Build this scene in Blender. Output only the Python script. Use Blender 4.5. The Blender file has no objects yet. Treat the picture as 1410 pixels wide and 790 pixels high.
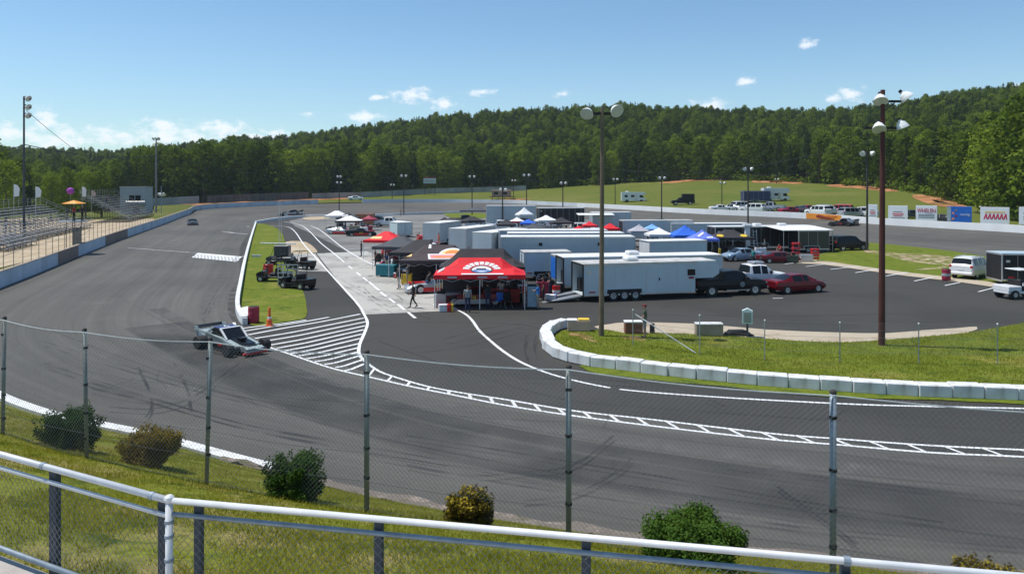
import bpy, math, random
import numpy as np
from mathutils import Vector, Matrix, noise
from mathutils.bvhtree import BVHTree

S = bpy.context.scene
COL = S.collection
R = math.radians
random.seed(7)

# ------------------------------------------------------------------ camera
CAMH, F = 8.5, 1060.0          # eye height, focal length in photo pixels (1410 wide)
cam_d = bpy.data.cameras.new('camera'); cam = bpy.data.objects.new('camera', cam_d); COL.objects.link(cam)
cam.location = (0, 0, CAMH); cam.rotation_euler = (R(90), 0, 0)
cam_d.sensor_width = 36; cam_d.lens = 36 * F / 1410; cam_d.shift_y = -143 / 1410
cam_d.clip_start = 0.1; cam_d.clip_end = 8000
S.camera = cam

# ------------------------------------------------------------------ sun, sky, exposure
SUN_EL = 66.0
SUN_DIR = Vector((-0.98 * math.cos(R(SUN_EL)), 0.2 * math.cos(R(SUN_EL)), math.sin(R(SUN_EL))))
sd = bpy.data.lights.new('sun', 'SUN'); sd.energy = 4.6; sd.angle = R(0.5); sd.color = (1.0, 0.955, 0.89)
so = bpy.data.objects.new('sun', sd); COL.objects.link(so)
so.rotation_euler = SUN_DIR.to_track_quat('Z', 'Y').to_euler(); so.location = (-30, 20, 80)
S.view_settings.view_transform = 'Standard'; S.view_settings.look = 'None'
S.view_settings.exposure = 0.0; S.view_settings.gamma = 1.0; S.view_settings.use_curve_mapping = False
S.cycles.use_denoising = True
S.cycles.max_bounces = 5; S.cycles.diffuse_bounces = 2; S.cycles.glossy_bounces = 2
S.cycles.transmission_bounces = 3; S.cycles.transparent_max_bounces = 12
S.cycles.caustics_reflective = False; S.cycles.caustics_refractive = False

W = bpy.data.worlds.new('World'); S.world = W; W.use_nodes = True
def build_world():
    nt = W.node_tree; N = nt.nodes; L = nt.links; N.clear()
    out = N.new('ShaderNodeOutputWorld'); bg = N.new('ShaderNodeBackground'); bg.inputs['Strength'].default_value = 0.119
    sky = N.new('ShaderNodeTexSky'); sky.sky_type = 'NISHITA'; sky.sun_disc = False
    sky.sun_elevation = R(SUN_EL); sky.sun_rotation = math.atan2(SUN_DIR.x, SUN_DIR.y)
    sky.altitude = 200; sky.air_density = 1.0; sky.dust_density = 0.25; sky.ozone_density = 1.2
    tc = N.new('ShaderNodeTexCoord'); sep = N.new('ShaderNodeSeparateXYZ'); L.new(tc.outputs['Generated'], sep.inputs[0])
    def m(op, a, b=None, c=None):
        n = N.new('ShaderNodeMath'); n.operation = op
        for i, v in enumerate((a, b, c)):
            if v is None: continue
            if isinstance(v, (int, float)): n.inputs[i].default_value = v
            else: L.new(v, n.inputs[i])
        return n.outputs[0]
    az = m('ARCTAN2', sep.outputs[0], sep.outputs[1])
    hl = m('SQRT', m('ADD', m('MULTIPLY', sep.outputs[0], sep.outputs[0]), m('MULTIPLY', sep.outputs[1], sep.outputs[1])))
    el = m('ARCTAN2', sep.outputs[2], hl)
    # cumulus seen low over the hills: (px, py, half width, half height)
    cl = [(568, 131, 30, 11), (612, 143, 22, 8), (504, 161, 26, 9), (425, 157, 10, 5), (1027, 112, 13, 7), (1170, 130, 20, 12), (1152, 135, 14, 7),
          (978, 146, 26, 9), (62, 164, 18, 18), (75, 190, 60, 16), (10, 183, 26, 14), (150, 188, 46, 13), (225, 174, 34, 11), (235, 188, 70, 14), (305, 178, 46, 12),
          (376, 183, 22, 6), (1400, 122, 16, 8), (1112, 60, 13, 6), (660, 127, 20, 5), (520, 135, 16, 4), (775, 130, 16, 5), (350, 190, 60, 8)]
    best = None
    for (px, py, rx, ry) in cl:
        u = (px - 705) / F; a0 = math.atan(u); e0 = math.atan((252 - py) / F * math.cos(a0))
        ra = rx / F * math.cos(a0) ** 2 * 1.15; re = ry / F * math.cos(a0) * 1.15
        da = m('MULTIPLY', m('SUBTRACT', az, a0), 1 / ra); de = m('MULTIPLY', m('SUBTRACT', el, e0), 1 / re)
        d = m('SUBTRACT', 1.0, m('SQRT', m('ADD', m('MULTIPLY', da, da), m('MULTIPLY', de, de))))
        best = d if best is None else m('MAXIMUM', best, d)
    # the rest of the sky round the viewer: sparse cumulus of the same kind
    cmb = N.new('ShaderNodeCombineXYZ'); L.new(m('MULTIPLY', az, 3.2), cmb.inputs[0]); L.new(m('MULTIPLY', el, 13.0), cmb.inputs[1])
    n0 = N.new('ShaderNodeTexNoise'); L.new(cmb.outputs[0], n0.inputs[0]); n0.inputs['Scale'].default_value = 1.0; n0.inputs['Detail'].default_value = 1.0
    away = m('MULTIPLY', m('SUBTRACT', m('ABSOLUTE', az), 0.64), 6.0)
    away = m('MINIMUM', m('MAXIMUM', away, 0.0), 1.0)
    oth = m('SUBTRACT', m('MULTIPLY', m('SUBTRACT', n0.outputs[0], 0.58), 5.0), m('MULTIPLY', m('ABSOLUTE', m('SUBTRACT', el, 0.12)), 6.0))
    oth = m('SUBTRACT', m('MULTIPLY', m('ADD', oth, 2.0), away), 2.0)
    best = m('MAXIMUM', best, oth)
    cm2 = N.new('ShaderNodeCombineXYZ'); L.new(az, cm2.inputs[0]); L.new(m('MULTIPLY', el, 1.7), cm2.inputs[1])
    n1 = N.new('ShaderNodeTexNoise'); L.new(cm2.outputs[0], n1.inputs[0]); n1.inputs['Scale'].default_value = 60; n1.inputs['Detail'].default_value = 6; n1.inputs['Roughness'].default_value = 0.62
    val = m('ADD', best, m('MULTIPLY', m('SUBTRACT', n1.outputs[0], 0.56), 3.2))
    mr = N.new('ShaderNodeMapRange'); mr.interpolation_type = 'SMOOTHSTEP'; L.new(val, mr.inputs[0]); mr.inputs[1].default_value = -0.25; mr.inputs[2].default_value = 0.85; mr.inputs[4].default_value = 0.82
    hz = N.new('ShaderNodeMapRange'); hz.interpolation_type = 'SMOOTHSTEP'; L.new(el, hz.inputs[0]); hz.inputs[1].default_value = 0.22; hz.inputs[2].default_value = -0.02; hz.inputs[4].default_value = 0.18
    tint = N.new('ShaderNodeMix'); tint.data_type = 'RGBA'; tint.blend_type = 'MULTIPLY'; tint.inputs[0].default_value = 1.0
    L.new(sky.outputs[0], tint.inputs[6]); tint.inputs[7].default_value = (0.83, 1.05, 1.15, 1)
    mixh = N.new('ShaderNodeMix'); mixh.data_type = 'RGBA'; L.new(hz.outputs[0], mixh.inputs[0]); L.new(tint.outputs[2], mixh.inputs[6]); mixh.inputs[7].default_value = (6.6, 7.9, 8.6, 1)
    mixc = N.new('ShaderNodeMix'); mixc.data_type = 'RGBA'; L.new(mr.outputs[0], mixc.inputs[0]); L.new(mixh.outputs[2], mixc.inputs[6]); mixc.inputs[7].default_value = (9.0, 9.3, 9.6, 1)
    L.new(mixc.outputs[2], bg.inputs[0]); L.new(bg.outputs[0], out.inputs[0])
build_world()

# ------------------------------------------------------------------ helpers
def G(px, py, z=0.0):            # ground point seen at a photo pixel
    D = (CAMH - z) * F / (py - 252.0)
    return ((px - 705) * D / F, D, z)
def at(px, D, z=0.0): return ((px - 705) * D / F, D, z)
def zpx(py, D): return CAMH - (py - 252.0) * D / F
def lerp(a, b, t): return a + (b - a) * t
def interp(x, xs, ys): return float(np.interp(x, xs, ys))

def tag(o, label=None, cat=None, group=None, kind=None):
    if label: o['label'] = label
    if cat: o['category'] = cat
    if group: o['group'] = group
    if kind: o['kind'] = kind
    return o
def thing(name, label, cat, loc=(0, 0, 0), rz=0.0, group=None, sc=1.0):
    o = bpy.data.objects.new(name, None); COL.objects.link(o); o.empty_display_size = 0.2
    o.location = loc; o.rotation_euler = (0, 0, R(rz)); o.scale = (sc, sc, sc)
    return tag(o, label, cat, group)
def dup(root, loc, rz=0.0, label=None, group=None, sc=None):
    def cp(o, parent):
        c = o.copy(); COL.objects.link(c); c.parent = parent
        for ch in list(o.children): cp(ch, c)
        return c
    kids = list(root.children); r = root.copy(); COL.objects.link(r)
    for ch in kids: cp(ch, r)
    r.location = loc; r.rotation_euler = (0, 0, R(rz))
    if sc: r.scale = (sc, sc, sc)
    if label: r['label'] = label
    if group: r['group'] = group
    return r

class MB:
    def __init__(s): s.v = []; s.f = []; s.m = []; s.cur = 0
    def mat(s, i): s.cur = i; return s
    def add(s, vs, fs):
        b = len(s.v); s.v += [tuple(p) for p in vs]
        for f in fs: s.f.append(tuple(b + i for i in f)); s.m.append(s.cur)
        return s
    def box(s, x0, x1, y0, y1, z0, z1, rot=0.0, piv=None, bev=0.0):
        if x0 > x1: x0, x1 = x1, x0
        if y0 > y1: y0, y1 = y1, y0
        if z0 > z1: z0, z1 = z1, z0
        if bev > 0:
            b = min(bev, (x1 - x0) / 3, (y1 - y0) / 3, (z1 - z0) / 3)
            ring = lambda e, z: [(x0 + e + (b if e == 0 else 0), y0 + e, z), (x1 - e - (b if e == 0 else 0), y0 + e, z), (x1 - e, y0 + e + (b if e == 0 else 0), z), (x1 - e, y1 - e - (b if e == 0 else 0), z),
                                 (x1 - e - (b if e == 0 else 0), y1 - e, z), (x0 + e + (b if e == 0 else 0), y1 - e, z), (x0 + e, y1 - e - (b if e == 0 else 0), z), (x0 + e, y0 + e + (b if e == 0 else 0), z)]
            def r2(z, inset):
                a = [(x0 + b, y0, 0, -1), (x1 - b, y0, 0, -1), (x1, y0 + b, 1, 0), (x1, y1 - b, 1, 0), (x1 - b, y1, 0, 1), (x0 + b, y1, 0, 1), (x0, y1 - b, -1, 0), (x0, y0 + b, -1, 0)]
                return [(p[0] - p[2] * inset, p[1] - p[3] * inset, z) for p in a]
            vs = r2(z0, b) + r2(z0 + b, 0) + r2(z1 - b, 0) + r2(z1, b)
            fs = [tuple(range(7, -1, -1)), tuple(range(24, 32))]
            for k in range(3):
                for i in range(8): j = (i + 1) % 8; fs.append((k * 8 + i, k * 8 + j, k * 8 + 8 + j, k * 8 + 8 + i))
        else:
            vs = [(x0, y0, z0), (x1, y0, z0), (x1, y1, z0), (x0, y1, z0), (x0, y0, z1), (x1, y0, z1), (x1, y1, z1), (x0, y1, z1)]
            fs = [(3, 2, 1, 0), (4, 5, 6, 7), (0, 1, 5, 4), (1, 2, 6, 5), (2, 3, 7, 6), (3, 0, 4, 7)]
        if rot:
            c, sn = math.cos(R(rot)), math.sin(R(rot)); px, py = piv if piv else ((x0 + x1) / 2, (y0 + y1) / 2)
            vs = [(px + (x - px) * c - (y - py) * sn, py + (x - px) * sn + (y - py) * c, z) for x, y, z in vs]
        return s.add(vs, fs)
    def cyl(s, p0, p1, r0, r1=None, n=10, caps=True):
        r1 = r0 if r1 is None else r1
        p0, p1 = Vector(p0), Vector(p1); d = (p1 - p0)
        if d.length < 1e-6: return s
        d.normalize(); a = d.orthogonal().normalized(); b = d.cross(a)
        vs = []
        for p, r in ((p0, r0), (p1, r1)):
            for i in range(n): t = 2 * math.pi * i / n; vs.append(p + (a * math.cos(t) + b * math.sin(t)) * r)
        fs = [(i, (i + 1) % n, n + (i + 1) % n, n + i) for i in range(n)]
        if caps: fs += [tuple(range(n - 1, -1, -1)), tuple(range(n, 2 * n))]
        return s.add(vs, fs)
    def tube(s, pts, r, n=6):
        for a, b in zip(pts[:-1], pts[1:]): s.cyl(a, b, r, r, n)
        return s
    def poly(s, pts): return s.add(pts, [tuple(range(len(pts)))])
    def prism(s, pts, z0, z1):
        n = len(pts); vs = [(p[0], p[1], z0) for p in pts] + [(p[0], p[1], z1) for p in pts]
        return s.add(vs, [tuple(range(n - 1, -1, -1)), tuple(range(n, 2 * n))] + [(i, (i + 1) % n, n + (i + 1) % n, n + i) for i in range(n)])
    def xprism(s, prof, y0, y1):      # outline in (x,z) extruded along y
        n = len(prof); vs = [(p[0], y0, p[1]) for p in prof] + [(p[0], y1, p[1]) for p in prof]
        return s.add(vs, [tuple(range(n)), tuple(range(2 * n - 1, n - 1, -1))] + [(i, n + i, n + (i + 1) % n, (i + 1) % n) for i in range(n)])
    def lathe(s, prof, c=(0, 0, 0), axis=(0, 0, 1), n=14):
        ax = Vector(axis).normalized(); a = ax.orthogonal().normalized(); b = ax.cross(a); c = Vector(c); vs = []
        for r, h in prof:
            for i in range(n): t = 2 * math.pi * i / n; vs.append(c + ax * h + (a * math.cos(t) + b * math.sin(t)) * r)
        fs = []
        for k in range(len(prof) - 1):
            for i in range(n): j = (i + 1) % n; fs.append((k * n + i, k * n + j, (k + 1) * n + j, (k + 1) * n + i))
        fs += [tuple(range(n - 1, -1, -1)), tuple(range((len(prof) - 1) * n, len(prof) * n))]
        return s.add(vs, fs)
    def ell(s, c, r, n=10, k=7, jit=0.0):
        vs = [(c[0], c[1], c[2] - r[2])]
        for i in range(1, k):
            ph = -math.pi / 2 + math.pi * i / k
            for j in range(n):
                t = 2 * math.pi * j / n; q = 1 + random.uniform(-jit, jit)
                vs.append((c[0] + r[0] * math.cos(ph) * math.cos(t) * q, c[1] + r[1] * math.cos(ph) * math.sin(t) * q, c[2] + r[2] * math.sin(ph) * q))
        vs.append((c[0], c[1], c[2] + r[2])); last = len(vs) - 1; fs = []
        for j in range(n): fs.append((0, 1 + (j + 1) % n, 1 + j)); fs.append((last, last - n + j, last - n + (j + 1) % n))
        for i in range(k - 2):
            for j in range(n): a = 1 + i * n + j; b = 1 + i * n + (j + 1) % n; fs.append((a, b, b + n, a + n))
        return s.add(vs, fs)
    def build(s, name, mats, parent=None, smooth=False):
        me = bpy.data.meshes.new(name); me.from_pydata(s.v, [], s.f)
        if not isinstance(mats, (list, tuple)): mats = [mats]
        for m_ in mats: me.materials.append(m_)
        if len(mats) > 1: me.polygons.foreach_set('material_index', s.m)
        if smooth: me.polygons.foreach_set('use_smooth', [True] * len(s.f))
        me.update(); me.validate()
        o = bpy.data.objects.new(name, me); COL.objects.link(o)
        if parent: o.parent = parent
        return o

# ------------------------------------------------------------------ materials
MATS = {}
def mat(name, rgb, rough=0.6, metal=0.0, var=0.12, scale=3.0, bump=0.0, bscale=40, spec=0.5, alpha=None, trans=0.0, coord='Object', dirt=0.0, dirtcol=(0.10, 0.08, 0.06), emit=None):
    if name in MATS: return MATS[name]
    m_ = bpy.data.materials.new(name); m_.use_nodes = True; nt = m_.node_tree; N = nt.nodes; L = nt.links
    b = N['Principled BSDF']; b.inputs['Roughness'].default_value = rough; b.inputs['Metallic'].default_value = metal
    b.inputs['Specular IOR Level'].default_value = spec
    tc = N.new('ShaderNodeTexCoord'); src = tc.outputs[coord]
    if coord == 'World': pass
    n = N.new('ShaderNodeTexNoise'); L.new(src, n.inputs[0]); n.inputs['Scale'].default_value = scale; n.inputs['Detail'].default_value = 5; n.inputs['Roughness'].default_value = 0.6
    r = N.new('ShaderNodeValToRGB'); L.new(n.outputs[0], r.inputs[0])
    r.color_ramp.elements[0].position = 0.3; r.color_ramp.elements[1].position = 0.72
    r.color_ramp.elements[0].color = tuple(c * (1 - var) for c in rgb) + (1,); r.color_ramp.elements[1].color = tuple(min(1, c * (1 + var)) for c in rgb) + (1,)
    col = r.outputs[0]
    if dirt > 0:
        n2 = N.new('ShaderNodeTexNoise'); mp = N.new('ShaderNodeMapping'); L.new(src, mp.inputs[0]); mp.inputs['Scale'].default_value = (1, 1, 0.25)
        L.new(mp.outputs[0], n2.inputs[0]); n2.inputs['Scale'].default_value = scale * 1.7; n2.inputs['Detail'].default_value = 6
        mr = N.new('ShaderNodeMapRange'); L.new(n2.outputs[0], mr.inputs[0]); mr.inputs[1].default_value = 0.5; mr.inputs[2].default_value = 0.75; mr.inputs[4].default_value = dirt
        mx = N.new('ShaderNodeMix'); mx.data_type = 'RGBA'; L.new(mr.outputs[0], mx.inputs[0]); L.new(col, mx.inputs[6]); mx.inputs[7].default_value = dirtcol + (1,); col = mx.outputs[2]
    L.new(col, b.inputs['Base Color'])
    if bump > 0:
        n3 = N.new('ShaderNodeTexNoise'); L.new(src, n3.inputs[0]); n3.inputs['Scale'].default_value = bscale; n3.inputs['Detail'].default_value = 4
        bp = N.new('ShaderNodeBump'); bp.inputs['Strength'].default_value = bump; bp.inputs['Distance'].default_value = 0.02; L.new(n3.outputs[0], bp.inputs['Height']); L.new(bp.outputs[0], b.inputs['Normal'])
    if alpha is not None: b.inputs['Alpha'].default_value = alpha
    if trans: b.inputs['Transmission Weight'].default_value = trans
    if emit: b.inputs['Emission Color'].default_value = emit[0] + (1,); b.inputs['Emission Strength'].default_value = emit[1]
    MATS[name] = m_
    return m_

def ground_mat(name, layers, rough=0.9, bump=0.3, bscale=25.0, fine=0.15, uvstreak=None, spec=0.3, fscale=9.0):
    """layers: list of (rgb, noise scale, lo, hi) mixed over the first by world-position noise"""
    m_ = bpy.data.materials.new(name); m_.use_nodes = True; nt = m_.node_tree; N = nt.nodes; L = nt.links
    b = N['Principled BSDF']; b.inputs['Roughness'].default_value = rough; b.inputs['Specular IOR Level'].default_value = spec
    geo = N.new('ShaderNodeNewGeometry'); pos = geo.outputs['Position']
    rgb = N.new('ShaderNodeRGB'); rgb.outputs[0].default_value = layers[0][0] + (1,); col = rgb.outputs[0]
    for i, (c, sc, lo, hi) in enumerate(layers[1:]):
        n = N.new('ShaderNodeTexNoise'); n.noise_dimensions = '4D'; n.inputs['W'].default_value = i * 3.7 + 1; L.new(pos, n.inputs[0]); n.inputs['Scale'].default_value = sc; n.inputs['Detail'].default_value = 6; n.inputs['Roughness'].default_value = 0.62
        mr = N.new('ShaderNodeMapRange'); mr.interpolation_type = 'SMOOTHSTEP'; L.new(n.outputs[0], mr.inputs[0]); mr.inputs[1].default_value = lo; mr.inputs[2].default_value = hi
        mx = N.new('ShaderNodeMix'); mx.data_type = 'RGBA'; L.new(mr.outputs[0], mx.inputs[0]); L.new(col, mx.inputs[6]); mx.inputs[7].default_value = c + (1,); col = mx.outputs[2]
    def mul(col, fac):
        mx = N.new('ShaderNodeMix'); mx.data_type = 'RGBA'; mx.blend_type = 'MULTIPLY'; mx.inputs[0].default_value = 1; L.new(col, mx.inputs[6]); L.new(fac, mx.inputs[7]); return mx.outputs[2]
    if uvstreak:
        uv = N.new('ShaderNodeUVMap'); uv.uv_map = 'UVMap'
        for (su, sv, amp, dt) in uvstreak:
            mp = N.new('ShaderNodeMapping'); L.new(uv.outputs[0], mp.inputs[0]); mp.inputs['Scale'].default_value = (su, sv, 1)
            n = N.new('ShaderNodeTexNoise'); L.new(mp.outputs[0], n.inputs[0]); n.inputs['Scale'].default_value = 1; n.inputs['Detail'].default_value = dt; n.inputs['Roughness'].default_value = 0.6
            mr = N.new('ShaderNodeMapRange'); L.new(n.outputs[0], mr.inputs[0]); mr.inputs[1].default_value = 0.32; mr.inputs[2].default_value = 0.68; mr.inputs[3].default_value = 1 - amp; mr.inputs[4].default_value = 1 + amp
            col = mul(col, mr.outputs[0])
    nf = N.new('ShaderNodeTexNoise'); L.new(pos, nf.inputs[0]); nf.inputs['Scale'].default_value = fscale; nf.inputs['Detail'].default_value = 8; nf.inputs['Roughness'].default_value = 0.75
    mr = N.new('ShaderNodeMapRange'); L.new(nf.outputs[0], mr.inputs[0]); mr.inputs[1].default_value = 0.3; mr.inputs[2].default_value = 0.7; mr.inputs[3].default_value = 1 - fine; mr.inputs[4].default_value = 1 + fine
    col = mul(col, mr.outputs[0])
    L.new(col, b.inputs['Base Color'])
    n3 = N.new('ShaderNodeTexNoise'); L.new(pos, n3.inputs[0]); n3.inputs['Scale'].default_value = bscale; n3.inputs['Detail'].default_value = 5
    bp = N.new('ShaderNodeBump'); bp.inputs['Strength'].default_value = bump; bp.inputs['Distance'].default_value = 0.03; L.new(n3.outputs[0], bp.inputs['Height']); L.new(bp.outputs[0], b.inputs['Normal'])
    return m_

def foliage(name, dark, light, hue=0.25, trans=0.25):
    m_ = bpy.data.materials.new(name); m_.use_nodes = True; nt = m_.node_tree; N = nt.nodes; L = nt.links; N.clear()
    out = N.new('ShaderNodeOutputMaterial'); geo = N.new('ShaderNodeNewGeometry'); oi = N.new('ShaderNodeObjectInfo'); tc = N.new('ShaderNodeTexCoord')
    n = N.new('ShaderNodeTexNoise'); L.new(tc.outputs['Object'], n.inputs[0]); n.inputs['Scale'].default_value = 0.9; n.inputs['Detail'].default_value = 3
    mth = N.new('ShaderNodeMath'); mth.operation = 'MULTIPLY_ADD'; L.new(oi.outputs['Random'], mth.inputs[0]); mth.inputs[1].default_value = 0.75; 
    m2 = N.new('ShaderNodeMath'); m2.operation = 'SUBTRACT'; L.new(n.outputs[0], m2.inputs[0]); m2.inputs[1].default_value = 0.36; L.new(m2.outputs[0], mth.inputs[2])
    r = N.new('ShaderNodeValToRGB'); L.new(mth.outputs[0], r.inputs[0]); r.color_ramp.elements[0].position = 0.1; r.color_ramp.elements[1].position = 0.85
    r.color_ramp.elements[0].color = dark + (1,); r.color_ramp.elements[1].color = light + (1,)
    d = N.new('ShaderNodeBsdfDiffuse'); t = N.new('ShaderNodeBsdfTranslucent'); mx = N.new('ShaderNodeMixShader'); mx.inputs[0].default_value = trans
    L.new(r.outputs[0], d.inputs[0])
    tint = N.new('ShaderNodeMix'); tint.data_type = 'RGBA'; tint.blend_type = 'MULTIPLY'; tint.inputs[0].default_value = 1; L.new(r.outputs[0], tint.inputs[6]); tint.inputs[7].default_value = (1.25, 1.2, 0.5, 1); L.new(tint.outputs[2], t.inputs[0])
    L.new(d.outputs[0], mx.inputs[1]); L.new(t.outputs[0], mx.inputs[2]); L.new(mx.outputs[0], out.inputs[0])
    return m_

mWhite = mat('white_paint', (0.74, 0.75, 0.75), 0.45, var=0.06, scale=1.2, dirt=0.25, dirtcol=(0.35, 0.33, 0.3))
mTrailer = mat('white_aluminium_skin', (0.55, 0.625, 0.65), 0.42, var=0.05, scale=0.6, dirt=0.18, dirtcol=(0.34, 0.35, 0.34))
mTrailer2 = mat('grey_white_skin', (0.43, 0.49, 0.52), 0.45, var=0.07, scale=0.6, dirt=0.2, dirtcol=(0.3, 0.3, 0.3))
mRoof = mat('trailer_roof_membrane', (0.55, 0.54, 0.51), 0.7, var=0.15, scale=0.9, dirt=0.6, dirtcol=(0.25, 0.22, 0.19))
mRoofW = mat('white_roof_sheet', (0.78, 0.78, 0.77), 0.55, var=0.06, scale=0.9, dirt=0.3, dirtcol=(0.45, 0.42, 0.38))
mTrim = mat('bare_aluminium_trim', (0.55, 0.56, 0.57), 0.35, 0.7, var=0.08)
mDarkTrim = mat('dark_trim', (0.016, 0.016, 0.017), 0.55, var=0.2, spec=0.3)
mBlack = mat('black_paint', (0.007, 0.007, 0.008), 0.3, var=0.2, spec=0.25)
mBlackC = mat('black_canopy_cloth', (0.035, 0.032, 0.036), 0.85, var=0.25, scale=1.5, bump=0.3, bscale=6)
mCharC = mat('charcoal_canopy_cloth', (0.075, 0.08, 0.09), 0.85, var=0.2, scale=1.5)
mBrownC = mat('brown_black_canopy_cloth', (0.06, 0.045, 0.048), 0.85, var=0.2, scale=1.5, bump=0.3, bscale=5)
mRedC = mat('red_canopy_cloth', (0.72, 0.008, 0.018), 0.75, var=0.1, scale=1.2, bump=0.35, bscale=5)
mWhiteC = mat('white_canopy_cloth', (0.8, 0.8, 0.79), 0.8, var=0.05)
mBlueC = mat('blue_canopy_cloth', (0.02, 0.13, 0.62), 0.75, var=0.12)
mBlue2C = mat('periwinkle_canopy_cloth', (0.14, 0.2, 0.65), 0.75, var=0.2)
mGreyC = mat('grey_canopy_cloth', (0.42, 0.41, 0.44), 0.8, var=0.1)
mYellow = mat('yellow_paint', (0.75, 0.5, 0.03), 0.6, var=0.1)
mOrange = mat('orange_plastic', (0.85, 0.13, 0.02), 0.5, var=0.08)
mOrangeB = mat('orange_banner', (0.8, 0.28, 0.02), 0.6, var=0.1)
mRed = mat('red_paint', (0.55, 0.012, 0.015), 0.35, var=0.12)
mCrim = mat('crimson_metallic', (0.16, 0.004, 0.010), 0.28, 0.25, var=0.1)
mMaroon = mat('maroon_plastic', (0.3, 0.01, 0.04), 0.5, var=0.15)
mBlue = mat('blue_paint', (0.01, 0.14, 0.55), 0.45, var=0.15, scale=2)
mTeal = mat('teal_canvas', (0.01, 0.16, 0.19), 0.6, var=0.15)
mTealP = mat('pale_teal_paint', (0.36, 0.43, 0.43), 0.35, var=0.12)
mGlass = mat('dark_glass', (0.010, 0.013, 0.015), 0.12, var=0.2, spec=0.3)
mTyre = mat('tyre_rubber', (0.018, 0.018, 0.018), 0.8, var=0.3)
mRim = mat('wheel_rim', (0.55, 0.56, 0.57), 0.3, 0.6, var=0.1)
mChrome = mat('bright_chrome', (0.8, 0.8, 0.8), 0.12, 1.0, var=0.03)
mGalv = mat('galvanised_pipe', (0.72, 0.73, 0.73), 0.45, 0.1, var=0.1, scale=6)
mGalvB = mat('weathered_blue_grey_rail', (0.27, 0.33, 0.38), 0.55, 0.3, var=0.15, scale=6, dirt=0.3)
mPostG = mat('green_grey_fence_post', (0.24, 0.275, 0.265), 0.55, 0.3, var=0.2, scale=3, dirt=0.5, dirtcol=(0.16, 0.09, 0.05))
mPostD = mat('dark_steel_post', (0.05, 0.06, 0.075), 0.6, 0.2, var=0.25, scale=8)
mWire = mat('fence_wire', (0.22, 0.23, 0.23), 0.5, 0.4, var=0.2)
mWireD = mat('dark_cable', (0.03, 0.03, 0.035), 0.7)
mWood = mat('weathered_wood_pole', (0.17, 0.13, 0.085), 0.85, var=0.3, scale=1.0, bump=0.5, bscale=14, dirt=0.5, dirtcol=(0.06, 0.045, 0.03))
mWoodR = mat('red_brown_creosote_pole', (0.075, 0.018, 0.013), 0.75, var=0.35, scale=1.0, bump=0.5, bscale=14)
mWoodD = mat('dark_wood_pole', (0.05, 0.045, 0.04), 0.85, var=0.3, scale=1)
mLampW = mat('white_lamp_shade', (0.82, 0.83, 0.82), 0.35, var=0.04)
mLampG = mat('frosted_lamp_lens', (0.55, 0.60, 0.58), 0.35, var=0.12, scale=8)
mConc = mat('whitewashed_concrete', (0.72, 0.73, 0.72), 0.8, var=0.12, scale=1.5, bump=0.4, bscale=18, dirt=0.65, dirtcol=(0.33, 0.31, 0.27), coord='Object')
mConcF = mat('far_whitewashed_wall', (0.86, 0.86, 0.84), 0.8, var=0.06, scale=0.3, dirt=0.12, dirtcol=(0.4, 0.38, 0.34))
mConcB = mat('white_wall_shade_blue', (0.52, 0.60, 0.68), 0.75, var=0.12, scale=0.25, dirt=0.45, dirtcol=(0.22, 0.24, 0.26))  # white concrete; the bluish shade on its face is put into the colour
mConcBr = mat('brown_wall_paint', (0.24, 0.18, 0.15), 0.8, var=0.2, scale=0.8)
mTan = mat('tan_block', (0.33, 0.27, 0.2), 0.9, var=0.2, scale=2, bump=0.4)
mRust = mat('red_brown_block', (0.26, 0.11, 0.07), 0.9, var=0.25, scale=2, bump=0.4)
mPeach = mat('peach_block', (0.55, 0.40, 0.32), 0.9, var=0.15, scale=2, bump=0.4)
mSlab = mat('walkway_concrete', (0.42, 0.38, 0.34), 0.9, var=0.15, scale=2.5, bump=0.5, bscale=60, dirt=0.3, dirtcol=(0.6, 0.55, 0.5))
mAlu = mat('aluminium_bench', (0.25, 0.26, 0.27), 0.6, 0.2, var=0.1)
mSteelD = mat('dark_scaffold', (0.10, 0.095, 0.09), 0.7, var=0.2)
mSkin = mat('skin', (0.42, 0.24, 0.17), 0.6, var=0.08)
mHair = mat('dark_hair', (0.03, 0.022, 0.016), 0.8)
mCloth = {k: mat('cloth_' + k, c, 0.9, var=0.12, scale=8) for k, c in dict(black=(0.02, 0.02, 0.022), white=(0.7, 0.7, 0.7), blue=(0.03, 0.2, 0.55), navy=(0.02, 0.03, 0.08), red=(0.5, 0.02, 0.02),
          orange=(0.8, 0.13, 0.02), grey=(0.22, 0.24, 0.25), olive=(0.07, 0.09, 0.055), khaki=(0.35, 0.29, 0.2), maroon=(0.2, 0.01, 0.03), teal=(0.02, 0.2, 0.2), denim=(0.06, 0.1, 0.2)).items()}
mLineW = mat('road_line_paint', (0.80, 0.81, 0.80), 0.7, var=0.08, scale=4, dirt=0.35, dirtcol=(0.35, 0.35, 0.35))
mBark = mat('bark', (0.11, 0.085, 0.065), 0.95, var=0.3, scale=1.5, bump=0.6, bscale=9)
mPurple = mat('purple_cloth', (0.35, 0.05, 0.4), 0.8)
mOrgR = mat('rusty_container', (0.35, 0.13, 0.05), 0.8, var=0.25, scale=1)
mTailR = mat('tail_light_red', (0.5, 0.01, 0.01), 0.25)
mBlueD = mat('navy_paint', (0.03, 0.04, 0.14), 0.4, var=0.15)
mGreyV = mat('silver_vehicle_paint', (0.42, 0.44, 0.46), 0.3, 0.4, var=0.05)
mWhiteV = mat('white_vehicle_paint', (0.76, 0.77, 0.77), 0.28, var=0.03)
mDkGreyV = mat('charcoal_vehicle_paint', (0.06, 0.065, 0.07), 0.3, 0.3, var=0.1)
mYelSky = mat('amber_umbrella_cloth', (0.75, 0.42, 0.12), 0.8)

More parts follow.
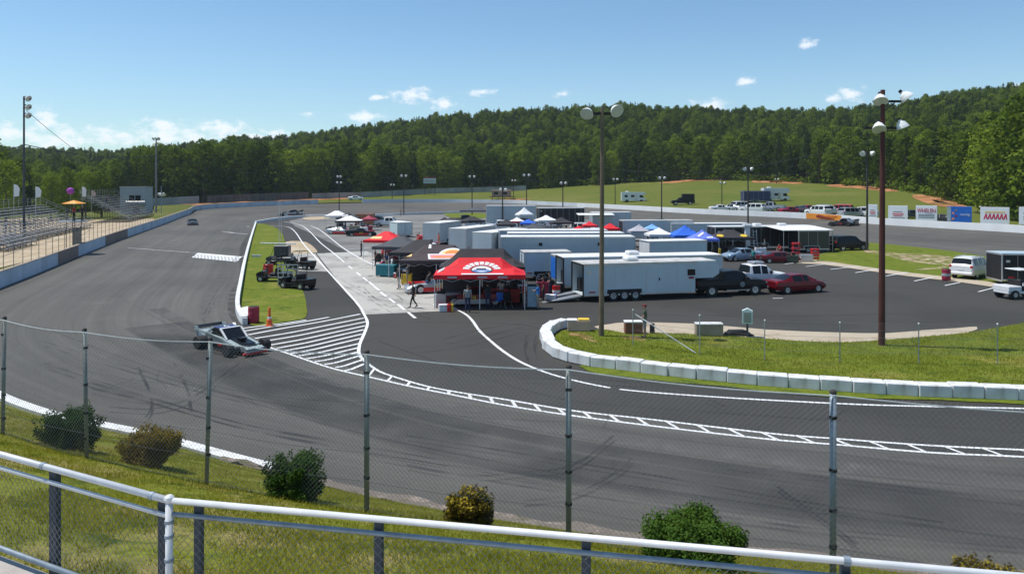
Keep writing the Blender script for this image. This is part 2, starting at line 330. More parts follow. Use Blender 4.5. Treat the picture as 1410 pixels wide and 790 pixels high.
fA = foliage('broadleaf_green', (0.034, 0.066, 0.010), (0.175, 0.245, 0.03), trans=.35)
fB = foliage('bright_broadleaf_green', (0.06, 0.105, 0.014), (0.22, 0.285, 0.035), trans=.35)
fC = foliage('dark_pine_green', (0.03, 0.06, 0.022), (0.08, 0.125, 0.038), trans=0.2)
fBushG = foliage('dark_shrub_green', (0.025, 0.06, 0.014), (0.075, 0.14, 0.025))
fBushY = foliage('yellow_shrub_leaves', (0.16, 0.12, 0.02), (0.42, 0.33, 0.04))
fBushR = foliage('reddish_shrub_leaves', (0.06, 0.045, 0.016), (0.20, 0.15, 0.03))
fGrass = foliage('grass_blades', (0.12, 0.145, 0.016), (0.33, 0.32, 0.05), trans=0.35)

mTrack = ground_mat('racing_asphalt', [((0.102, 0.096, 0.082),), ((0.080, 0.0755, 0.066), 0.05, 0.42, 0.62), ((0.138, 0.130, 0.108), 0.13, 0.55, 0.8)], rough=0.82, bump=0.4, bscale=60, fine=0.24,
                    uvstreak=[(0.012, 7.0, 0.17, 3), (0.03, 38.0, 0.12, 4), (0.15, 120.0, 0.06, 3)], spec=0.35, fscale=14)
mPit = ground_mat('pit_asphalt', [((0.056, 0.053, 0.046),), ((0.043, 0.041, 0.036), 0.08, 0.42, 0.65), ((0.085, 0.082, 0.074), 0.3, 0.62, 0.85)], rough=0.85, bump=0.35, bscale=60, fine=0.24, spec=0.3, fscale=12)
mPitConc = ground_mat('pit_lane_concrete', [((0.46, 0.445, 0.40),), ((0.33, 0.32, 0.29), 0.22, 0.45, 0.62), ((0.54, 0.52, 0.47), 0.8, 0.6, 0.8), ((0.10, 0.10, 0.10), 0.55, 0.66, 0.74)], rough=0.9, bump=0.2, fine=0.16)
mPitLight = ground_mat('worn_pit_paving', [((0.21, 0.203, 0.185),), ((0.14, 0.136, 0.128), 0.1, 0.42, 0.62), ((0.26, 0.25, 0.235), 0.5, 0.6, 0.8)], rough=0.9, bump=0.2, fine=0.16)
mGrassIn = ground_mat('infield_grass', [((0.13, 0.165, 0.018),), ((0.215, 0.205, 0.045), 0.28, 0.5, 0.72), ((0.068, 0.105, 0.014), 1.2, 0.5, 0.7), ((0.36, 0.27, 0.12), 0.19, 0.67, 0.80)], rough=1.0, bump=0.9, bscale=16, fine=0.38, spec=0.1, fscale=7)
mGrassBank = ground_mat('bank_grass', [((0.165, 0.18, 0.022),), ((0.28, 0.22, 0.09), 0.55, 0.45, 0.68), ((0.055, 0.085, 0.016), 1.7, 0.5, 0.68), ((0.26, 0.165, 0.09), 0.8, 0.66, 0.76)], rough=1.0, bump=0.9, bscale=30, fine=0.4, spec=0.1, fscale=9)
mField = ground_mat('meadow_grass', [((0.115, 0.135, 0.024),), ((0.155, 0.155, 0.04), 0.035, 0.45, 0.65), ((0.085, 0.125, 0.018), 0.11, 0.5, 0.7), ((0.27, 0.19, 0.07), 0.06, 0.70, 0.80)], rough=1.0, bump=0.6, bscale=2, fine=0.25, spec=0.1, fscale=1.2)
mForest = ground_mat('forest_floor', [((0.035, 0.042, 0.016),), ((0.05, 0.035, 0.02), 0.1, 0.5, 0.7)], rough=1.0, spec=0.1)
mDirt = ground_mat('tan_dirt', [((0.42, 0.33, 0.22),), ((0.50, 0.42, 0.30), 0.3, 0.45, 0.65), ((0.30, 0.22, 0.13), 0.9, 0.6, 0.8)], rough=1.0, fine=0.15, spec=0.1)
mClay = ground_mat('red_clay', [((0.42, 0.19, 0.085),), ((0.5, 0.29, 0.15), 0.3, 0.5, 0.7), ((0.16, 0.16, 0.04), 0.5, 0.58, 0.72)], rough=1.0, fine=0.2, spec=0.1)
mGravel = ground_mat('gravel_edge', [((0.20, 0.17, 0.14),), ((0.36, 0.29, 0.24), 2.5, 0.5, 0.66), ((0.10, 0.10, 0.04), 1.2, 0.55, 0.7)], rough=1.0, bump=0.8, bscale=60, fine=0.4, spec=0.1, fscale=25)
mWalk = ground_mat('pale_kerb_walk', [((0.46, 0.39, 0.29),), ((0.36, 0.28, 0.19), 0.8, 0.5, 0.7)], rough=0.95, fine=0.12, spec=0.2)

def ragged(m_, scale=1.1, lo=.42, hi=.56, mx=1.0):
    """worn, patchy edge: the layer below shows through where the noise is low"""
    nt = m_.node_tree; bb = nt.nodes['Principled BSDF']; geo = nt.nodes.new('ShaderNodeNewGeometry'); nn = nt.nodes.new('ShaderNodeTexNoise'); nn.inputs['Scale'].default_value = scale; nn.inputs['Detail'].default_value = 7; nn.inputs['Roughness'].default_value = .7; nt.links.new(geo.outputs['Position'], nn.inputs[0])
    mr = nt.nodes.new('ShaderNodeMapRange'); mr.inputs[1].default_value = lo; mr.inputs[2].default_value = hi; mr.inputs[4].default_value = mx; nt.links.new(nn.outputs[0], mr.inputs[0]); nt.links.new(mr.outputs[0], bb.inputs['Alpha'])
mDirtP = ground_mat('worn_dirt_patch', [((0.42, 0.33, 0.20),), ((0.50, 0.42, 0.28), 0.3, 0.45, 0.65)], rough=1.0, fine=0.15, spec=0.1); ragged(mDirtP, .9, .44, .56)
mClayP = ground_mat('worn_clay_patch', [((0.40, 0.24, 0.12),), ((0.5, 0.34, 0.19), 0.3, 0.45, 0.65)], rough=1.0, fine=0.15, spec=0.1); ragged(mClayP, 1.8, .44, .56)
ragged(mLineW, 2.6, .27, .40, .97)
ragged(mClay, .22, .34, .50)
ragged(mPitConc, .45, .30, .42, .95)

# ------------------------------------------------------------------ curves and strips
def catmull(pts, n=8, closed=False):
    P = [Vector(p) for p in pts]; m_ = len(P); out = []
    rng = range(m_) if closed else range(m_ - 1)
    for i in rng:
        if closed: a, b, c, d = P[(i - 1) % m_], P[i], P[(i + 1) % m_], P[(i + 2) % m_]
        else: a, b, c, d = P[max(i - 1, 0)], P[i], P[i + 1], P[min(i + 2, m_ - 1)]
        for k in range(n):
            t = k / n
            out.append(0.5 * ((2 * b) + (c - a) * t + (2 * a - 5 * b + 4 * c - d) * t * t + (3 * b - a - 3 * c + d) * t ** 3))
    if not closed: out.append(P[-1])
    return out
def strip(name, left, right, m_, ncross=1, closed=False, bank=1.0, dz=0.0, kind='structure', parent=None):
    n = len(left); vs = []; fs = []; uv = []; u = 0; prev = None
    for i in range(n + (1 if closed else 0)):
        a, b = left[i % n], right[i % n]; c = (a + b) / 2
        if prev is not None: u += (c - prev).length
        prev = c
        for k in range(ncross + 1):
            t = k / ncross; p = a.lerp(b, t); z = b.z + (a.z - b.z) * ((1 - t) ** bank)
            vs.append((p.x, p.y, z + dz)); uv.append((u, t))
    rows = n + (1 if closed else 0); w = ncross + 1
    for i in range(rows - 1):
        for k in range(ncross): fs.append((i * w + k, i * w + k + 1, (i + 1) * w + k + 1, (i + 1) * w + k))
    me = bpy.data.meshes.new(name); me.from_pydata(vs, [], fs); me.materials.append(m_)
    l = me.uv_layers.new(name='UVMap'); idx = np.zeros(len(me.loops), dtype=np.int32); me.loops.foreach_get('vertex_index', idx)
    l.data.foreach_set('uv', np.array(uv, dtype=np.float32)[idx].ravel())
    me.polygons.foreach_set('use_smooth', [True] * len(fs)); me.update()
    o = bpy.data.objects.new(name, me); COL.objects.link(o)
    if kind: o['kind'] = kind
    if parent: o.parent = parent
    return o
def sheet(name, pts, m_, z=0.02, kind='structure', smooth=4, jag=0.0):
    """flat patch of ground from photo-pixel or world outline"""
    P = [Vector((p[0], p[1], 0)) for p in pts]
    if smooth: P = catmull(P, smooth, True)
    if jag: P = [p + Vector((random.uniform(-jag, jag), random.uniform(-jag, jag), 0)) for p in P]
    b = MB(); b.poly([(p.x, p.y, z) for p in P]); o = b.build(name, m_)
    import bmesh
    bm = bmesh.new(); bm.from_mesh(o.data); bmesh.ops.triangulate(bm, faces=bm.faces[:])
    for f in bm.faces:
        if f.normal.z < 0: f.normal_flip()
    bm.to_mesh(o.data); bm.free()
    if kind: o['kind'] = kind
    return o
def gp(*pix, z=0.0): return [G(x, y, z) for x, y in pix]

def ribbon(mb, pts, w, z, smooth=6, jit=0.0):
    P = catmull([Vector((p[0], p[1], 0)) for p in pts], smooth) if smooth else [Vector((p[0], p[1], 0)) for p in pts]
    b = len(mb.v); vs = []
    for i, p in enumerate(P):
        d = (P[min(i + 1, len(P) - 1)] - P[max(i - 1, 0)]).normalized(); nrm = Vector((-d.y, d.x, 0)) * (w / 2 * (1 + random.uniform(-jit, jit)))
        vs += [(p.x + nrm.x, p.y + nrm.y, z), (p.x - nrm.x, p.y - nrm.y, z)]
    mb.add(vs, [(2 * i, 2 * i + 1, 2 * i + 3, 2 * i + 2) for i in range(len(P) - 1)])
def lines(name, runs, w=0.14, z=0.012, m_=None, smooth=6, kind='structure'):
    b = MB()
    for r_ in runs: ribbon(b, gp(*r_), w, z, smooth, 0.08)
    o = b.build(name, m_ or mLineW); o['kind'] = kind; return o

# ------------------------------------------------------------------ race track ring
OUT = [(11, 16.6, 0), (5, 18, 0), (-2, 20.2, 0), (-9, 23.7, 0), (-19.5, 29.5, 0), (-31, 40, 0), (-38.5, 54, 0), (-44.5, 72, 0), (-57, 110, 0), (-70.5, 155, 0.1), (-82, 195, 0.5), (-88, 222, 1.0),
       (-69, 240, 1.7), (-49, 252, 2), (-26, 258, 2), (-1, 246, 2), (8, 229, 2), (28, 192, 1.9), (39.7, 165, 1.9), (55, 145, 1.8), (60.5, 130, 1.6), (66, 119.7, 1.5), (71.5, 107, 1.5), (80, 80, 1.4), (80, 50, 1), (62, 25, .5), (35, 15, 0)]
INN = [(16, 24, 0), (8, 26.5, 0), (-2, 31, 0), (-7, 35, 0), (-13, 41, 0), (-17.5, 48, 0), (-21.3, 58, 0), (-25.5, 72, 0), (-37, 105, 0), (-46.5, 138, 0), (-53, 160, 0), (-56, 180, 0),
       (-51, 196, 0), (-36, 203, 0), (-14, 216, 0), (1, 210, 0), (8, 203, 0), (19, 182, 0), (28, 158, 0), (40, 130, 0), (49.5, 112, 0), (54, 97, 0), (54.6, 82, 0), (60, 65, 0), (60, 45, 0), (48, 33, 0), (30, 25.5, 0)]
oc, ic = catmull(OUT, 8, True), catmull(INN, 8, True)
strip('race_track', oc, ic, mTrack, 8, True, 1.5, 0.008)
pv = MB(); pv.poly([(p.x, p.y, 0.0) for p in catmull([(a[0] * .94 + b[0] * .06, a[1] * .94 + b[1] * .06, 0) for a, b in zip(INN, OUT)], 6, True)])
o = pv.build('infield_pavement', mPit); tag(o, kind='structure')
if o.data.polygons[0].normal.z < 0: o.data.flip_normals()
oc_az = sorted([(math.atan2(p.x, p.y), p) for p in oc[8 * 8:]], key=lambda q: q[0])   # outer edge beyond the infield, by azimuth
far_o = oc[8 * 8:8 * 23]
def wall_D(px):
    """distance and height of the far outer edge along a view column"""
    best = None
    for a, b in zip(far_o[:-1], far_o[1:]):
        ua, ub = a.x / a.y * F + 705, b.x / b.y * F + 705
        if min(ua, ub) <= px <= max(ua, ub) and ua != ub:
            t = (px - ua) / (ub - ua); p = a.lerp(b, t)
            if best is None or p.y > best.y: best = p
    return best

# ------------------------------------------------------------------ base ground, meadow, wooded hills
b = MB(); n = 48
vs = [(0, 60, -0.06)] + [(0 + r_ * math.sin(2 * math.pi * i / n), 60 + r_ * math.cos(2 * math.pi * i / n), -0.06) for r_ in (300, 3500) for i in range(n)]
fs = [(0, 1 + (i + 1) % n, 1 + i) for i in range(n)] + [(1 + i, 1 + (i + 1) % n, 1 + n + (i + 1) % n, 1 + n + i) for i in range(n)]
o = b.add(vs, fs).build('ground', mField); o.data.flip_normals(); tag(o, kind='structure')

PXT = [-900, -200, 0, 100, 200, 300, 400, 500, 600, 700, 860, 950, 1050, 1150, 1250, 1330, 1410, 1500, 2400]
DT = [170, 185, 200, 225, 245, 252, 262, 280, 292, 300, 292, 285, 268, 238, 198, 165, 150, 140, 120]
ZT = [0.3, 0.5, 0.6, .8, 1.2, 2.4, 3.2, 3.6, 5.0, 5.6, 8.3, 9.6, 9.2, 7.9, 6.3, 3.7, 3.0, 3, 3]
PXR = [-900, -200, 0, 100, 160, 270, 330, 400, 500, 600, 700, 800, 860, 900, 1000, 1100, 1150, 1200, 1300, 1410, 1500, 2400]
YR = [212, 208, 205, 208, 209, 199, 192, 189, 176, 161, 153, 148, 145, 150, 151, 155, 152, 148, 134, 119, 113, 105]
DR = [640, 640, 650, 640, 620, 560, 545, 530, 515, 510, 500, 490, 480, 480, 480, 480, 475, 470, 450, 430, 420, 400]
TREEH = 11.0
def terr(px, D):
    dt, zt = interp(px, PXT, DT), interp(px, PXT, ZT); dr = interp(px, PXR, DR); yr = interp(px, PXR, YR); zr = CAMH + (252 - yr) * dr / F - TREEH
    w = wall_D(px); d0, z0 = (w.y, w.z + 0.25) if w else ((62 + max(0, px + 300) * .1, 0.0) if px < 400 else (107, 1.6))
    if px < 250: z0 = 0.0; d0 = min(d0, 40)
    if D <= dt:
        t = max(0, (D - d0) / max(dt - d0, 1)); return z0 + (zt - z0) * (t * (0.55 + 0.45 * t))
    if D <= dr:
        t = (D - dt) / (dr - dt); s = t * t * (3 - 2 * t); return zt + (zr - zt) * (0.45 * t + 0.55 * s) + 1.2 * noise.noise(Vector((px * .012, D * .02, 0))) * min(1, t * 4) * (1 - t)
    t = min(1, (D - dr) / 500); return zr * (1 - t) + -2 * t
def fan(name, px0, px1, step, d_of, m_, nd, dz=0.0):
    cols = np.arange(px0, px1 + 1, step); vs = []; fs = []
    for px in cols:
        a, c = d_of(px)
        for k in range(nd + 1):
            D = a + (c - a) * k / nd; vs.append(((px - 705) * D / F, D, terr(px, D) + dz))
    w = nd + 1
    for i in range(len(cols) - 1):
        for k in range(nd): fs.append((i * w + k, (i + 1) * w + k, (i + 1) * w + k + 1, i * w + k + 1))
    o = MB().add(vs, fs).build(name, m_, smooth=True); tag(o, kind='structure'); return o
def d_field(px):
    w = wall_D(px); a = (w.y + 0.3) if w else (62 if px < 400 else 104)
    return a, interp(px, PXT, DT) + 3
fan('meadow', 212, 1860, 12, d_field, mField, 24, 0.0)
fan('forest_hill', -900, 2000, 20, lambda px: (interp(px, PXT, DT) + 2, interp(px, PXR, DR) + 500), mForest, 34, 0.0)
# level yard behind the left wall
sheet('dirt_yard', [(-50, 70), (-57.6, 110), (-71, 155), (-82.5, 195), (-88.5, 222), (-96, 226), (-112, 200), (-125, 150), (-110, 100), (-95, 50), (-60, 40), (-42, 50)], mDirt, 0.0, smooth=3)
sheet('verge', [(-83, 192), (-88.7, 222), (-92, 245), (-120, 246), (-124, 200), (-97, 178)], mField, 0.05, smooth=3)
def clay(pts, dz=0.06):
    """patch of bare clay draped on the meadow: outline in (column, distance)"""
    P = catmull([Vector((p[0], p[1], 0)) for p in pts], 5, True); c = sum(P, Vector()) / len(P); b = MB(); vs = []; fs = []; n = len(P)
    for k in range(4):
        for p in P:
            q = c.lerp(p, (k + 1) / 4 * (1 + random.uniform(-.04, .04))); vs.append(((q.x - 705) * q.y / F, q.y, terr(q.x, q.y) + dz))
    for k in range(3):
        for i in range(n): fs.append((k * n + i, k * n + (i + 1) % n, (k + 1) * n + (i + 1) % n, (k + 1) * n + i))
    fs.append(tuple(range(n)))
    o = b.add(vs, fs).build('clay_patch', mClay, smooth=True); tag(o, kind='structure')
clay([(905, 283), (940, 287), (985, 287), (1015, 281), (1000, 278), (960, 279), (930, 277)])
clay([(1035, 268), (1050, 271), (1090, 262), (1108, 252), (1090, 250), (1060, 258), (1040, 262)])
clay([(1138, 238), (1160, 238), (1190, 227), (1180, 222), (1150, 230)])
clay([(1150, 236), (1195, 224), (1235, 205), (1228, 201), (1190, 216)])
clay([(1262, 190), (1290, 183), (1325, 167), (1332, 160), (1318, 157), (1290, 162), (1270, 172), (1258, 182)])
clay([(690, 262), (715, 262), (730, 258), (712, 255), (690, 256)])
clay([(255, 246), (330, 250), (400, 262), (470, 274), (500, 272), (430, 257), (330, 244), (270, 238)])

# ------------------------------------------------------------------ grassy bank in front of the viewer
RL = [(-14, 11.7, 4.9), (-9, 9.1, 4.95), (-4.54, 6.9, 4.98), (-2.58, 5.9, 4.98), (-.98, 5.6, 4.98), (.5, 5.3, 4.98), (2.13, 4.95, 4.98), (6, 4.1, 5), (14, 2.6, 5)]
FL = [(-19, 19.8, 3.75), (-12.5, 16.1, 3.72), (-9.68, 14.66, 3.7), (-6.3, 13.2, 3.55), (-3.5, 12.2, 3.48), (-.7, 11.3, 3.5), (2.2, 10.25, 3.5), (6, 8.9, 3.5), (14, 6.2, 3.5)]
OL = [(-31, 39.7, .2), (-23, 32.2, .2), (-17.5, 27.9, .2), (-12.1, 25.1, .2), (-7.1, 22.2, .18), (-2, 19.9, .02), (3, 18.2, .02), (11, 16.3, .02), (26, 14.3, .02)]
NU = 12
rl, fl, ol = catmull(RL, NU), catmull(FL, NU), catmull(OL, NU)
vs = []; fs = []; NT = 28
for i in range(len(rl)):
    back = rl[i] + (rl[i] - fl[i]).normalized() * 6; back.z = 4.4
    ctrl = [back, rl[i], fl[i], ol[i]]
    row = catmull(ctrl, NT // 3 + 1)
    for p in row:
        e = 0.05 * noise.noise(Vector((p.x * .8, p.y * .8, 3))) + 0.025 * noise.noise(Vector((p.x * 3, p.y * 3, 1)))
        if p is row[-1]: e = 0
        vs.append((p.x, p.y, p.z + e))
w = len(row)
for i in range(len(rl) - 1):
    for k in range(w - 1): fs.append((i * w + k, i * w + k + 1, (i + 1) * w + k + 1, (i + 1) * w + k))
bank = MB().add(vs, fs).build('grass_bank', mGrassBank, smooth=True); tag(bank, kind='structure')
if bank.data.polygons[0].normal.z < 0: bank.data.flip_normals()
bvh = BVHTree.FromPolygons([Vector(v) for v in vs], fs)
def bz(x, y):
    h = bvh.ray_cast(Vector((x, y, 30)), Vector((0, 0, -1)))
    return h[0].z if h[0] else 3.5
# blades of grass on the bank
def blades(name, pts, h, w_, m_, lean=0.5):
    n = len(pts); rng = np.random.default_rng(3); P = np.array(pts, dtype=np.float64)
    a = rng.uniform(0, 2 * np.pi, n); hh = h * rng.uniform(.5, 1.3, n); l = rng.uniform(0, lean, n) * hh; la = rng.uniform(0, 2 * np.pi, n)
    dx, dy = np.cos(a) * w_ / 2, np.sin(a) * w_ / 2
    V = np.zeros((n, 3, 3)); V[:, 0] = P + np.stack([dx, dy, np.zeros(n) - .005], 1); V[:, 1] = P - np.stack([dx, dy, np.zeros(n) + .005], 1)
    V[:, 2] = P + np.stack([np.cos(la) * l, np.sin(la) * l, hh], 1)
    me = bpy.data.meshes.new(name); me.vertices.add(3 * n); me.vertices.foreach_set('co', V.ravel()); me.loops.add(3 * n); me.loops.foreach_set('vertex_index', np.arange(3 * n, dtype=np.int32))
    me.polygons.add(n); me.polygons.foreach_set('loop_start', np.arange(0, 3 * n, 3, dtype=np.int32)); me.polygons.foreach_set('loop_total', np.full(n, 3, dtype=np.int32))
    me.materials.append(m_); me.update(calc_edges=True)
    o = bpy.data.objects.new(name, me); COL.objects.link(o); return o
pts = []
tries = 0
while len(pts) < 190000 and tries < 1000000:
    tries += 1
    D = 5.3 + 21 * random.random() ** 1.7; px = random.uniform(-60, 1470); x = (px - 705) * D / F; y = D
    dens = 0.62 + 0.9 * noise.noise(Vector((x * .7, y * .7, 0))) + 0.5 * noise.noise(Vector((x * 2.5, y * 2.5, 5)))
    if random.random() > dens: continue
    h = bvh.ray_cast(Vector((x, y, 30)), Vector((0, 0, -1)))
    if h[0] is None or h[0].z < 0.15 or h[0].z > 4.99: continue
    pts.append((x, y, h[0].z))
tag(blades('grass', pts, 0.052, 0.013, fGrass, 1.3), 'short rough grass growing on the bank between the railing and the track', 'grass', kind='stuff')
sheet('far_pit_grass', gp((612, 293.5), (640, 293), (668, 294), (672, 299), (650, 302), (622, 300)), mGrassIn, 0.03, smooth=3)
# loose stones along the track's outer edge
gl = [p.copy() for p in ol[4 * NU - 4:]]
strip('gravel_edge', [p + Vector((0.1, 0.45 + .3 * noise.noise(p * 0.9), 0.0)) for p in gl], [p + Vector((-0.1, -0.35 + .6 * noise.noise(p * 1.3 + Vector((9, 0, 0))), 0.14)) for p in gl], mGravel, 3, dz=0.03)

# ------------------------------------------------------------------ paving patches, grass islands
sheet('worn_pit_paving', gp((398, 304), (450, 298), (560, 296), (700, 295), (800, 301), (900, 311), (960, 325), (930, 338), (820, 340), (660, 352), (560, 390), (520, 372), (470, 342), (430, 322)), mPitLight, 0.004, smooth=2)
sheet('pit_lane_concrete', gp((436, 349), (505, 346), (560, 372), (606, 402), (632, 427), (570, 430), (503, 433), (478, 402), (452, 370)), mPitConc, 0.008, smooth=0)
sheet('pit_lane_concrete', gp((404, 349), (434, 349), (447, 366), (452, 374), (408, 373)), mPitConc, 0.008, smooth=0)
sheet('dirt_patch', gp((393, 333), (421, 333), (436, 345), (433, 348), (399, 348)), mDirt, 0.009, smooth=3, jag=0.1)
sheet('dirt_patch', gp((418, 299.5), (450, 297.5), (452, 301), (425, 303)), mDirt, 0.03, smooth=3)
sheet('median_grass', gp((350, 310), (366, 309), (384, 316), (391, 328), (396, 347), (404, 368), (414, 393), (421, 418), (421, 437), (396, 443), (370, 447), (347, 448), (335, 436), (331, 415), (336, 385), (342, 345)), mGrassIn, 0.035, smooth=4, jag=0.05)
isl = gp((764, 462), (778, 455), (812, 455), (838, 455), (865, 460), (905, 459), (960, 461), (1030, 465), (1100, 470), (1160, 472), (1215, 469), (1320, 460), (1360, 454), (1410, 445), (1500, 428)) + \
      gp((1650, 480), (1640, 556), (1410, 545), (1312, 541), (1221, 537), (1130, 530), (1043, 523), (959, 515), (882, 505), (813, 496), (775, 488), (758, 475))
sheet('island_grass', isl, mGrassIn, 0.04, smooth=3)
sheet('verge_grass', gp((803, 503), (848, 505), (920, 512), (1001, 521), (1130, 532), (1266, 541), (1403, 545), (1560, 549), (1560, 563), (1410, 557), (1300, 552), (1180, 548), (1090, 543), (1000, 533), (900, 524), (840, 517), (808, 511)), mGrassIn, 0.03, smooth=3, jag=0.08)
sheet('kerb_walk', gp((818, 450), (840, 446.5), (866, 444), (960, 446), (1055, 454), (1150, 458), (1220, 459), (1270, 455), (1318, 452), (1345, 450), (1330, 459), (1215, 471), (1160, 474), (1100, 472), (1030, 467), (960, 463), (900, 461), (865, 462), (838, 457)), mWalk, 0.024, smooth=2)
sheet('lot_grass', gp((1096, 358), (1130, 350), (1184, 333.5), (1237, 337), (1297, 343.5), (1378, 356), (1420, 362), (1440, 400), (1376, 394), (1316, 385), (1250, 378), (1184, 369), (1132, 362)), mGrassIn, 0.03, smooth=3)
sheet('lot_kerb', gp((1074, 358), (1100, 357), (1132, 359.5), (1184, 366.5), (1250, 375.5), (1302, 381), (1376, 390), (1430, 397), (1430, 403), (1378, 397), (1316, 388), (1250, 380.5), (1184, 371.5), (1130, 364), (1100, 363)), mWalk, 0.036, smooth=2)
for q in ([(1215, 349), (1262, 350), (1310, 354), (1330, 361), (1300, 365), (1250, 360)], [(1190, 345), (1206, 346), (1212, 350), (1196, 349)], [(1260, 372), (1290, 368), (1310, 364), (1296, 370)]):
    sheet('dirt_patch', gp(*q), mDirtP, 0.045, smooth=3, jag=0.15)
for q in ([(786, 459), (808, 461), (818, 466), (800, 466), (788, 464)], [(858, 462), (874, 463), (890, 466), (884, 471), (866, 468), (856, 467)], [(800, 465), (812, 468), (822, 472), (806, 470)]):
    sheet('dirt_patch', gp(*q), mClayP, 0.052, smooth=3, jag=0.12)
bl = []
def inpoly(x, y, P):
    c = False; j = len(P) - 1
    for i in range(len(P)):
        if ((P[i][1] > y) != (P[j][1] > y)) and x < (P[j][0] - P[i][0]) * (y - P[i][1]) / (P[j][1] - P[i][1]) + P[i][0]: c = not c
        j = i
    return c
tries = 0
while len(bl) < 42000 and tries < 400000:
    tries += 1; x, y = random.uniform(1, 34), random.uniform(30, 48)
    if inpoly(x, y, isl) and random.random() < .75 + noise.noise(Vector((x * .5, y * .5, 0))): bl.append((x, y, 0.04))
o = blades('grass', bl, 0.09, 0.03, fGrass, 0.9); tag(o, 'mown grass of the infield island behind the white blocks', 'grass', kind='stuff')

# ------------------------------------------------------------------ painted lines
lines('pit_entry_line', [[(369, 310.4), (384, 311.2), (398, 313), (407, 320), (418, 336), (436.7, 356.7), (455, 377), (475, 399), (492, 418), (502, 434), (506, 445), (502, 458), (496, 472), (494, 484), (498, 493), (508, 502)],
      [(391, 305), (414, 310), (427.6, 320), (441, 334), (459.5, 348.7), (474, 361)], [(427.6, 311), (441, 317), (468.6, 338.5), (493.6, 354.4), (518.7, 367), (545, 382), (564, 393)]], 0.17)
dsh = [(480, 366), (491, 375), (500, 382), (508, 388), (515, 394), (524, 402), (535, 410), (548, 419), (562, 430)]
lines('pit_lane_dashes', [[(x, y), (x + 5 + i * .6, y + 4 + i * .5)] for i, (x, y) in enumerate(dsh)], 0.2, smooth=0)
lines('apron_line', [[(620, 422), (640, 432), (650, 441), (660, 455), (675, 469), (695, 485), (720, 500), (757, 514.5), (800, 526), (840, 534)],
      [(853, 536), (900, 540.5), (1000, 547.5), (1100, 553), (1200, 557.5), (1300, 560), (1390, 562), (1560, 566)], [(596, 419), (612, 425)]], 0.17)
up = [(508, 502), (522, 511), (539, 517.5), (583.6, 530.8), (628, 539.6), (700, 550.7), (790, 565.6), (896, 577.4), (1060, 596.6), (1151, 604), (1281, 613.3), (1410, 619.4), (1600, 627)]
lo = [(322, 444), (327, 453), (340, 464), (366, 476), (397.6, 487), (455, 506.4), (517, 521), (570, 533), (628, 544.5), (700, 558.7), (794, 573), (920, 589), (1060, 604.8), (1144, 611.5), (1281, 623), (1410, 629), (1600, 640)]
lines('inner_track_line', [up, lo], 0.15)
def on(curve, x): return np.interp(x, [c[0] for c in curve], [c[1] for c in curve])
rg = []; x = 516.0
while x < 1420:
    w_ = interp(x, [516, 700, 900, 1100, 1410], [24, 31, 41, 50, 54]); sl = interp(x, [516, 640, 760, 900, 1100, 1410], [-9, 3, 9, 17, 26, 31])
    rg.append([(x, on(up, x)), (x + sl, on(lo, x + sl))]); x += w_
lines('merge_band_rungs', rg, 0.12, smooth=0, z=0.016)
hat = [((332, 452.5), (421.5, 440.6)), ((336, 456), (453, 436.8)), ((342, 461), (496, 432.5)), ((351, 466), (501, 438)), ((360, 470.5), (504, 443)), ((370, 475.5), (503, 448.5)), ((381, 479.5), (501, 454)), ((392, 483), (498.5, 460)),
       ((400, 487), (496.5, 466)), ((411, 490), (495, 473)), ((421.5, 494), (493, 479)), ((434, 498), (494, 484.5)), ((447, 502), (495, 490)), ((462, 506), (499, 495.5)), ((474, 510.5), (502, 501))]
lines('pit_entry_hatching', [[a, ((a[0] * 2 + c[0]) / 3, (a[1] * 2 + c[1]) / 3 + (1.2 if i > 2 else 0)), ((a[0] + c[0] * 2) / 3, (a[1] + c[1] * 2) / 3 + .6), c] for i, (a, c) in enumerate(hat)], 0.2, z=0.016)
lines('start_line', [[(176, 341.5), (200, 343), (225, 345), (268, 348)], [(268, 348), (333, 353.5)]], 0.16, z=0.016, smooth=3)
lines('track_cross_line', [[(313, 320), (341, 322.5)], [(242, 312.5), (280, 316), (322, 320.5)], [(274, 305), (310, 308.5), (344, 312)], [(333, 353), (349, 354)]], 0.22, z=0.016, smooth=0)
# chequered start/finish band
A, B_, C_, D_ = [Vector(p) for p in gp((272, 348.5), (333, 353.5), (326, 360.5), (264, 354.5))]
b = MB(); nu, nv = 26, 4
for i in range(nu):
    for j in range(nv):
        q = lambda u, v: (A.lerp(B_, u)).lerp(D_.lerp(C_, u), v)
        u0, u1, v0, v1 = i / nu, (i + 1) / nu, j / nv, (j + 1) / nv
        b.mat(0 if (i + j) % 2 or j in (0,) else 1); P = [q(u0, v0), q(u1, v0), q(u1, v1), q(u0, v1)]; b.poly([(p.x, p.y, 0.014) for p in reversed(P)])
mGreyL = mat('worn_line_paint', (0.34, 0.34, 0.34), 0.8)
tag(b.build('start_finish_band', [mLineW, mGreyL]), kind='structure')
# bay ticks
tk = [((1080.7, 364), (1118, 359.2)), ((1109.6, 367.5), (1150, 362.5)), ((1143.7, 371.4), (1184, 367)), ((1177.8, 376), (1208, 371)), ((1219.8, 380.6), (1250, 375.4)), ((1259, 387.5), (1285.4, 382.2)), ((1301, 393.8), (1322, 389.3)), ((1347, 402.4), (1377.3, 394.6)), ((1064, 411.5), (1078, 411.2)), ((1030, 355), (1050, 352))]
lines('parking_bay_lines', [[a, c] for a, c in tk], 0.16, smooth=0, z=0.045)
lines('lot_edge_line', [[(1150, 331), (1184, 332.5), (1237, 335.8), (1297, 342), (1340, 347), (1378, 353.5), (1420, 358)]], 0.3, z=0.05)
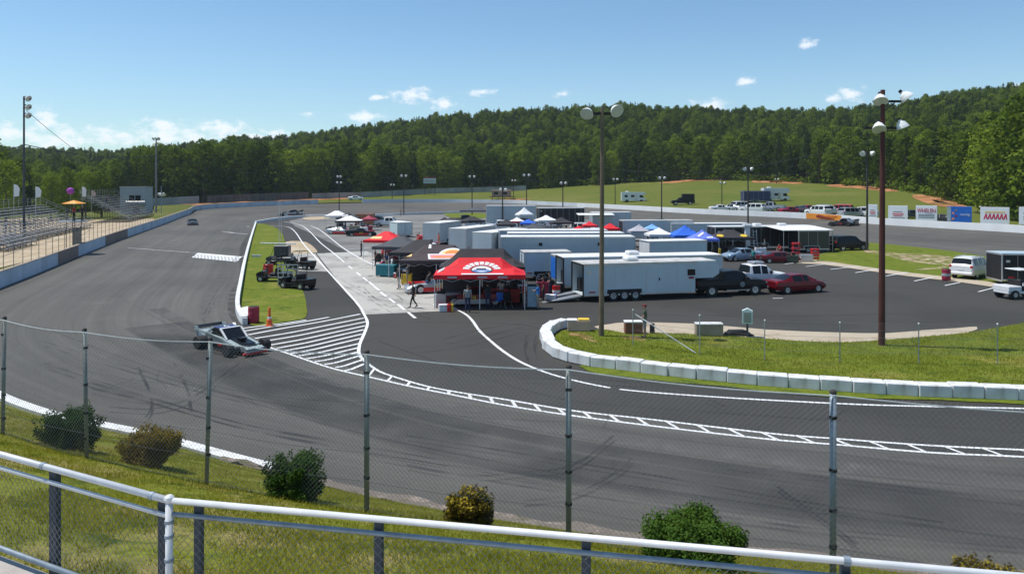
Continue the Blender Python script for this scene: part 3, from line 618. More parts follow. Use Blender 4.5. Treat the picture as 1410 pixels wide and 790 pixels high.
# bay lines across the pit stalls
lines('pit_stall_lines', [[(478, 343), (508, 341.5)], [(468, 352), (512, 349)], [(487, 328), (525, 327)], [(492, 334), (528, 332.5)], [(500, 322), (540, 321)]], 0.2, smooth=0, z=0.014)
# tyre marks
mSkid = bpy.data.materials.new('tyre_mark'); mSkid.use_nodes = True
nt = mSkid.node_tree; bb = nt.nodes['Principled BSDF']; bb.inputs['Base Color'].default_value = (.028, .028, .03, 1); bb.inputs['Roughness'].default_value = .75
geo = nt.nodes.new('ShaderNodeNewGeometry'); nn = nt.nodes.new('ShaderNodeTexNoise'); nn.inputs['Scale'].default_value = .5; nn.inputs['Detail'].default_value = 4; nt.links.new(geo.outputs['Position'], nn.inputs[0])
mr = nt.nodes.new('ShaderNodeMapRange'); mr.inputs[1].default_value = .38; mr.inputs[2].default_value = .68; mr.inputs[3].default_value = 0.0; mr.inputs[4].default_value = .6; nt.links.new(nn.outputs[0], mr.inputs[0]); nt.links.new(mr.outputs[0], bb.inputs['Alpha'])
sk = MB()
def marks(pts, w=0.22, gap=1.6):
    P = [Vector(p) for p in gp(*pts)]; ribbon(sk, P, w, 0.02 + random.random() * .004)
for pts in ([(125, 535), (190, 548), (250, 545), (300, 520), (330, 500)], [(150, 560), (210, 563), (262, 548), (310, 515)], [(190, 505), (205, 535), (208, 560), (200, 575)], [(240, 500), (256, 530), (262, 560)], [(120, 525), (230, 555), (340, 585), (450, 605)],
            [(60, 470), (160, 500), (300, 540), (440, 565)], [(60, 500), (200, 545), (360, 590), (560, 625), (760, 660)], [(560, 600), (700, 622), (900, 655), (1100, 690), (1300, 720)], [(500, 625), (700, 660), (900, 690), (1100, 720)],
            [(560, 640), (650, 655), (720, 650), (790, 640), (845, 600)], [(720, 690), (790, 680), (850, 650), (870, 630)], [(1070, 670), (1110, 700), (1160, 735), (1180, 750)], [(1000, 640), (1200, 665), (1410, 690)], [(900, 700), (1100, 725), (1400, 755)],
            [(725, 462), (722, 480), (728, 495)], [(738, 462), (735, 478), (740, 490)], [(520, 400), (548, 408), (560, 420), (590, 432)], [(500, 395), (520, 412), (560, 416), (600, 420)], [(470, 385), (500, 402), (540, 425)], [(455, 390), (480, 410), (498, 428)],
            [(600, 470), (680, 450), (740, 445), (780, 440)], [(560, 480), (640, 470), (720, 450)], [(300, 398), (285, 425), (280, 440), (290, 452)], [(700, 520), (900, 528), (1000, 560)]):
    marks(pts, random.uniform(.07, .13)); marks([(x + 1.5, y + 7) for x, y in pts], random.uniform(.06, .11))
tag(sk.build('tyre_marks', mSkid), kind='structure')
mPale = mat('pale_scuff', (0.17, 0.165, 0.155), 0.9, var=0.3, scale=2)
nt = mPale.node_tree; bb = nt.nodes['Principled BSDF']; geo = nt.nodes.new('ShaderNodeNewGeometry'); nn = nt.nodes.new('ShaderNodeTexNoise'); nn.inputs['Scale'].default_value = .9; nn.inputs['Detail'].default_value = 6; nt.links.new(geo.outputs['Position'], nn.inputs[0])
mr = nt.nodes.new('ShaderNodeMapRange'); mr.inputs[1].default_value = .42; mr.inputs[2].default_value = .7; mr.inputs[4].default_value = .55; nt.links.new(nn.outputs[0], mr.inputs[0]); nt.links.new(mr.outputs[0], bb.inputs['Alpha'])
b = MB()
for pts, w_ in (([(306, 382), (295, 400), (280, 420), (279, 438), (288, 446)], .4), ([(315, 390), (302, 410), (292, 430)], .3), ([(326, 382), (318, 405), (315, 430), (320, 440)], .7), ([(330, 345), (318, 372), (310, 395)], .5), ([(200, 356), (222, 343), (240, 332)], 1.4), ([(262, 350), (290, 335), (312, 330)], 1.2),
                ([(540, 548), (640, 566), (760, 590), (900, 615), (1100, 640), (1400, 660)], 1.1), ([(380, 505), (450, 522), (540, 545)], 1.0), ([(950, 300), (1060, 303), (1110, 308)], 3.0), ([(900, 312), (1000, 316), (1060, 322)], 1.5)):
    ribbon(b, gp(*pts), w_, 0.018)
tag(b.build('pale_scuffs', mPale), kind='structure')
b = MB(); rc = random.Random(31)
for k, (c0, w_) in enumerate((([(60, 452), (200, 505), (340, 552), (480, 592), (640, 628), (860, 668), (1100, 702), (1410, 742)], .035), ([(150, 400), (230, 445), (330, 487), (460, 530), (620, 570), (800, 604), (1050, 640), (1410, 676)], .03), ([(520, 470), (620, 505), (760, 545), (900, 562), (1410, 596)], .025), ([(640, 436), (760, 430), (900, 432), (1060, 436), (1250, 432)], .04), ([(1010, 398), (1150, 392), (1300, 398)], .04), ([(560, 442), (700, 446), (742, 452)], .03))):
    ribbon(b, gp(*[(x, y + rc.uniform(-1, 1)) for x, y in c0]), w_, .0135, 8, .4)
for i in range(34):
    x, y = rc.uniform(60, 1400), rc.uniform(460, 720)
    if y > 560 + x * .1: continue
    q = [(x, y)]; a = rc.uniform(-.5, .5) + (1.57 if i % 3 == 0 else 0)
    for j in range(5): a += rc.uniform(-.6, .6); x += math.cos(a) * rc.uniform(8, 22); y += math.sin(a) * rc.uniform(2, 8); q.append((x, y))
    if not any(abs(p[0] - 860) < 700 and 440 < p[1] < 560 and p[0] > 740 for p in q): ribbon(b, gp(*q), rc.uniform(.012, .022), .0137, 3, .5)
tag(b.build('asphalt_cracks', mat('crack_filler', (.028, .027, .026), .8)), kind='structure')
mGroove = bpy.data.materials.new('rubber_groove'); mGroove.use_nodes = True; nt = mGroove.node_tree; bb = nt.nodes['Principled BSDF']; bb.inputs['Base Color'].default_value = (.045, .045, .044, 1); bb.inputs['Roughness'].default_value = .75
geo = nt.nodes.new('ShaderNodeNewGeometry'); nn = nt.nodes.new('ShaderNodeTexNoise'); nn.inputs['Scale'].default_value = .35; nn.inputs['Detail'].default_value = 6; nt.links.new(geo.outputs['Position'], nn.inputs[0])
mr = nt.nodes.new('ShaderNodeMapRange'); mr.inputs[1].default_value = .3; mr.inputs[2].default_value = .7; mr.inputs[3].default_value = .06; mr.inputs[4].default_value = .30; nt.links.new(nn.outputs[0], mr.inputs[0]); nt.links.new(mr.outputs[0], bb.inputs['Alpha'])
b = MB(); gm = [(215, 447), (262, 471), (350, 512), (460, 556), (580, 592), (720, 622), (900, 652), (1100, 682), (1410, 722), (1600, 745)]
for k, wd in ((0, 3.6), (9, 2.2), (-22, 1.0)): ribbon(b, gp(*[(x, y + k) for x, y in gm]), wd, .0145 + .001 * (k % 3), 8)
tag(b.build('rubber_groove', mGroove), kind='structure')

# ------------------------------------------------------------------ trees
TRI = 0
def leaf_cloud(name, clumps, per, size, m_, seed, flat=1.0, droop=0.0, parent=None):
    rng = np.random.default_rng(seed); C = []; Nn = []; Sz = []
    for (cx, cy, cz, rx, ry, rz_) in clumps:
        d = rng.normal(size=(per, 3)); d /= np.linalg.norm(d, axis=1)[:, None]; rr = rng.uniform(.55, 1.08, (per, 1))
        C.append(np.array([cx, cy, cz]) + d * rr * np.array([rx, ry, rz_])); q = d * flat + rng.normal(size=(per, 3)) * .5; q[:, 2] += .35 - droop; Nn.append(q / np.linalg.norm(q, axis=1)[:, None]); Sz.append(size * rng.uniform(.6, 1.35, per))
    C, Nn, Sz = np.concatenate(C), np.concatenate(Nn), np.concatenate(Sz)[:, None]
    a = np.cross(Nn, rng.normal(size=Nn.shape)); a /= np.linalg.norm(a, axis=1)[:, None] + 1e-9; c = np.cross(Nn, a)
    V = np.stack([C - a * Sz * .5, C - c * Sz * .38, C + a * Sz * .55, C + c * Sz * .38 + Nn * Sz * .12], 1); n = len(C)
    me = bpy.data.meshes.new(name); me.vertices.add(4 * n); me.vertices.foreach_set('co', V.ravel()); me.loops.add(4 * n); me.loops.foreach_set('vertex_index', np.arange(4 * n, dtype=np.int32))
    me.polygons.add(n); me.polygons.foreach_set('loop_start', np.arange(0, 4 * n, 4, dtype=np.int32)); me.polygons.foreach_set('loop_total', np.full(n, 4, dtype=np.int32)); me.materials.append(m_); me.update(calc_edges=True)
    o = bpy.data.objects.new(name, me); COL.objects.link(o)
    if parent: o.parent = parent
    return o
def trunk_mesh(h, r, limbs, seed, parent, m_=mBark):
    rd = random.Random(seed); b = MB(); p = Vector((0, 0, -.6)); d = Vector((rd.uniform(-.05, .05), rd.uniform(-.05, .05), 1)); k = 5; tops = []
    for i in range(k):
        q = p + d * (h + .6) / k; b.cyl(p, q, r * (1 - i / k * .8), r * (1 - (i + 1) / k * .8), 7); p = q; d += Vector((rd.uniform(-.07, .07), rd.uniform(-.07, .07), 0)); tops.append(q)
    for (x, y, z) in limbs:
        z0 = z * .62; t = min(k - 1, max(0, int(z0 / h * k))); b.cyl(tops[t] if t < len(tops) else p, (x * .8, y * .8, z), r * .28, r * .07, 5)
    return b.build('trunk', m_, parent)
def broadleaf(seed, H, Wd, m_, per=75, size=.62, base=.22):
    rd = random.Random(seed); t = thing('tree', None, 'tree'); cl = []; nC = 34
    for i in range(nC):
        z = base + (1 - base) * (i + .5) / nC; prof = math.sin(math.pi * min(1, (z - base) / (1 - base) * .80 + .16)) ** .7; a = i * 2.4 + rd.uniform(-.4, .4); q = Wd / 2 * prof * rd.uniform(.45, .82) if i < nC - 2 else 0.3
        s_ = Wd * rd.uniform(.13, .21); cl.append((math.cos(a) * q, math.sin(a) * q, z * H - s_ * .4, s_, s_, s_ * rd.uniform(.6, .85)))
    cl.append((0, 0, H * .6, Wd * .26, Wd * .26, H * .24))
    trunk_mesh(H * .82, H * .017 + .06, [(c[0], c[1], c[2]) for c in cl[::3]], seed, t)
    leaf_cloud('crown', cl, per, size, m_, seed, parent=t); return t
def pine(seed, H, Wd, m_, per=34, size=.5, base=.18):
    rd = random.Random(seed); t = thing('tree', None, 'tree'); cl = []
    nL = 15
    for i in range(nL):
        z = base + (1 - base) * i / nL; q = Wd / 2 * (1 - (z - base) / (1 - base)) ** .75
        for k in range(5 if i < 10 else 3):
            a = k * 2 * math.pi / 5 + i * 1.1 + rd.uniform(-.3, .3); rr = q * rd.uniform(.35, .75); s_ = max(.3, q * .38)
            cl.append((math.cos(a) * rr, math.sin(a) * rr, z * H - rr * .12, s_, s_, s_ * .5))
    cl.append((0, 0, H * .97, .25, .25, .8))
    trunk_mesh(H * .95, H * .013 + .05, [], seed, t); leaf_cloud('crown', cl, per, size, m_, seed, droop=.3, parent=t); return t
protoB = [broadleaf(11, 17, 11, fA), broadleaf(12, 18, 9.5, fA, base=.12), broadleaf(13, 16, 12, fB, base=.15), broadleaf(14, 19, 10, fA, base=.1), broadleaf(16, 16, 10, fB, base=.08)]
protoP = [pine(21, 17, 6.2, fC), pine(22, 19, 6.8, fC, base=.3), pine(23, 15, 5.6, fC, base=.1)]
used = set(); ntree = 0
TL = {0: 'broad green tree in the front row of the woods', 1: 'tall narrow-crowned green tree at the edge of the woods', 2: 'bright green spreading tree at the edge of the woods', 3: 'tall full-crowned tree at the edge of the woods',
      4: 'light green low-branched tree at the edge of the woods', 5: 'dark pine standing at the edge of the woods', 6: 'tall dark bare-stemmed pine at the edge of the woods', 7: 'short dark pine at the edge of the woods'}
def put_tree(k, x, y, z, sc, rz, label=None):
    src = protoB[k] if k < 5 else protoP[k - 5]
    if k in used: o = dup(src, (x, y, z), rz, sc=sc)
    else: o = src; o.location = (x, y, z); o.rotation_euler = (0, 0, R(rz)); o.scale = (sc,) * 3; used.add(k)
    o['label'] = label or TL[k]; o['group'] = 'trees along the front edge of the woods, kind %s' % ['a', 'b', 'c', 'd', 'e', 'f', 'g', 'h'][k]; return o
rt = random.Random(5)
rows = [(0, 15.5), (8, 17.5), (17, 19)]
HT = ([-900, 0, 100, 150, 175, 210, 330, 480, 600, 800, 1000, 1200, 1280, 1330, 1370, 1410, 1600], [.74, .74, .62, .72, 1.1, 1.1, 1.12, 1.05, .92, .84, .84, .86, .84, .92, 1.05, 1.12, 1.2])
for off, stp in rows:
    px = -130.0 + off
    while px < 1560:
        D = interp(px, PXT, DT) + 3 + off * 1.1 + rt.uniform(-2, 3); step_px = stp / 2.5 * 1060 / D * rt.uniform(.75, 1.15)
        sc = interp(px, *HT) * rt.uniform(.86, 1.1)
        left = px < 320
        k = rt.choices(range(8), weights=[4, 3, 4.5 if left or px < 460 or 580 < px < 700 or px > 1300 else 1.0, 4, 3 if left or px < 460 or px > 1300 else .8, 1.6, 1.2, .8])[0]
        x = (px - 705) * D / F; z = terr(px, D) - .2
        if k > 4: sc = min(sc, .92)
        put_tree(k, x, D, z, sc, rt.uniform(0, 360)); ntree += 1; px += step_px * .80
# a few trees closer in, behind the left stands and on the right
for px, D, sc, k in ((-10, 170, .95, 3), (8, 160, .78, 0), (40, 178, .62, 5), (70, 176, .6, 0), (92, 182, .62, 3), (118, 188, .66, 0), (140, 190, .62, 1), (1392, 138, 1.18, 2), (1422, 128, 1.38, 4), (1366, 146, 1.02, 2), (1404, 130, .8, 4), (1452, 124, 1.3, 0)):
    put_tree(k, (px - 705) * D / F, D, max(0, terr(px, D)) - .2, sc, rt.uniform(0, 360),
             ('bright green tree close behind the white signs at the right' if px > 1300 else 'green tree standing close behind the left grandstands'))['group'] = 'trees close behind the ' + ('right-hand signs' if px > 1300 else 'left grandstands'); ntree += 1
print('front trees', ntree)
# undergrowth along the wood's foot
ug = []
for i in range(520):
    px = rt.uniform(-120, 1540); D = interp(px, PXT, DT) + rt.uniform(0, 6); x = (px - 705) * D / F; s_ = rt.uniform(.8, 2.2); ug.append((x, D, terr(px, D) + s_ * .5, s_ * 1.3, s_ * 1.1, s_))
tag(leaf_cloud('undergrowth', ug, 40, .7, fA, 9), 'leafy undergrowth along the foot of the woods', 'undergrowth', kind='stuff')
# the mass of the forest on the hills
fc = bpy.data.collections.new('forest_sources')
for t in protoB + protoP:
    for ch in t.children:
        if ch.name.startswith('crown'): fc.objects.link(ch)
names = [o.name for o in fc.objects]; order = sorted(names)
crown_kind = {}
for k, t in enumerate(protoB + protoP):
    for ch in t.children:
        if ch.name.startswith('crown'): crown_kind[ch.name] = k
idx_of = {crown_kind[nm]: i for i, nm in enumerate(order)}
P = []; SC = []; RT = []; ID = []
for it in range(19000):
    px = rt.uniform(-420, 1700); t = rt.random() ** .85; dt, dr = interp(px, PXT, DT) + 21, interp(px, PXR, DR) + 42; D = dt + (dr - dt) * t
    if rt.random() > D / dr * 1.05: continue
    z = terr(px, D)
    P.append(((px - 705) * D / F, D, z - .5)); up_ = (D - dt) / (dr - dt)
    k = rt.choices(range(8), weights=[3, 2, .8, 3, .5, 1.5 + 6 * up_, 1.5 + 6 * up_, 1 + 5 * up_])[0]
    SC.append(rt.uniform(.5, .78) if k < 5 else rt.uniform(.48, .76)); RT.append(rt.uniform(0, 6.28)); ID.append(idx_of[k])
me = bpy.data.meshes.new('forest'); me.from_pydata(P, [], [])
for nm, ty, dat in (('sc', 'FLOAT', SC), ('rt', 'FLOAT', RT), ('kd', 'INT', ID)):
    at_ = me.attributes.new(nm, ty, 'POINT'); at_.data.foreach_set('value', dat)
fo = bpy.data.objects.new('forest', me); COL.objects.link(fo); tag(fo, 'dense mixed forest covering the hills behind the speedway', 'forest', kind='stuff')
ng = bpy.data.node_groups.new('forest_scatter', 'GeometryNodeTree'); ng.interface.new_socket('Geometry', in_out='INPUT', socket_type='NodeSocketGeometry'); ng.interface.new_socket('Geometry', in_out='OUTPUT', socket_type='NodeSocketGeometry')
gi, go = ng.nodes.new('NodeGroupInput'), ng.nodes.new('NodeGroupOutput'); ci = ng.nodes.new('GeometryNodeCollectionInfo'); ci.inputs['Collection'].default_value = fc; ci.inputs['Separate Children'].default_value = True; ci.inputs['Reset Children'].default_value = True
iop = ng.nodes.new('GeometryNodeInstanceOnPoints'); iop.inputs['Pick Instance'].default_value = True
def attr(nm, ty):
    n_ = ng.nodes.new('GeometryNodeInputNamedAttribute'); n_.data_type = ty; n_.inputs['Name'].default_value = nm; return n_.outputs[0]
cx = ng.nodes.new('ShaderNodeCombineXYZ'); ng.links.new(attr('rt', 'FLOAT'), cx.inputs[2])
m2p = ng.nodes.new('GeometryNodeMeshToPoints')
ng.links.new(gi.outputs[0], m2p.inputs[0]); ng.links.new(m2p.outputs[0], iop.inputs['Points']); ng.links.new(ci.outputs[0], iop.inputs['Instance']); ng.links.new(attr('kd', 'INT'), iop.inputs['Instance Index'])
ng.links.new(cx.outputs[0], iop.inputs['Rotation']); ng.links.new(attr('sc', 'FLOAT'), iop.inputs['Scale']); ng.links.new(iop.outputs[0], go.inputs[0])
md = fo.modifiers.new('scatter', 'NODES'); md.node_group = ng
print('forest', len(P))

# ================================================================== builders of objects
def text_obj(name, s, size, m_, parent, loc, rot, sx=1.0, depth=0.004, shear=0.0, curve=0.0):
    cu = bpy.data.curves.new(name, 'FONT'); cu.body = s; cu.size = size; cu.align_x = 'CENTER'; cu.align_y = 'CENTER'; cu.extrude = depth; cu.shear = shear; cu.resolution_u = 2
    t = bpy.data.objects.new('tmp', cu); COL.objects.link(t); dg = bpy.context.evaluated_depsgraph_get(); me = bpy.data.meshes.new_from_object(t.evaluated_get(dg)); bpy.data.objects.remove(t)
    if curve:
        for v in me.vertices: v.co.y += curve * (1 - (v.co.x / (size * len(s) * .33)) ** 2)
    me.materials.clear(); me.materials.append(m_); me.name = name
    o = bpy.data.objects.new(name, me); COL.objects.link(o); o.location = loc; o.rotation_euler = [R(a) for a in rot]; o.scale = (sx, 1, 1)
    if parent: o.parent = parent
    return o

# ---------------------------------------------------------------- vehicles
def car_body(parent, st, flags, L, paint, wheels, wr=.34, wt=.22, glass=mGlass, lower=mDarkTrim, extra=None, open_wheel=False):
    """st: stations rear to front (x, zlow, zbelt, ztop, wbody, wtop); flags per interval: b body, g side glass, w sloping screen, p pillar"""
    B = MB(); Gd = {}; Wd_ = {}; secs = []; mid_ = len(flags) * .45
    for (x, zl, zb, zt, wb, wt_) in st:
        zt = max(zt, zb + .012); q = [(wb * .9, zl), (wb * .985, zl + .12), (wb, (zl + zb) / 2 + .04), (wb * .965, zb), (wt_, lerp(zb, zt, .9)), (wt_ * .86, zt), (0, zt + .025)]
        secs.append([(x - L / 2, y, z) for y, z in q] + [(x - L / 2, -y, z) for y, z in reversed(q[:-1])])
    n = 13
    for i in range(len(secs) - 1):
        fl = flags[i]; a, c = secs[i], secs[i + 1]
        for k in range(n - 1):
            row = k if k < 6 else 11 - k; quad = [a[k], c[k], c[k + 1], a[k + 1]]
            tgt = B
            if row == 3 and fl == 'g': tgt = Gd.setdefault((k < 6, i if i == 0 or flags[i - 1] != 'g' else i - 1), MB())
            elif row in (4, 5) and fl in 'w': tgt = Wd_.setdefault('rear_screen' if i < mid_ else 'windscreen', MB())
            elif row == 3 and fl == 'w': tgt = B
            tgt.add(quad, [(3, 2, 1, 0)])
        B.add([a[0], c[0], c[12], a[12]], [(0, 1, 2, 3)])
    B.add(secs[0], [tuple(range(n))]); B.add(secs[-1], [tuple(range(n - 1, -1, -1))])
    B.mat(1)
    for (wx, wy) in wheels:
        for s in (-1, 1): B.cyl((wx - L / 2, s * (wy - .10), wr), (wx - L / 2, s * (wy + .012), wr), wr + .07, n=16)
    B.mat(0)
    if extra: extra(B)
    B.build('body', [paint, lower], parent)
    for g_ in Gd.values(): g_.build('side_window', glass, parent)
    for k_, g_ in Wd_.items(): g_.build(k_, glass, parent)
    for (wx, wy) in wheels:
        for s in (-1, 1):
            t = MB().cyl((wx - L / 2, s * (wy - wt), wr), (wx - L / 2, s * (wy + .025), wr), wr, n=16).build('wheel', mTyre, parent)
            MB().lathe([(wr * .62, 0), (wr * .6, .012), (wr * .2, .004), (wr * .16, .02)], (wx - L / 2, s * (wy + .02), wr), (0, s, 0), 12).build('rim', mRim, t)
def lights(parent, L, w, zf, zr, front=True, fm=None):
    for s in (-1, 1):
        MB().box(L / 2 - .12, L / 2 + .012, s * (w - .28), s * (w - .02), zf - .07, zf + .07, bev=.02).build('headlight', fm or mChrome, parent)
        MB().box(-L / 2 - .012, -L / 2 + .1, s * (w - .2), s * (w + .0), zr - .1, zr + .12, bev=.02).build('tail_light', mTailR, parent)
def sedan(label, paint, loc, rz, cat='car', group=None):
    t = thing('parked_car', label, cat, loc, rz, group); L = 4.85
    st = [(0, .5, .8, .92, .70, .62), (.1, .32, .88, 1.02, .83, .68), (.75, .24, .93, 1.07, .9, .72), (1.55, .22, .95, 1.38, .92, .60), (1.75, .22, .95, 1.42, .92, .59), (2.45, .22, .95, 1.45, .92, .60), (2.53, .22, .95, 1.45, .92, .60), (3.05, .22, .94, 1.40, .92, .61), (3.85, .22, .90, .97, .91, .74), (4.5, .26, .76, .84, .87, .72), (4.78, .34, .62, .70, .78, .6), (4.85, .42, .56, .62, .68, .5)]
    car_body(t, st, 'bbwggpgwbbb', L, paint, [(.95, .88), (3.9, .88)]); lights(t, L - .12, .82, .66, .86)
    MB().box(-L / 2 + .01, L / 2 - 2.2, -.005, .005, .3, .31).box(L / 2 - .08, L / 2 + .005, -.5, .5, .34, .5).build('grille', mDarkTrim, t)
    for s in (-1, 1): MB().box(.95, 1.12, s * .93, s * 1.08, .98, 1.1, bev=.03).build('mirror', paint, t)
    return t
def suv(label, paint, loc, rz, cat='car', group=None, H=1.88, L=5.3):
    t = thing('parked_suv', label, cat, loc, rz, group); h = H - 1.88
    st = [(0, .5, 1.1, 1.15, .85, .82), (.05, .38, 1.16, 1.22, .95, .84), (.12, .36, 1.18, 1.30, .98, .82), (.38, .3, 1.18, 1.78 + h, .99, .76), (.5, .28, 1.18, 1.83 + h, 1.0, .77), (1.5, .28, 1.17, 1.87 + h, 1.0, .78), (1.62, .28, 1.17, 1.87 + h, 1.0, .78), (2.5, .28, 1.15, 1.87 + h, 1.0, .78), (2.6, .28, 1.15, 1.87 + h, 1.0, .78), (3.35, .28, 1.13, 1.8 + h, 1.0, .77), (4.05, .28, 1.10, 1.17, .99, .86), (4.95, .3, 1.0, 1.08, .96, .84), (5.2, .36, .8, .95, .9, .8), (5.3, .44, .7, .86, .82, .7)]
    car_body(t, st, 'bbwpgpgpgwbbb', L, paint, [(1.05, .96), (4.25, .96)], .39); lights(t, L, .94, .88, 1.12)
    MB().box(-L / 2 - .07, -L / 2 + .1, -.93, .93, .42, .62, bev=.03).build('rear_bumper', paint, t)
    MB().box(-L / 2 - .02, -L / 2 + .03, -.26, .26, .78, .93).build('number_plate', mWhite, t)
    for s in (-1, 1):
        MB().box(.95, 1.12, s * 1.0, s * 1.2, 1.12, 1.3, bev=.03).build('mirror', mDarkTrim, t); MB().box(-L / 2 + .6, .5, s * .66, s * .7, H + .03, H + .07).build('roof_rail', mTrim, t)
    return t
def pickup(label, paint, loc, rz, cat='pickup truck', group=None, door_mark=False, rack=False):
    t = thing('pickup_truck', label, cat, loc, rz, group); L = 5.75
    st = [(0, .5, 1.12, 1.14, .94, .92), (.06, .42, 1.16, 1.18, .97, .95), (2.05, .42, 1.16, 1.18, .98, .95), (2.1, .42, 1.16, 1.2, .98, .9), (2.22, .38, 1.16, 1.80, .98, .76), (2.4, .38, 1.16, 1.84, .98, .76), (3.1, .38, 1.16, 1.88, .98, .77), (3.2, .38, 1.16, 1.88, .98, .77), (3.75, .38, 1.14, 1.80, .98, .76), (4.4, .38, 1.10, 1.2, .98, .88), (5.4, .4, 1.05, 1.14, .96, .86), (5.68, .45, .9, 1.05, .92, .82), (5.75, .5, .8, 1.0, .86, .76)]
    def ex(B):
        B.mat(1); B.box(-L / 2 + .1, -L / 2 + 1.98, -.78, .78, 1.0, 1.215); B.mat(0)
        for s in (-1, 1): B.box(-L / 2 + .05, -L / 2 + 2.05, s * .8, s * .96, 1.15, 1.26)
    car_body(t, st, 'bbbwpgpgwbbb', L, paint, [(1.15, .95), (4.7, .95)], .41, extra=ex); lights(t, L, .92, .92, 1.0)
    MB().box(L / 2 - .02, L / 2 + .1, -.93, .93, .48, .66, bev=.03).build('front_bumper', mChrome, t); MB().box(-L / 2 - .1, -L / 2 + .02, -.9, .9, .48, .62, bev=.03).build('rear_bumper', mChrome, t)
    for s in (-1, 1):
        MB().box(.95, 1.1, s * 1.0, s * 1.24, 1.15, 1.42, bev=.03).build('mirror', mDarkTrim, t); MB().box(-.55, 1.35, s * .93, s * 1.04, .4, .46).build('side_step', mTrim, t)
    if door_mark: MB().lathe([(.2, 0), (.2, .006)], (.75, -1.0, .85), (0, -1, 0), 14).build('door_emblem', mCloth['grey'], t)
    if rack: MB().box(-.2, .8, -.5, .5, 1.92, 2.08, bev=.04).build('roof_box', mTrim, t)
    return t
def modified(label, loc, rz, paints, group=None):
    """open-wheeled modified race car"""
    body, deck, bump = paints
    t = thing('race_car', label, 'race car', loc, rz, group)
    b = MB()
    b.mat(0); b.xprism([(-2.15, .22), (1.5, .18), (1.62, .5), (.55, .72), (.42, .78), (-.2, .80), (-.9, .84), (-2.15, .92)], -.62, .62)      # tub
    b.xprism([(.5, .30), (2.15, .22), (2.22, .42), (.5, .70)], -.42, .42)                                                     # nose
    b.build('body', body, t)
    for s in (-1, 1):   # tall side panels kicking outwards behind the doors
        q = MB(); q.xprism([(-2.15, .22), (.55, .20), (.62, .60), (.2, .74), (-.9, .92), (-2.15, 1.02)], s * .60 - .02, s * .60 + .02 + (.0)); q.build('side_panel', body, t)
        MB().xprism([(-2.1, .24), (.5, .22), (.55, .42), (-.6, .50), (-2.1, .55)], s * .635 - .006, s * .635 + .006).build('lower_side_panel', mBlack, t)
        MB().xprism([(-1.0, .82), (-2.15, .93), (-2.15, 1.04), (-1.0, .98)], s * .72 - .012, s * .72 + .012).build('quarter_fin', deck, t)
        text_obj('number', '6', .46, mWhite, t, (-.9, s * .655, .55), (90, 0, 0 if s < 0 else 180), 1.1)
    MB().box(1.62, 2.0, -.3, .3, .5, .56, bev=.02).build('air_scoop', mBlack, t)
    cab = [(-1.05, .80), (-.75, 1.18), (-.45, 1.27), (.02, 1.25), (.62, .74)]
    r_ = MB(); r_.box(-.78, .04, -.50, .50, 1.245, 1.285, bev=.012)
    r_.build('roof', mBlueD, t)
    MB().box(-.08, .08, -.52, .52, 1.24, 1.292, bev=.012).build('roof_front_edge', mWhite, t)
    for s in (-1, 1):
        MB().xprism([(.60, .74), (.66, .74), (.10, 1.26), (.0, 1.26)], s * .53 - .045, s * .53 + .045).build('windscreen_pillar', mWhite, t)
        MB().xprism([(-1.35, .86), (-1.15, .86), (-.62, 1.26), (-.80, 1.26)], s * .52 - .03, s * .52 + .03).build('rear_pillar', deck, t)
        MB().xprism([(-.95, .84), (.40, .80), (.0, 1.2), (-.62, 1.22)], s * .47 - .006, s * .47 + .006).build('side_opening', mGlass, t)
    for s_, px_ in ((-1, -.55), (1, -.55)):
        MB().box(-1.9, -1.2, s_ * .655 - .004, s_ * .655 + .004, .62, .84).build('sponsor_patch', mWhite, t); MB().box(.0, .42, s_ * .655 - .004, s_ * .655 + .004, .34, .5).build('sponsor_patch', mRed, t)
    text_obj('roof_number', '6', .6, mWhite, t, (-.38, 0, 1.30), (0, 0, 90), 1.1)
    dr = MB(); dr.ell((-.35, -.12, 1.02), (.15, .13, .15), 10, 7); dr.build('driver_helmet', mWhite, t, True)
    cg = MB()
    for q_ in (-.42, .42): cg.tube([(-.75, q_, .8), (-.7, q_, 1.22), (.0, q_, 1.2), (.5, q_, .78)], .022, 5)
    cg.tube([(-.7, -.42, 1.2), (-.7, .42, 1.2)], .022, 5).tube([(-.72, -.42, .85), (-.7, .42, 1.2)], .018, 5).build('roll_cage', mTrim, t)
    g = MB(); g.add([(.60, -.48, .76), (.60, .48, .76), (.06, .46, 1.24), (.06, -.46, 1.24)], [(0, 1, 2, 3)]); g.build('windscreen', mGlass, t)
    h = MB(); h.xprism([(.62, .73), (1.75, .56), (1.75, .60), (.62, .79)], -.34, .34); h.box(.9, 1.3, -.16, .16, .72, .86, bev=.03); h.build('bonnet', mBlack, t)
    MB().add([(-1.28, -.46, .9), (-1.28, .46, .9), (-.74, .46, 1.24), (-.74, -.46, 1.24)], [(0, 3, 2, 1)]).build('rear_screen', mCloth['denim'], t)
    sp = MB(); sp.box(-2.20, -2.16, -.74, .74, 1.0, 1.2); sp.build('spoiler', mCharC, t)
    for s in (-1, 1): MB().box(-2.15, -1.75, s * .72, s * .74, .95, 1.2).build('spoiler_end', deck, t)
    f = MB(); f.box(2.2, 2.34, -.62, .62, .10, .22, bev=.02); f.build('front_bumper', bump, t)
    f = MB(); f.xprism([(2.05, .12), (2.3, .12), (2.3, .42), (2.05, .5)], -.45, .45); f.build('nose_panel', mTealP if body is mTealP else body, t)
    bars = MB()
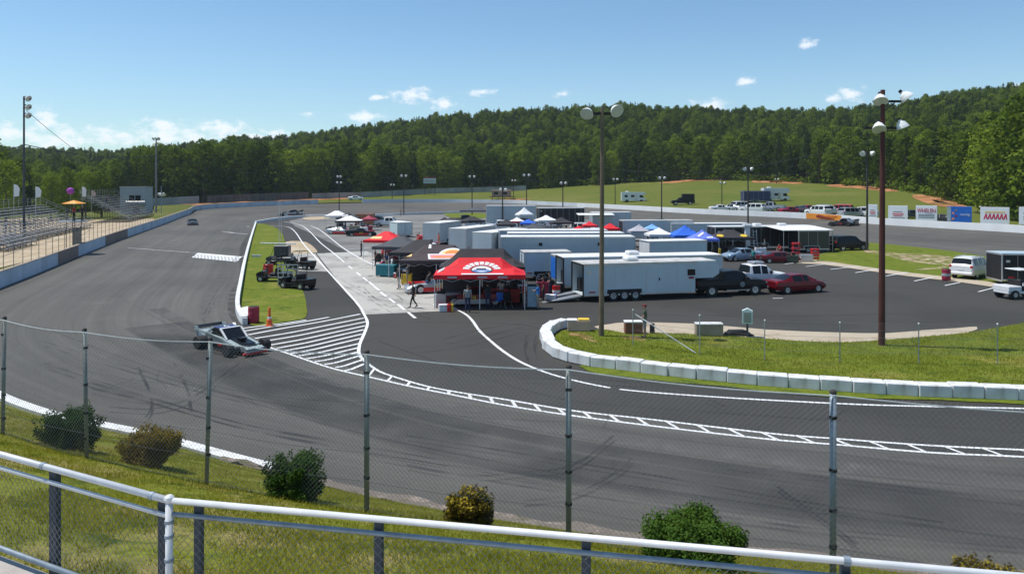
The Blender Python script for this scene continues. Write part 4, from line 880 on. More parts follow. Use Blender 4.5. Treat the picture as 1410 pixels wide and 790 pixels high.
    for s in (-1, 1):
        bars.tube([(1.75, s * .4, .32), (1.55, s * .78, .34)], .025); bars.tube([(1.2, s * .4, .34), (1.5, s * .78, .34)], .025); bars.tube([(1.95, s * .4, .5), (1.5, s * .72, .5)], .02)
        bars.tube([(1.3, s * 1.0, .28), (-.2, s * 1.02, .28), (-1.0, s * .66, .28)], .028); bars.tube([(.6, s * .64, .3), (.6, s * 1.0, .28)], .022)
    bars.tube([(2.0, -.5, .45), (2.3, -.5, .36), (2.3, .5, .36), (2.0, .5, .45)], .022); MB().tube([(-2.2, -.6, .4), (-2.4, -.6, .4), (-2.4, .6, .4), (-2.2, .6, .4)], .03).build('rear_bumper_bar', mDarkTrim, t)
    bars.build('frame_bars', mDarkTrim, t)
    for x, wd, rr, yy in ((1.52, .32, .355, .78), (-1.22, .44, .37, .68)):
        for s in (-1, 1):
            w_ = MB().lathe([(rr * .7, -.0), (rr * .93, 0), (rr, .05), (rr, wd - .05), (rr * .93, wd), (rr * .6, wd)], (x, s * yy, rr), (0, s, 0), 20).build('wheel', mTyre, t)
            MB().lathe([(rr * .66, 0), (rr * .6, .015), (rr * .15, -.06)], (x, s * (yy + wd) - s * .02, rr), (0, s, 0), 14).build('rim', mRim if x < 0 else mDarkTrim, w_)
    return t
def stock(label, loc, rz, c1, c2, num, group=None):
    """low full-bodied late model"""
    t = thing('race_car', label, 'race car', loc, rz, group); L = 4.9
    st = [(0, .28, .82, .9, .9, .88), (.3, .16, .84, .93, .97, .88), (1.2, .12, .84, .95, .98, .84), (1.9, .12, .82, 1.2, .97, .54), (2.1, .12, .82, 1.24, .97, .53), (2.7, .12, .80, 1.22, .97, .53), (3.3, .12, .74, .80, .98, .78), (4.3, .12, .62, .70, .96, .8), (4.8, .12, .42, .52, .86, .7), (4.9, .12, .3, .4, .74, .6)]
    car_body(t, st, 'bbwggwbbb', L, c1, [(1.0, .94), (3.85, .94)], .34, lower=mBlack)
    for s in (-1, 1):
        MB().box(-1.1, 1.2, s * .985, s * .995, .18, .5).build('side_band', c2, t); text_obj('number', num, .5, mYellow, t, (0.0, s * 1.0, .55), (90, 0, 0 if s < 0 else 180), 1.2)
    MB().box(-L / 2 - .03, -L / 2 + .03, -.85, .85, .9, 1.08).build('spoiler', mDarkTrim, t)
    MB().box(.9, 2.2, -.35, .35, .86 - .14, .86 - .04).build('bonnet_panel', c2, t)
    return t
def utility_cart(label, loc, rz, paint, roof=True, group=None, load=None):
    t = thing('utility_cart', label, 'utility cart', loc, rz, group)
    b = MB(); b.box(-1.4, 1.3, -.62, .62, .35, .5, bev=.03); b.xprism([(.7, .5), (1.35, .5), (1.32, .78), (1.0, .92), (.7, .92)], -.58, .58); b.box(-1.4, -.45, -.66, .66, .5, .84, bev=.03); b.build('body', paint, t)
    s_ = MB(); s_.box(-.35, .2, -.55, .55, .5, .78, bev=.05); s_.box(-.42, -.28, -.55, .55, .75, 1.2, bev=.04); s_.build('seat', mDarkTrim, t)
    f = MB()
    for s in (-1, 1): f.tube([(.85, s * .55, .9), (.45, s * .55, 1.8), (-.45, s * .55, 1.8), (-.45, s * .55, .8)], .025)
    f.tube([(.45, -.55, 1.8), (.45, .55, 1.8)], .025); f.tube([(-.45, -.55, 1.8), (-.45, .55, 1.8)], .025); f.build('roll_cage', mDarkTrim, t)
    if roof: MB().box(-.55, .55, -.62, .62, 1.82, 1.88, bev=.02).build('roof', mCharC if paint is not mWhiteV else mWhiteV, t)
    for x in (-.95, .95):
        for s in (-1, 1):
            w_ = MB().cyl((x, s * .45, .3), (x, s * .7, .3), .3, n=14).build('wheel', mTyre, t); MB().cyl((x, s * .69, .3), (x, s * .715, .3), .15, n=10).build('rim', mRim, w_)
    sw = MB().lathe([(.17, 0), (.19, .02), (.17, .04)], (.5, .25, 1.05), (-.8, 0, .6), 12).build('steering_wheel', mDarkTrim, t)
    for s in (-1, 1): MB().cyl((1.33, s * .42, .7), (1.36, s * .42, .7), .08, n=10).build('headlight', mChrome, t)
    return t

# ---------------------------------------------------------------- trailers
def trailer(label, loc, rz, L, Wd, H, axles=2, skin=mTrailer, roof=mRoof, rear='doors', side_door=True, window=False, ac=0, ramp=False, awning=None, nose=0.0, wheel_at=.42, group=None, rearmat=None, name='enclosed_trailer', vents=False, z0=.42, stripe=None, rearbar=False):
    t = thing(name, label, 'trailer', loc, rz, group); e = .05
    if rear == 'open':
        b = MB(); b.box(0, L, 0, e, z0, H - .06).box(0, L, Wd - e, Wd, z0, H - .06).box(L - e, L, e, Wd - e, z0, H - .06).box(0, L, e, Wd - e, z0, z0 + .06); b.build('body', skin, t)
        c = MB(); c.box(.4, 1.6, Wd - .75, Wd - e - .01, z0 + .06, z0 + 1.0); c.box(2.0, 3.6, Wd - .55, Wd - e - .01, z0 + .06, z0 + 1.5); c.build('inner_cabinets', mDarkTrim, t)
    else:
        b = MB(); b.box(0, L, 0, Wd, z0, H - .06, bev=.04); b.build('body', skin, t)
        if rear == 'doors':
            for k in range(2): MB().box(-.035, .0, e + .03 + k * (Wd / 2 - .02), Wd / 2 - .03 + k * (Wd / 2 - .06), z0 + .08, H - .2, bev=.01).build('rear_door', rearmat or skin, t)
            h = MB()
            for k in (-.12, .12): h.cyl((-.055, Wd / 2 + k, z0 + .15), (-.055, Wd / 2 + k, H - .25), .018, n=6)
            h.build('door_lock_bars', mTrim, t)
        elif rear == 'panel': MB().box(-.04, 0, .08, Wd - .08, z0 + .06, H - .22, bev=.01).build('ramp_door', rearmat or skin, t)
    fr = MB(); fr.box(-.04, .05, -.012, .06, z0 - .05, H - .03).box(-.04, .05, Wd - .06, Wd + .012, z0 - .05, H - .03).box(-.04, .05, .06, Wd - .06, H - .16, H - .03); fr.box(-.05, 0.0, 0, Wd, z0 - .12, z0 + .02); fr.build('rear_frame', mTrim if rear != 'open' else mDarkTrim, t)
    r_ = MB(); r_.xprism([(-.02, H - .06), (L + .02, H - .06), (L + .0, H + .0), (.0, H + .0)], -.02, Wd + .02); r_.box(0.02, L - .02, Wd * .25, Wd * .75, H + .0, H + .02); r_.build('roof', roof, t)
    tr = MB(); tr.box(.05, L, -.03, 0, H - .14, H - .045).box(.05, L, -.022, 0, z0 - .02, z0 + .09).box(.05, L, Wd, Wd + .03, H - .14, H - .045); tr.box(L, L + .02, 0, .07, z0, H - .07); tr.build('edge_trim', mTrim, t)
    sm = MB(); x = 1.22
    while x < L - .5: sm.box(x - .012, x + .012, -.008, 0, z0 + .09, H - .14); x += 1.22
    sm.build('panel_seams', mTrim, t)
    for x in [L * k_ for k_ in (.02, .34, .66, .98)]: MB().box(x - .04, x + .04, -.042, -.03, H - .115, H - .07).build('marker_light', mOrange, t)
    MB().box(L * .05, L * .05 + .5, -.012, 0, z0 + .2, z0 + .3).build('reflector_strip', mTailR, t)
    if L > 7: MB().box(L * .8, L * .8 + .5, -.016, 0, z0 + .15, z0 + .6, bev=.005).build('access_hatch', skin, t); MB().box(.3, .62, -.016, 0, H - .75, H - .55).build('exhaust_vent', mTrim, t)
    if vents:
        for x in (L * .28, L * .72): MB().box(x, x + .34, -.02, 0, H - .85, H - .55, bev=.01).build('side_vent', mDarkTrim, t)
    if nose:
        n_ = MB(); n_.xprism([(L + .02, 1.45), (L + nose - .5, 1.45), (L + nose, 1.75), (L + nose, H - .35), (L + nose - .3, H - .05), (L + .02, H - .05)], .04, Wd - .04); n_.build('gooseneck_nose', skin, t)
        MB().box(L + .05, L + nose - .2, .1, Wd - .1, H - .055, H - .0).build('nose_roof', roof, t)
    else:
        tg = MB(); tg.tube([(L, .3, z0), (L + 1.3, Wd / 2, z0 + .02)], .05); tg.tube([(L, Wd - .3, z0), (L + 1.3, Wd / 2, z0 + .02)], .05); tg.cyl((L + 1.1, Wd / 2, 0.0), (L + 1.1, Wd / 2, .6), .05, n=8); tg.build('tongue', mDarkTrim, t)
    if side_door:
        x = L * .66; d = MB(); d.box(x, x + .85, -.022, 0, z0 + .12, z0 + 2.0 if H > 2.6 else H - .3, bev=.008); dd = d.build('side_door', skin, t)
        MB().box(x + .06, x + .14, -.05, -.022, z0 + .95, z0 + 1.15).build('handle', mDarkTrim, dd)
    if window: MB().box(L * .93, L * .93 + .62, -.03, 0, H - 1.05, H - .6, bev=.02).build('window', mGlass, t); MB().box(L * .93 + .1, L * .93 + .5, -.02, 0, H - 1.3, H - 1.14).build('badge', mMaroon, t)
    if stripe: MB().box(.3, L - .3, -.012, 0, z0 + .35, z0 + .6).build('side_stripe', stripe, t)
    xw = L * wheel_at; rr = .37; n = axles
    fd = MB(); fd.xprism([(xw - .85 * n / 2 - .25, rr * 1.0), (xw - .85 * n / 2 - .1, rr * 2 + .14), (xw + .85 * n / 2 + .1, rr * 2 + .14), (xw + .85 * n / 2 + .25, rr * 1.0), (xw + .85 * n / 2 + .18, rr * 1.0), (xw + .85 * n / 2 + .06, rr * 2 + .09), (xw - .85 * n / 2 - .06, rr * 2 + .09), (xw - .85 * n / 2 - .18, rr * 1.0)], -.06, .02); fd.build('fender', mTrailer, t)
    MB().box(xw - .85 * n / 2 - .05, xw + .85 * n / 2 + .05, -.015, -.003, z0 - .1, rr * 2 + .08).build('wheel_well', mDarkTrim, t)
    for k in range(n):
        for y0, sg in ((-.035, -1), (Wd + .035, 1)):
            x = xw + (k - (n - 1) / 2) * .85; y1 = y0 - sg * .24
            w_ = MB().cyl((x, y1, rr), (x, y0, rr), rr, n=16).build('wheel', mTyre, t); MB().lathe([(rr * .6, 0), (rr * .55, .015), (rr * .2, -.02), (rr * .16, .03)], (x, y0 + sg * .0, rr), (0, sg, 0), 12).build('rim', mRim, w_)
    for k in range(ac): MB().box(L * (.42 + .25 * k), L * (.42 + .25 * k) + .95, Wd * .32, Wd * .68, H + .02, H + .32, bev=.09).build('roof_air_conditioner', mWhite, t)
    if ramp:
        b = MB()
        for y in (.15, Wd - .95): b.add([(-2.9, y, .03), (-2.9, y + .8, .03), (0, y + .8, z0 + .04), (0, y, z0 + .04), (-2.9, y, -.0), (-2.9, y + .8, -.0), (0, y + .8, z0 - .06), (0, y, z0 - .06)], [(0, 1, 2, 3), (7, 6, 5, 4), (0, 4, 5, 1), (3, 2, 6, 7), (0, 3, 7, 4), (1, 5, 6, 2)])
        b.build('loading_ramps', mTrim, t)
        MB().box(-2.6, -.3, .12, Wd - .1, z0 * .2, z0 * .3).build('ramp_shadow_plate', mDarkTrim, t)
    if awning:
        x0, x1, dep, zz = awning; a = MB(); a.add([(x0, 0, zz + .25), (x1, 0, zz + .25), (x1, -dep, zz), (x0, -dep, zz), (x0, 0, zz + .2), (x1, 0, zz + .2), (x1, -dep, zz - .06), (x0, -dep, zz - .06)], [(0, 3, 2, 1), (4, 5, 6, 7), (3, 7, 6, 2), (0, 4, 7, 3), (1, 2, 6, 5)]); a.build('awning', mRoofW, t)
        for x in (x0 + .1, x1 - .1): MB().cyl((x, -dep + .08, 0), (x, -dep + .08, zz), .04, n=6).build('awning_pole', mTrim, t)
    return t

# ---------------------------------------------------------------- canopy tents
def tent(label, loc, rz, w, d, eave, peak, cloth, valance=None, ridge=None, logo=None, legs=4, group=None, leg_m=None, walls=None, sag=.10):
    t = thing('canopy_tent', label, 'canopy tent', loc, rz, group); ridge = max(.02, w - d) * .62 if ridge is None else ridge
    def top(u, v):  # u,v in -1..1 footprint -> z
        x, y = u * w / 2, v * d / 2
        rx = max(0, abs(x) - ridge / 2) / max(.01, (w - ridge) / 2); ry = abs(y) / (d / 2); q = max(rx, ry); return eave + (peak - eave) * ((1 - q) - sag * math.sin(math.pi * q)) 
    b = MB(); n = 8; us = sorted(set([-1, 1] + [i / n * 2 - 1 for i in range(n + 1)] + [ridge / w, -ridge / w])); vv = [i / n * 2 - 1 for i in range(n + 1)]; vs = [(u * w / 2, v * d / 2, top(u, v)) for u in us for v in vv]; m_ = len(vv)
    b.add(vs, [(i * m_ + k, (i + 1) * m_ + k, (i + 1) * m_ + k + 1, i * m_ + k + 1) for i in range(len(us) - 1) for k in range(m_ - 1)])
    b.add([(p[0], p[1], p[2] - .03) for p in vs], [(i * m_ + k, i * m_ + k + 1, (i + 1) * m_ + k + 1, (i + 1) * m_ + k) for i in range(len(us) - 1) for k in range(m_ - 1)])
    b.build('canopy', cloth, t)
    v = MB(); hv = .27; z = eave
    for (x0, x1, y0, y1) in ((-w / 2 - .015, w / 2 + .015, -d / 2 - .015, -d / 2 + .01), (-w / 2 - .015, w / 2 + .015, d / 2 - .01, d / 2 + .015), (-w / 2 - .015, -w / 2 + .01, -d / 2 + .011, d / 2 - .011), (w / 2 - .01, w / 2 + .015, -d / 2 + .011, d / 2 - .011)): v.box(x0, x1, y0, y1, z - hv, z + .01)
    v.build('valance', valance or cloth, t)
    xs = [-w / 2 + .05, w / 2 - .05] if legs == 4 else [-w / 2 + .05, 0.0, w / 2 - .05]
    for x in xs:
        for y in (-d / 2 + .05, d / 2 - .05): MB().box(x - .025, x + .025, y - .025, y + .025, 0, eave - .02).build('leg', leg_m or mGalv, t)
    tr = MB()
    for y in (-d / 2 + .06, d / 2 - .06):
        k = max(2, int(w / 1.1)); 
        for i in range(k): x0 = -w / 2 + w * i / k; x1 = -w / 2 + w * (i + 1) / k; tr.tube([(x0, y, eave - .45), (x1, y, eave - .08)], .012, 4); tr.tube([(x0, y, eave - .08), (x1, y, eave - .45)], .012, 4)
    tr.build('truss_frame', leg_m or mGalv, t)
    if walls:
        for side, mm in walls:
            if side == 'back': MB().box(-w / 2 + .08, w / 2 - .08, d / 2 - .04, d / 2 - .02, .1, eave - .3).build('side_wall', mm, t)
            if side == 'right': MB().box(w / 2 - .04, w / 2 - .02, -d / 2 + .08, d / 2 - .08, .1, eave - .3).build('side_wall', mm, t)
            if side == 'left': MB().box(-w / 2 + .02, -w / 2 + .04, -d / 2 + .08, d / 2 - .08, .1, eave - .3).build('side_wall', mm, t)
    if logo: logo(t, top, w, d)
    return t
def on_slope(t, top, w, d, name, polys, mats, side='front', off=.03):
    """flat print lying on a slope of the canopy: polys in (u, v), both -1..1 of the footprint"""
    b = MB()
    for pts, mi in polys:
        b.mat(mi); P = [(u * w / 2, v * d / 2, top(u, v) + off + mi * .006) for u, v in pts]
        c = (sum(p[0] for p in P) / len(P), sum(p[1] for p in P) / len(P)); zc = top(c[0] * 2 / w, c[1] * 2 / d) + off + mi * .006
        b.add(P + [(c[0], c[1], zc)], [(i, (i + 1) % len(P), len(P)) for i in range(len(P))])
    return b.build(name, mats, t)
def ring_pts(cu, cv, ru, rv, a0=0, a1=360, n=14, r_in=None):
    o_ = [(cu + ru * math.cos(R(lerp(a0, a1, i / n))), cv + rv * math.sin(R(lerp(a0, a1, i / n)))) for i in range(n + 1)]
    return o_

# ---------------------------------------------------------------- poles, small goods
def light_pole(label, px, base_y, top_y, wood, r, style, D=None, zb=0.0, group='speedway light poles', lean=0.0, lampscale=1.0):
    if D is None: x, y, _ = G(px, base_y, zb)
    else: x, y = (px - 705) * D / F, D
    H = zpx(top_y, y) - zb; t = thing('light_pole', label, 'light pole', (x, y, zb), 0, group)
    b = MB(); k = 6
    for i in range(k): b.cyl((lean * i / k, 0, H * i / k - (.2 if i == 0 else 0)), (lean * (i + 1) / k, 0, H * (i + 1) / k), r * (1 - .35 * i / k), r * (1 - .35 * (i + 1) / k), 10)
    b.build('pole', wood, t)
    def lamp(lx, lz, dx, dy, dz, s=.42):
        s *= lampscale; a = Vector((dx, dy, dz)).normalized(); c = Vector((lx, -.12, lz))
        q = MB().lathe([(.02, -.42 * s / .42), (.10 * s / .42, -.40 * s / .42), (.13 * s / .42, -.26 * s / .42), (s * .62, -.16), (s * .93, .05), (s, .14), (s * 1.02, .15)], c, a, 18).build('lamp_shade', mLampW, t)
        MB().lathe([(s * .96, .152), (s * .5, .175), (0.02, .18)], c, a, 18).build('lamp_lens', mLampG, q)
        MB().cyl(c - a * .3 + Vector((0, 0, .0)), c - a * .52 * s / .42, .12 * s / .42, .1 * s / .42, 8).build('ballast', mDarkTrim, q)
    arm = MB()
    if style == 'pair':
        arm.box(-.8, .8 + lean, -.06, .06, H - .42, H - .28); lamp(-.8, H - .30, -.25, -.7, -.6, .36); lamp(.8, H - .16, .3, -.75, -.5, .37)
    elif style == 'four':
        arm.box(-.45, 1.0, -.06, .06, H - .66, H - .54); arm.box(-.9, .9, -.06, .06, H - 2.05, H - 1.92); arm.tube([(0.05, 0, H - 1.2), (.75, 0, H - .6)], .025)
        lamp(-.12, H - .50, -.15, -.5, -.8, .36); lamp(1.2, H - .35, .62, -.25, -.7, .36); lamp(-.2, H - 1.95, -.15, -.5, -.8, .34); lamp(1.0, H - 1.85, .35, -.1, -.9, .32)
    elif style == 'small':
        arm.box(-.7, .7, -.04, .04, H - .3, H - .2); lamp(-.6, H - .2, -.5, -.6, -.5, .36); lamp(.6, H - .2, .5, -.6, -.5, .36)
    elif style == 'stack':
        arm.box(-.5, .5, -.04, .04, H - .3, H - .2); arm.box(-.5, .5, -.04, .04, H - 1.9, H - 1.8)
        lamp(-.4, H - .2, -.5, -.6, -.5, .33); lamp(.4, H - .2, .4, -.6, -.5, .33); lamp(-.5, H - 1.8, -.5, -.5, -.6, .33); lamp(.5, H - 1.8, .5, -.5, -.6, .33)
    elif style == 'tall':
        for i in range(3): arm.box(-.1, 1.0, -.1, .1, H - .5 - i * 1.3, H - .3 - i * 1.3); lamp(.7, H - .3 - i * 1.3, .8, -.3, -.5, .42)
    elif style == 'single':
        arm.box(-.02, .8, -.04, .04, H - 2.2, H - 2.1); lamp(.6, H - 2.1, .3, -.6, -.6, .33); lamp(-.4, H - 2.1, -.3, -.6, -.6, .33)
    if arm.f: arm.build('cross_arm', mDarkTrim, t)
    return t
def cable(label, pts, r=.018, sag=0.4, m_=None, name='overhead_cable'):
    b = MB()
    for a, c in zip(pts[:-1], pts[1:]):
        a, c = Vector(a), Vector(c); P = []
        for i in range(11): t = i / 10; p = a.lerp(c, t); p.z -= sag * 4 * t * (1 - t); P.append(p)
        b.tube(P, r, 4)
    return tag(b.build(name, m_ or mWireD), label, 'cable')
def barrel(label, loc, m_, band=None, h=.9, r=.3, group=None):
    t = thing('barrel', label, 'barrel', loc, 0, group)
    MB().lathe([(r * .93, 0), (r, .03), (r, h * .32), (r * 1.04, h * .34), (r, h * .36), (r, h * .64), (r * 1.04, h * .66), (r, h * .68), (r, h - .03), (r * .93, h)], n=16).build('drum', m_, t)
    if band: MB().lathe([(r * 1.01, h * .40), (r * 1.015, h * .41), (r * 1.015, h * .6), (r * 1.01, h * .61)], n=16).build('band', band, t)
    MB().lathe([(r * .86, h), (r * .86, h + .02), (.05, h + .02)], n=16).build('lid', mDarkTrim, t)
    return t
def toolbox(label, loc, rz, m_, w=1.2, d=.6, h=1.1, group=None, cat='toolbox', name='tool_cabinet', items=True):
    t = thing(name, label, cat, loc, rz, group); MB().box(-w / 2, w / 2, -d / 2, d / 2, .12, h, bev=.02).build('cabinet', m_, t)
    n = max(2, int((h - .2) / .22))
    for i in range(n): z = .18 + (h - .26) * i / n; MB().box(-w / 2 + .05, w / 2 - .05, -d / 2 - .015, -d / 2, z, z + (h - .26) / n - .025).build('drawer', m_, t)
    for x in (-w / 2 + .1, w / 2 - .1):
        for y in (-d / 2 + .1, d / 2 - .1): MB().cyl((x - .02, y, .06), (x + .02, y, .06), .06, n=8).build('caster', mDarkTrim, t)
    if items: MB().box(-w / 2 + .1, -w / 2 + .5, -.15, .15, h, h + .2, bev=.02).build('top_tray', mDarkTrim, t); MB().box(.05, .35, -.12, .1, h, h + .32, bev=.02).build('top_case', mDarkTrim, t)
    return t
def tyre_stack(label, loc, n, group=None, r=.34, w=.3):
    root = thing('tyre_stack', label, 'tyre stack', loc, 0, group)
    for i in range(n): MB().lathe([(r * .55, 0), (r * .92, 0), (r, .05), (r, w - .05), (r * .92, w), (r * .55, w), (r * .5, w * .5)], (random.uniform(-.03, .03), random.uniform(-.03, .03), i * (w + .005)), n=16).build('tyre', mTyre, root)
    return root

# ---------------------------------------------------------------- people
def person(label, loc, rz, pose, shirt, legs_m, shoes=None, hair=None, cap=None, h=1.76, shorts=False, group=None):
    sh = shoes or mCloth['black']; hair = hair or mHair
    J = dict(hipL=(0, .095, .92), hipR=(0, -.095, .92), kneeL=(.015, .11, .5), kneeR=(.015, -.11, .5), ankL=(-.02, .115, .08), ankR=(-.02, -.115, .08), toeL=(.17, .13, .04), toeR=(.17, -.13, .04),
             shL=(0, .19, 1.43), shR=(0, -.19, 1.43), elL=(-.02, .25, 1.14), elR=(-.02, -.25, 1.14), wrL=(.05, .25, .89), wrR=(.05, -.25, .89), neck=(0, 0, 1.47), head=(.02, 0, 1.64))
    if pose == 'walk': J.update(kneeL=(.16, .1, .52), ankL=(.24, .1, .1), toeL=(.42, .11, .06), kneeR=(-.06, -.1, .5), ankR=(-.3, -.1, .14), toeR=(-.14, -.11, .04), elL=(-.12, .25, 1.16), wrL=(-.08, .26, .9), elR=(.08, -.25, 1.15), wrR=(.22, -.24, .95))
    if pose == 'reach': J.update(elL=(.2, .27, 1.25), wrL=(.42, .2, 1.32), elR=(.22, -.25, 1.22), wrR=(.45, -.16, 1.26))
    if pose == 'hold': J.update(elL=(.02, .26, 1.16), wrL=(.24, .12, 1.08), elR=(.02, -.26, 1.16), wrR=(.24, -.1, 1.06))
    if pose == 'lean': J.update(shL=(.12, .19, 1.36), shR=(.12, -.19, 1.36), neck=(.14, 0, 1.4), head=(.24, 0, 1.53), elL=(.3, .23, 1.12), wrL=(.48, .14, .98), elR=(.3, -.23, 1.12), wrR=(.48, -.12, .98))
    if pose == 'hips': J.update(elL=(-.06, .36, 1.2), wrL=(.06, .2, 1.0), elR=(-.06, -.36, 1.2), wrR=(.06, -.2, 1.0))
    V = {k: Vector(v) for k, v in J.items()}; caps = []
    def cp(a, b_, ra, rb, tg): caps.append((a, b_, ra, rb, tg))
    mid = (V['shL'] + V['shR']) / 2; hip = (V['hipL'] + V['hipR']) / 2; chest = hip.lerp(mid, .72)
    for s in 'LR':
        cp(V['hip' + s], V['knee' + s], .092, .06, 1); k = V['knee' + s]; a = V['ank' + s]; cp(k, k.lerp(a, .4), .058, .057, 3 if shorts else 1); cp(k.lerp(a, .4), a, .057, .038, 3 if shorts else 1)
        cp(a + Vector((0, 0, -.02)), V['toe' + s], .045, .035, 2); cp(V['sh' + s], V['sh' + s].lerp(V['el' + s], .6), .058, .05, 0); cp(V['sh' + s].lerp(V['el' + s], .6), V['el' + s], .046, .04, 3); cp(V['el' + s], V['wr' + s], .04, .027, 3)
        cp(V['hip' + s] + Vector((0, 0, .02)), chest + Vector((0, .05 if s == 'L' else -.05, 0)), .10, .112, 0); cp(chest + Vector((0, .05 if s == 'L' else -.05, 0)), V['sh' + s] + Vector((0, -.03 if s == 'L' else .03, -.02)), .112, .07, 0)
        cp(V['hip' + s] + Vector((0, 0, .04)), V['hip' + s], .105, .1, 1)
    cp(hip + Vector((0, 0, .1)), mid - Vector((0, 0, .08)), .11, .115, 0); cp(V['shL'], V['shR'], .055, .055, 0); cp(V['neck'] - Vector((0, 0, .04)), V['head'], .052, .05, 3)
    hd = V['head']; cp(hd + Vector((-.01, 0, .03)), hd + Vector((.015, 0, -.05)), .088, .068, 3); cp(hd + Vector((.09, 0, -.01)), hd + Vector((.105, 0, -.025)), .012, .014, 3)
    for s in (-1, 1): cp(hd + Vector((0, s * .085, 0)), hd + Vector((-.01, s * .088, -.03)), .015, .012, 3)
    key = ('person', pose, shorts); me = person.cache.get(key)
    if me is None:
        b = MB()
        for a, c, ra, rb, tg in caps:
            b.cyl(a, c, ra, rb, 10); b.ell(a, (ra, ra, ra), 8, 5); b.ell(c, (rb, rb, rb), 8, 5)
        o = b.build('tmp', mSkin); rm = o.modifiers.new('r', 'REMESH'); rm.mode = 'VOXEL'; rm.voxel_size = .017; s2 = o.modifiers.new('s', 'CORRECTIVE_SMOOTH'); s2.iterations = 3; s2.use_only_smooth = True; dc = o.modifiers.new('d', 'DECIMATE'); dc.ratio = .30
        dg = bpy.context.evaluated_depsgraph_get(); me = bpy.data.meshes.new_from_object(o.evaluated_get(dg)); bpy.data.objects.remove(o)
        hv = MB()
        for s in 'LR':
            w_, e_ = V['wr' + s], V['el' + s]; d = (w_ - e_).normalized(); side = Vector((1, 0, 0)) if abs(d.x) < .7 else Vector((0, -1 if s == 'L' else 1, .3)); side = (side - d * side.dot(d)).normalized(); nr = d.cross(side)
            pc = w_ + d * .045; hv.cyl(w_, pc, .026, .034, 8); hv.ell(pc, (.034, .030, .034), 8, 5)
            for i in range(4):
                f0 = pc + side * (.024 - .016 * i) + d * .02; ln = (.034, .04, .037, .028)[i]; f1 = f0 + d * ln; f2 = f1 + (d * .7 + nr * .6 * (1 if s == 'L' else -1)).normalized() * ln * .8; hv.cyl(f0, f1, .0085, .008, 5); hv.cyl(f1, f2, .008, .0062, 5)
            th = pc + side * .03 - d * .02; hv.cyl(th, th + (side + d).normalized() * .045, .011, .008, 5)
        import bmesh
        bm = bmesh.new(); bm.from_mesh(me); me2 = bpy.data.meshes.new('h'); me2.from_pydata(hv.v, [], hv.f); nb = len(bm.faces); bm.from_mesh(me2)
        bm.faces.ensure_lookup_table()
        def seg(p, a, c, ra, rb):
            ab = c - a; t_ = max(0, min(1, (p - a).dot(ab) / max(ab.length_squared, 1e-9))); return (p - a - ab * t_).length - lerp(ra, rb, t_)
        for i, f in enumerate(bm.faces):
            p = f.calc_center_median(); f.smooth = True
            f.material_index = 3 if i >= nb else min(caps, key=lambda c: seg(p, c[0], c[1], c[2], c[3]))[4]
        me.materials.clear()
        for _ in range(4): me.materials.append(mSkin)
        bm.to_mesh(me); bm.free()
        person.cache[key] = me
    me = me.copy()
    for k_, m_ in enumerate((shirt, legs_m, sh, mSkin)): me.materials[k_] = m_
    t = thing('person', label, 'person', loc, rz, group, h / 1.74)
    o = bpy.data.objects.new('body', me); COL.objects.link(o); o.parent = t
    hb = MB(); hb.ell(hd + Vector((-.022, 0, .045)), (.095, .088, .082), 12, 8); hb.build('hair', hair, t, True)
    if cap: c = MB(); c.ell(hd + Vector((-.01, 0, .065)), (.1, .092, .075), 12, 8); c.box(hd.x + .03, hd.x + .17, -.06, .06, hd.z + .045, hd.z + .058); c.build('cap', cap, t, True)
    return t
person.cache = {}

# ================================================================== far outer wall and left wall
def run_wall(name, label, pts, h, th, m_, smooth=0, parts=None, cap=None, cat='wall'):
    """thick wall following a line of points (x, y, z)"""
    P = catmull(pts, smooth) if smooth else [Vector(p) for p in pts]; t = thing(name, label, cat, (0, 0, 0)); b = MB(); segs = parts or [(0, len(P) - 1, m_)]
    nrm = []
    for i in range(len(P)):
        d = (P[min(i + 1, len(P) - 1)] - P[max(i - 1, 0)]); d.z = 0; d.normalize(); nrm.append(Vector((-d.y, d.x, 0)) * th)
    for k, (i0, i1, mm) in enumerate(segs):
        b = MB(); vs = []
        for i in range(i0, i1 + 1):
            p, q = P[i], P[i] + nrm[i]; vs += [(p.x, p.y, p.z - .3), (p.x, p.y, p.z + h), (q.x, q.y, q.z + h), (q.x, q.y, q.z - .3)]
        fs = []
        for i in range(i1 - i0):
            for j in range(4): fs.append((i * 4 + j, (i + 1) * 4 + j, (i + 1) * 4 + (j + 1) % 4, i * 4 + (j + 1) % 4))
        fs += [(0, 1, 2, 3), tuple(len(vs) - 4 + j for j in (3, 2, 1, 0))]
        b.add(vs, fs); b.build('wall_section', mm, t)
    return t, P, nrm
i0 = 8 * 17 + 0
farw = far_o[8 * 6:]           # from the far end round to the right
run_wall('outer_track_wall', 'long white concrete wall round the outside of the far turn', [p + Vector((0, 0, 0)) for p in far_o[8 * 5: 8 * 15]], 1.08, .3, mConcF, 0,
         parts=[(0, 28, mat('pale_grey_far_wall', (.66, .69, .70), .8, var=.15, scale=.2)), (28, 79, mConcF)])  # first stretch of the wall is greyer than the rest

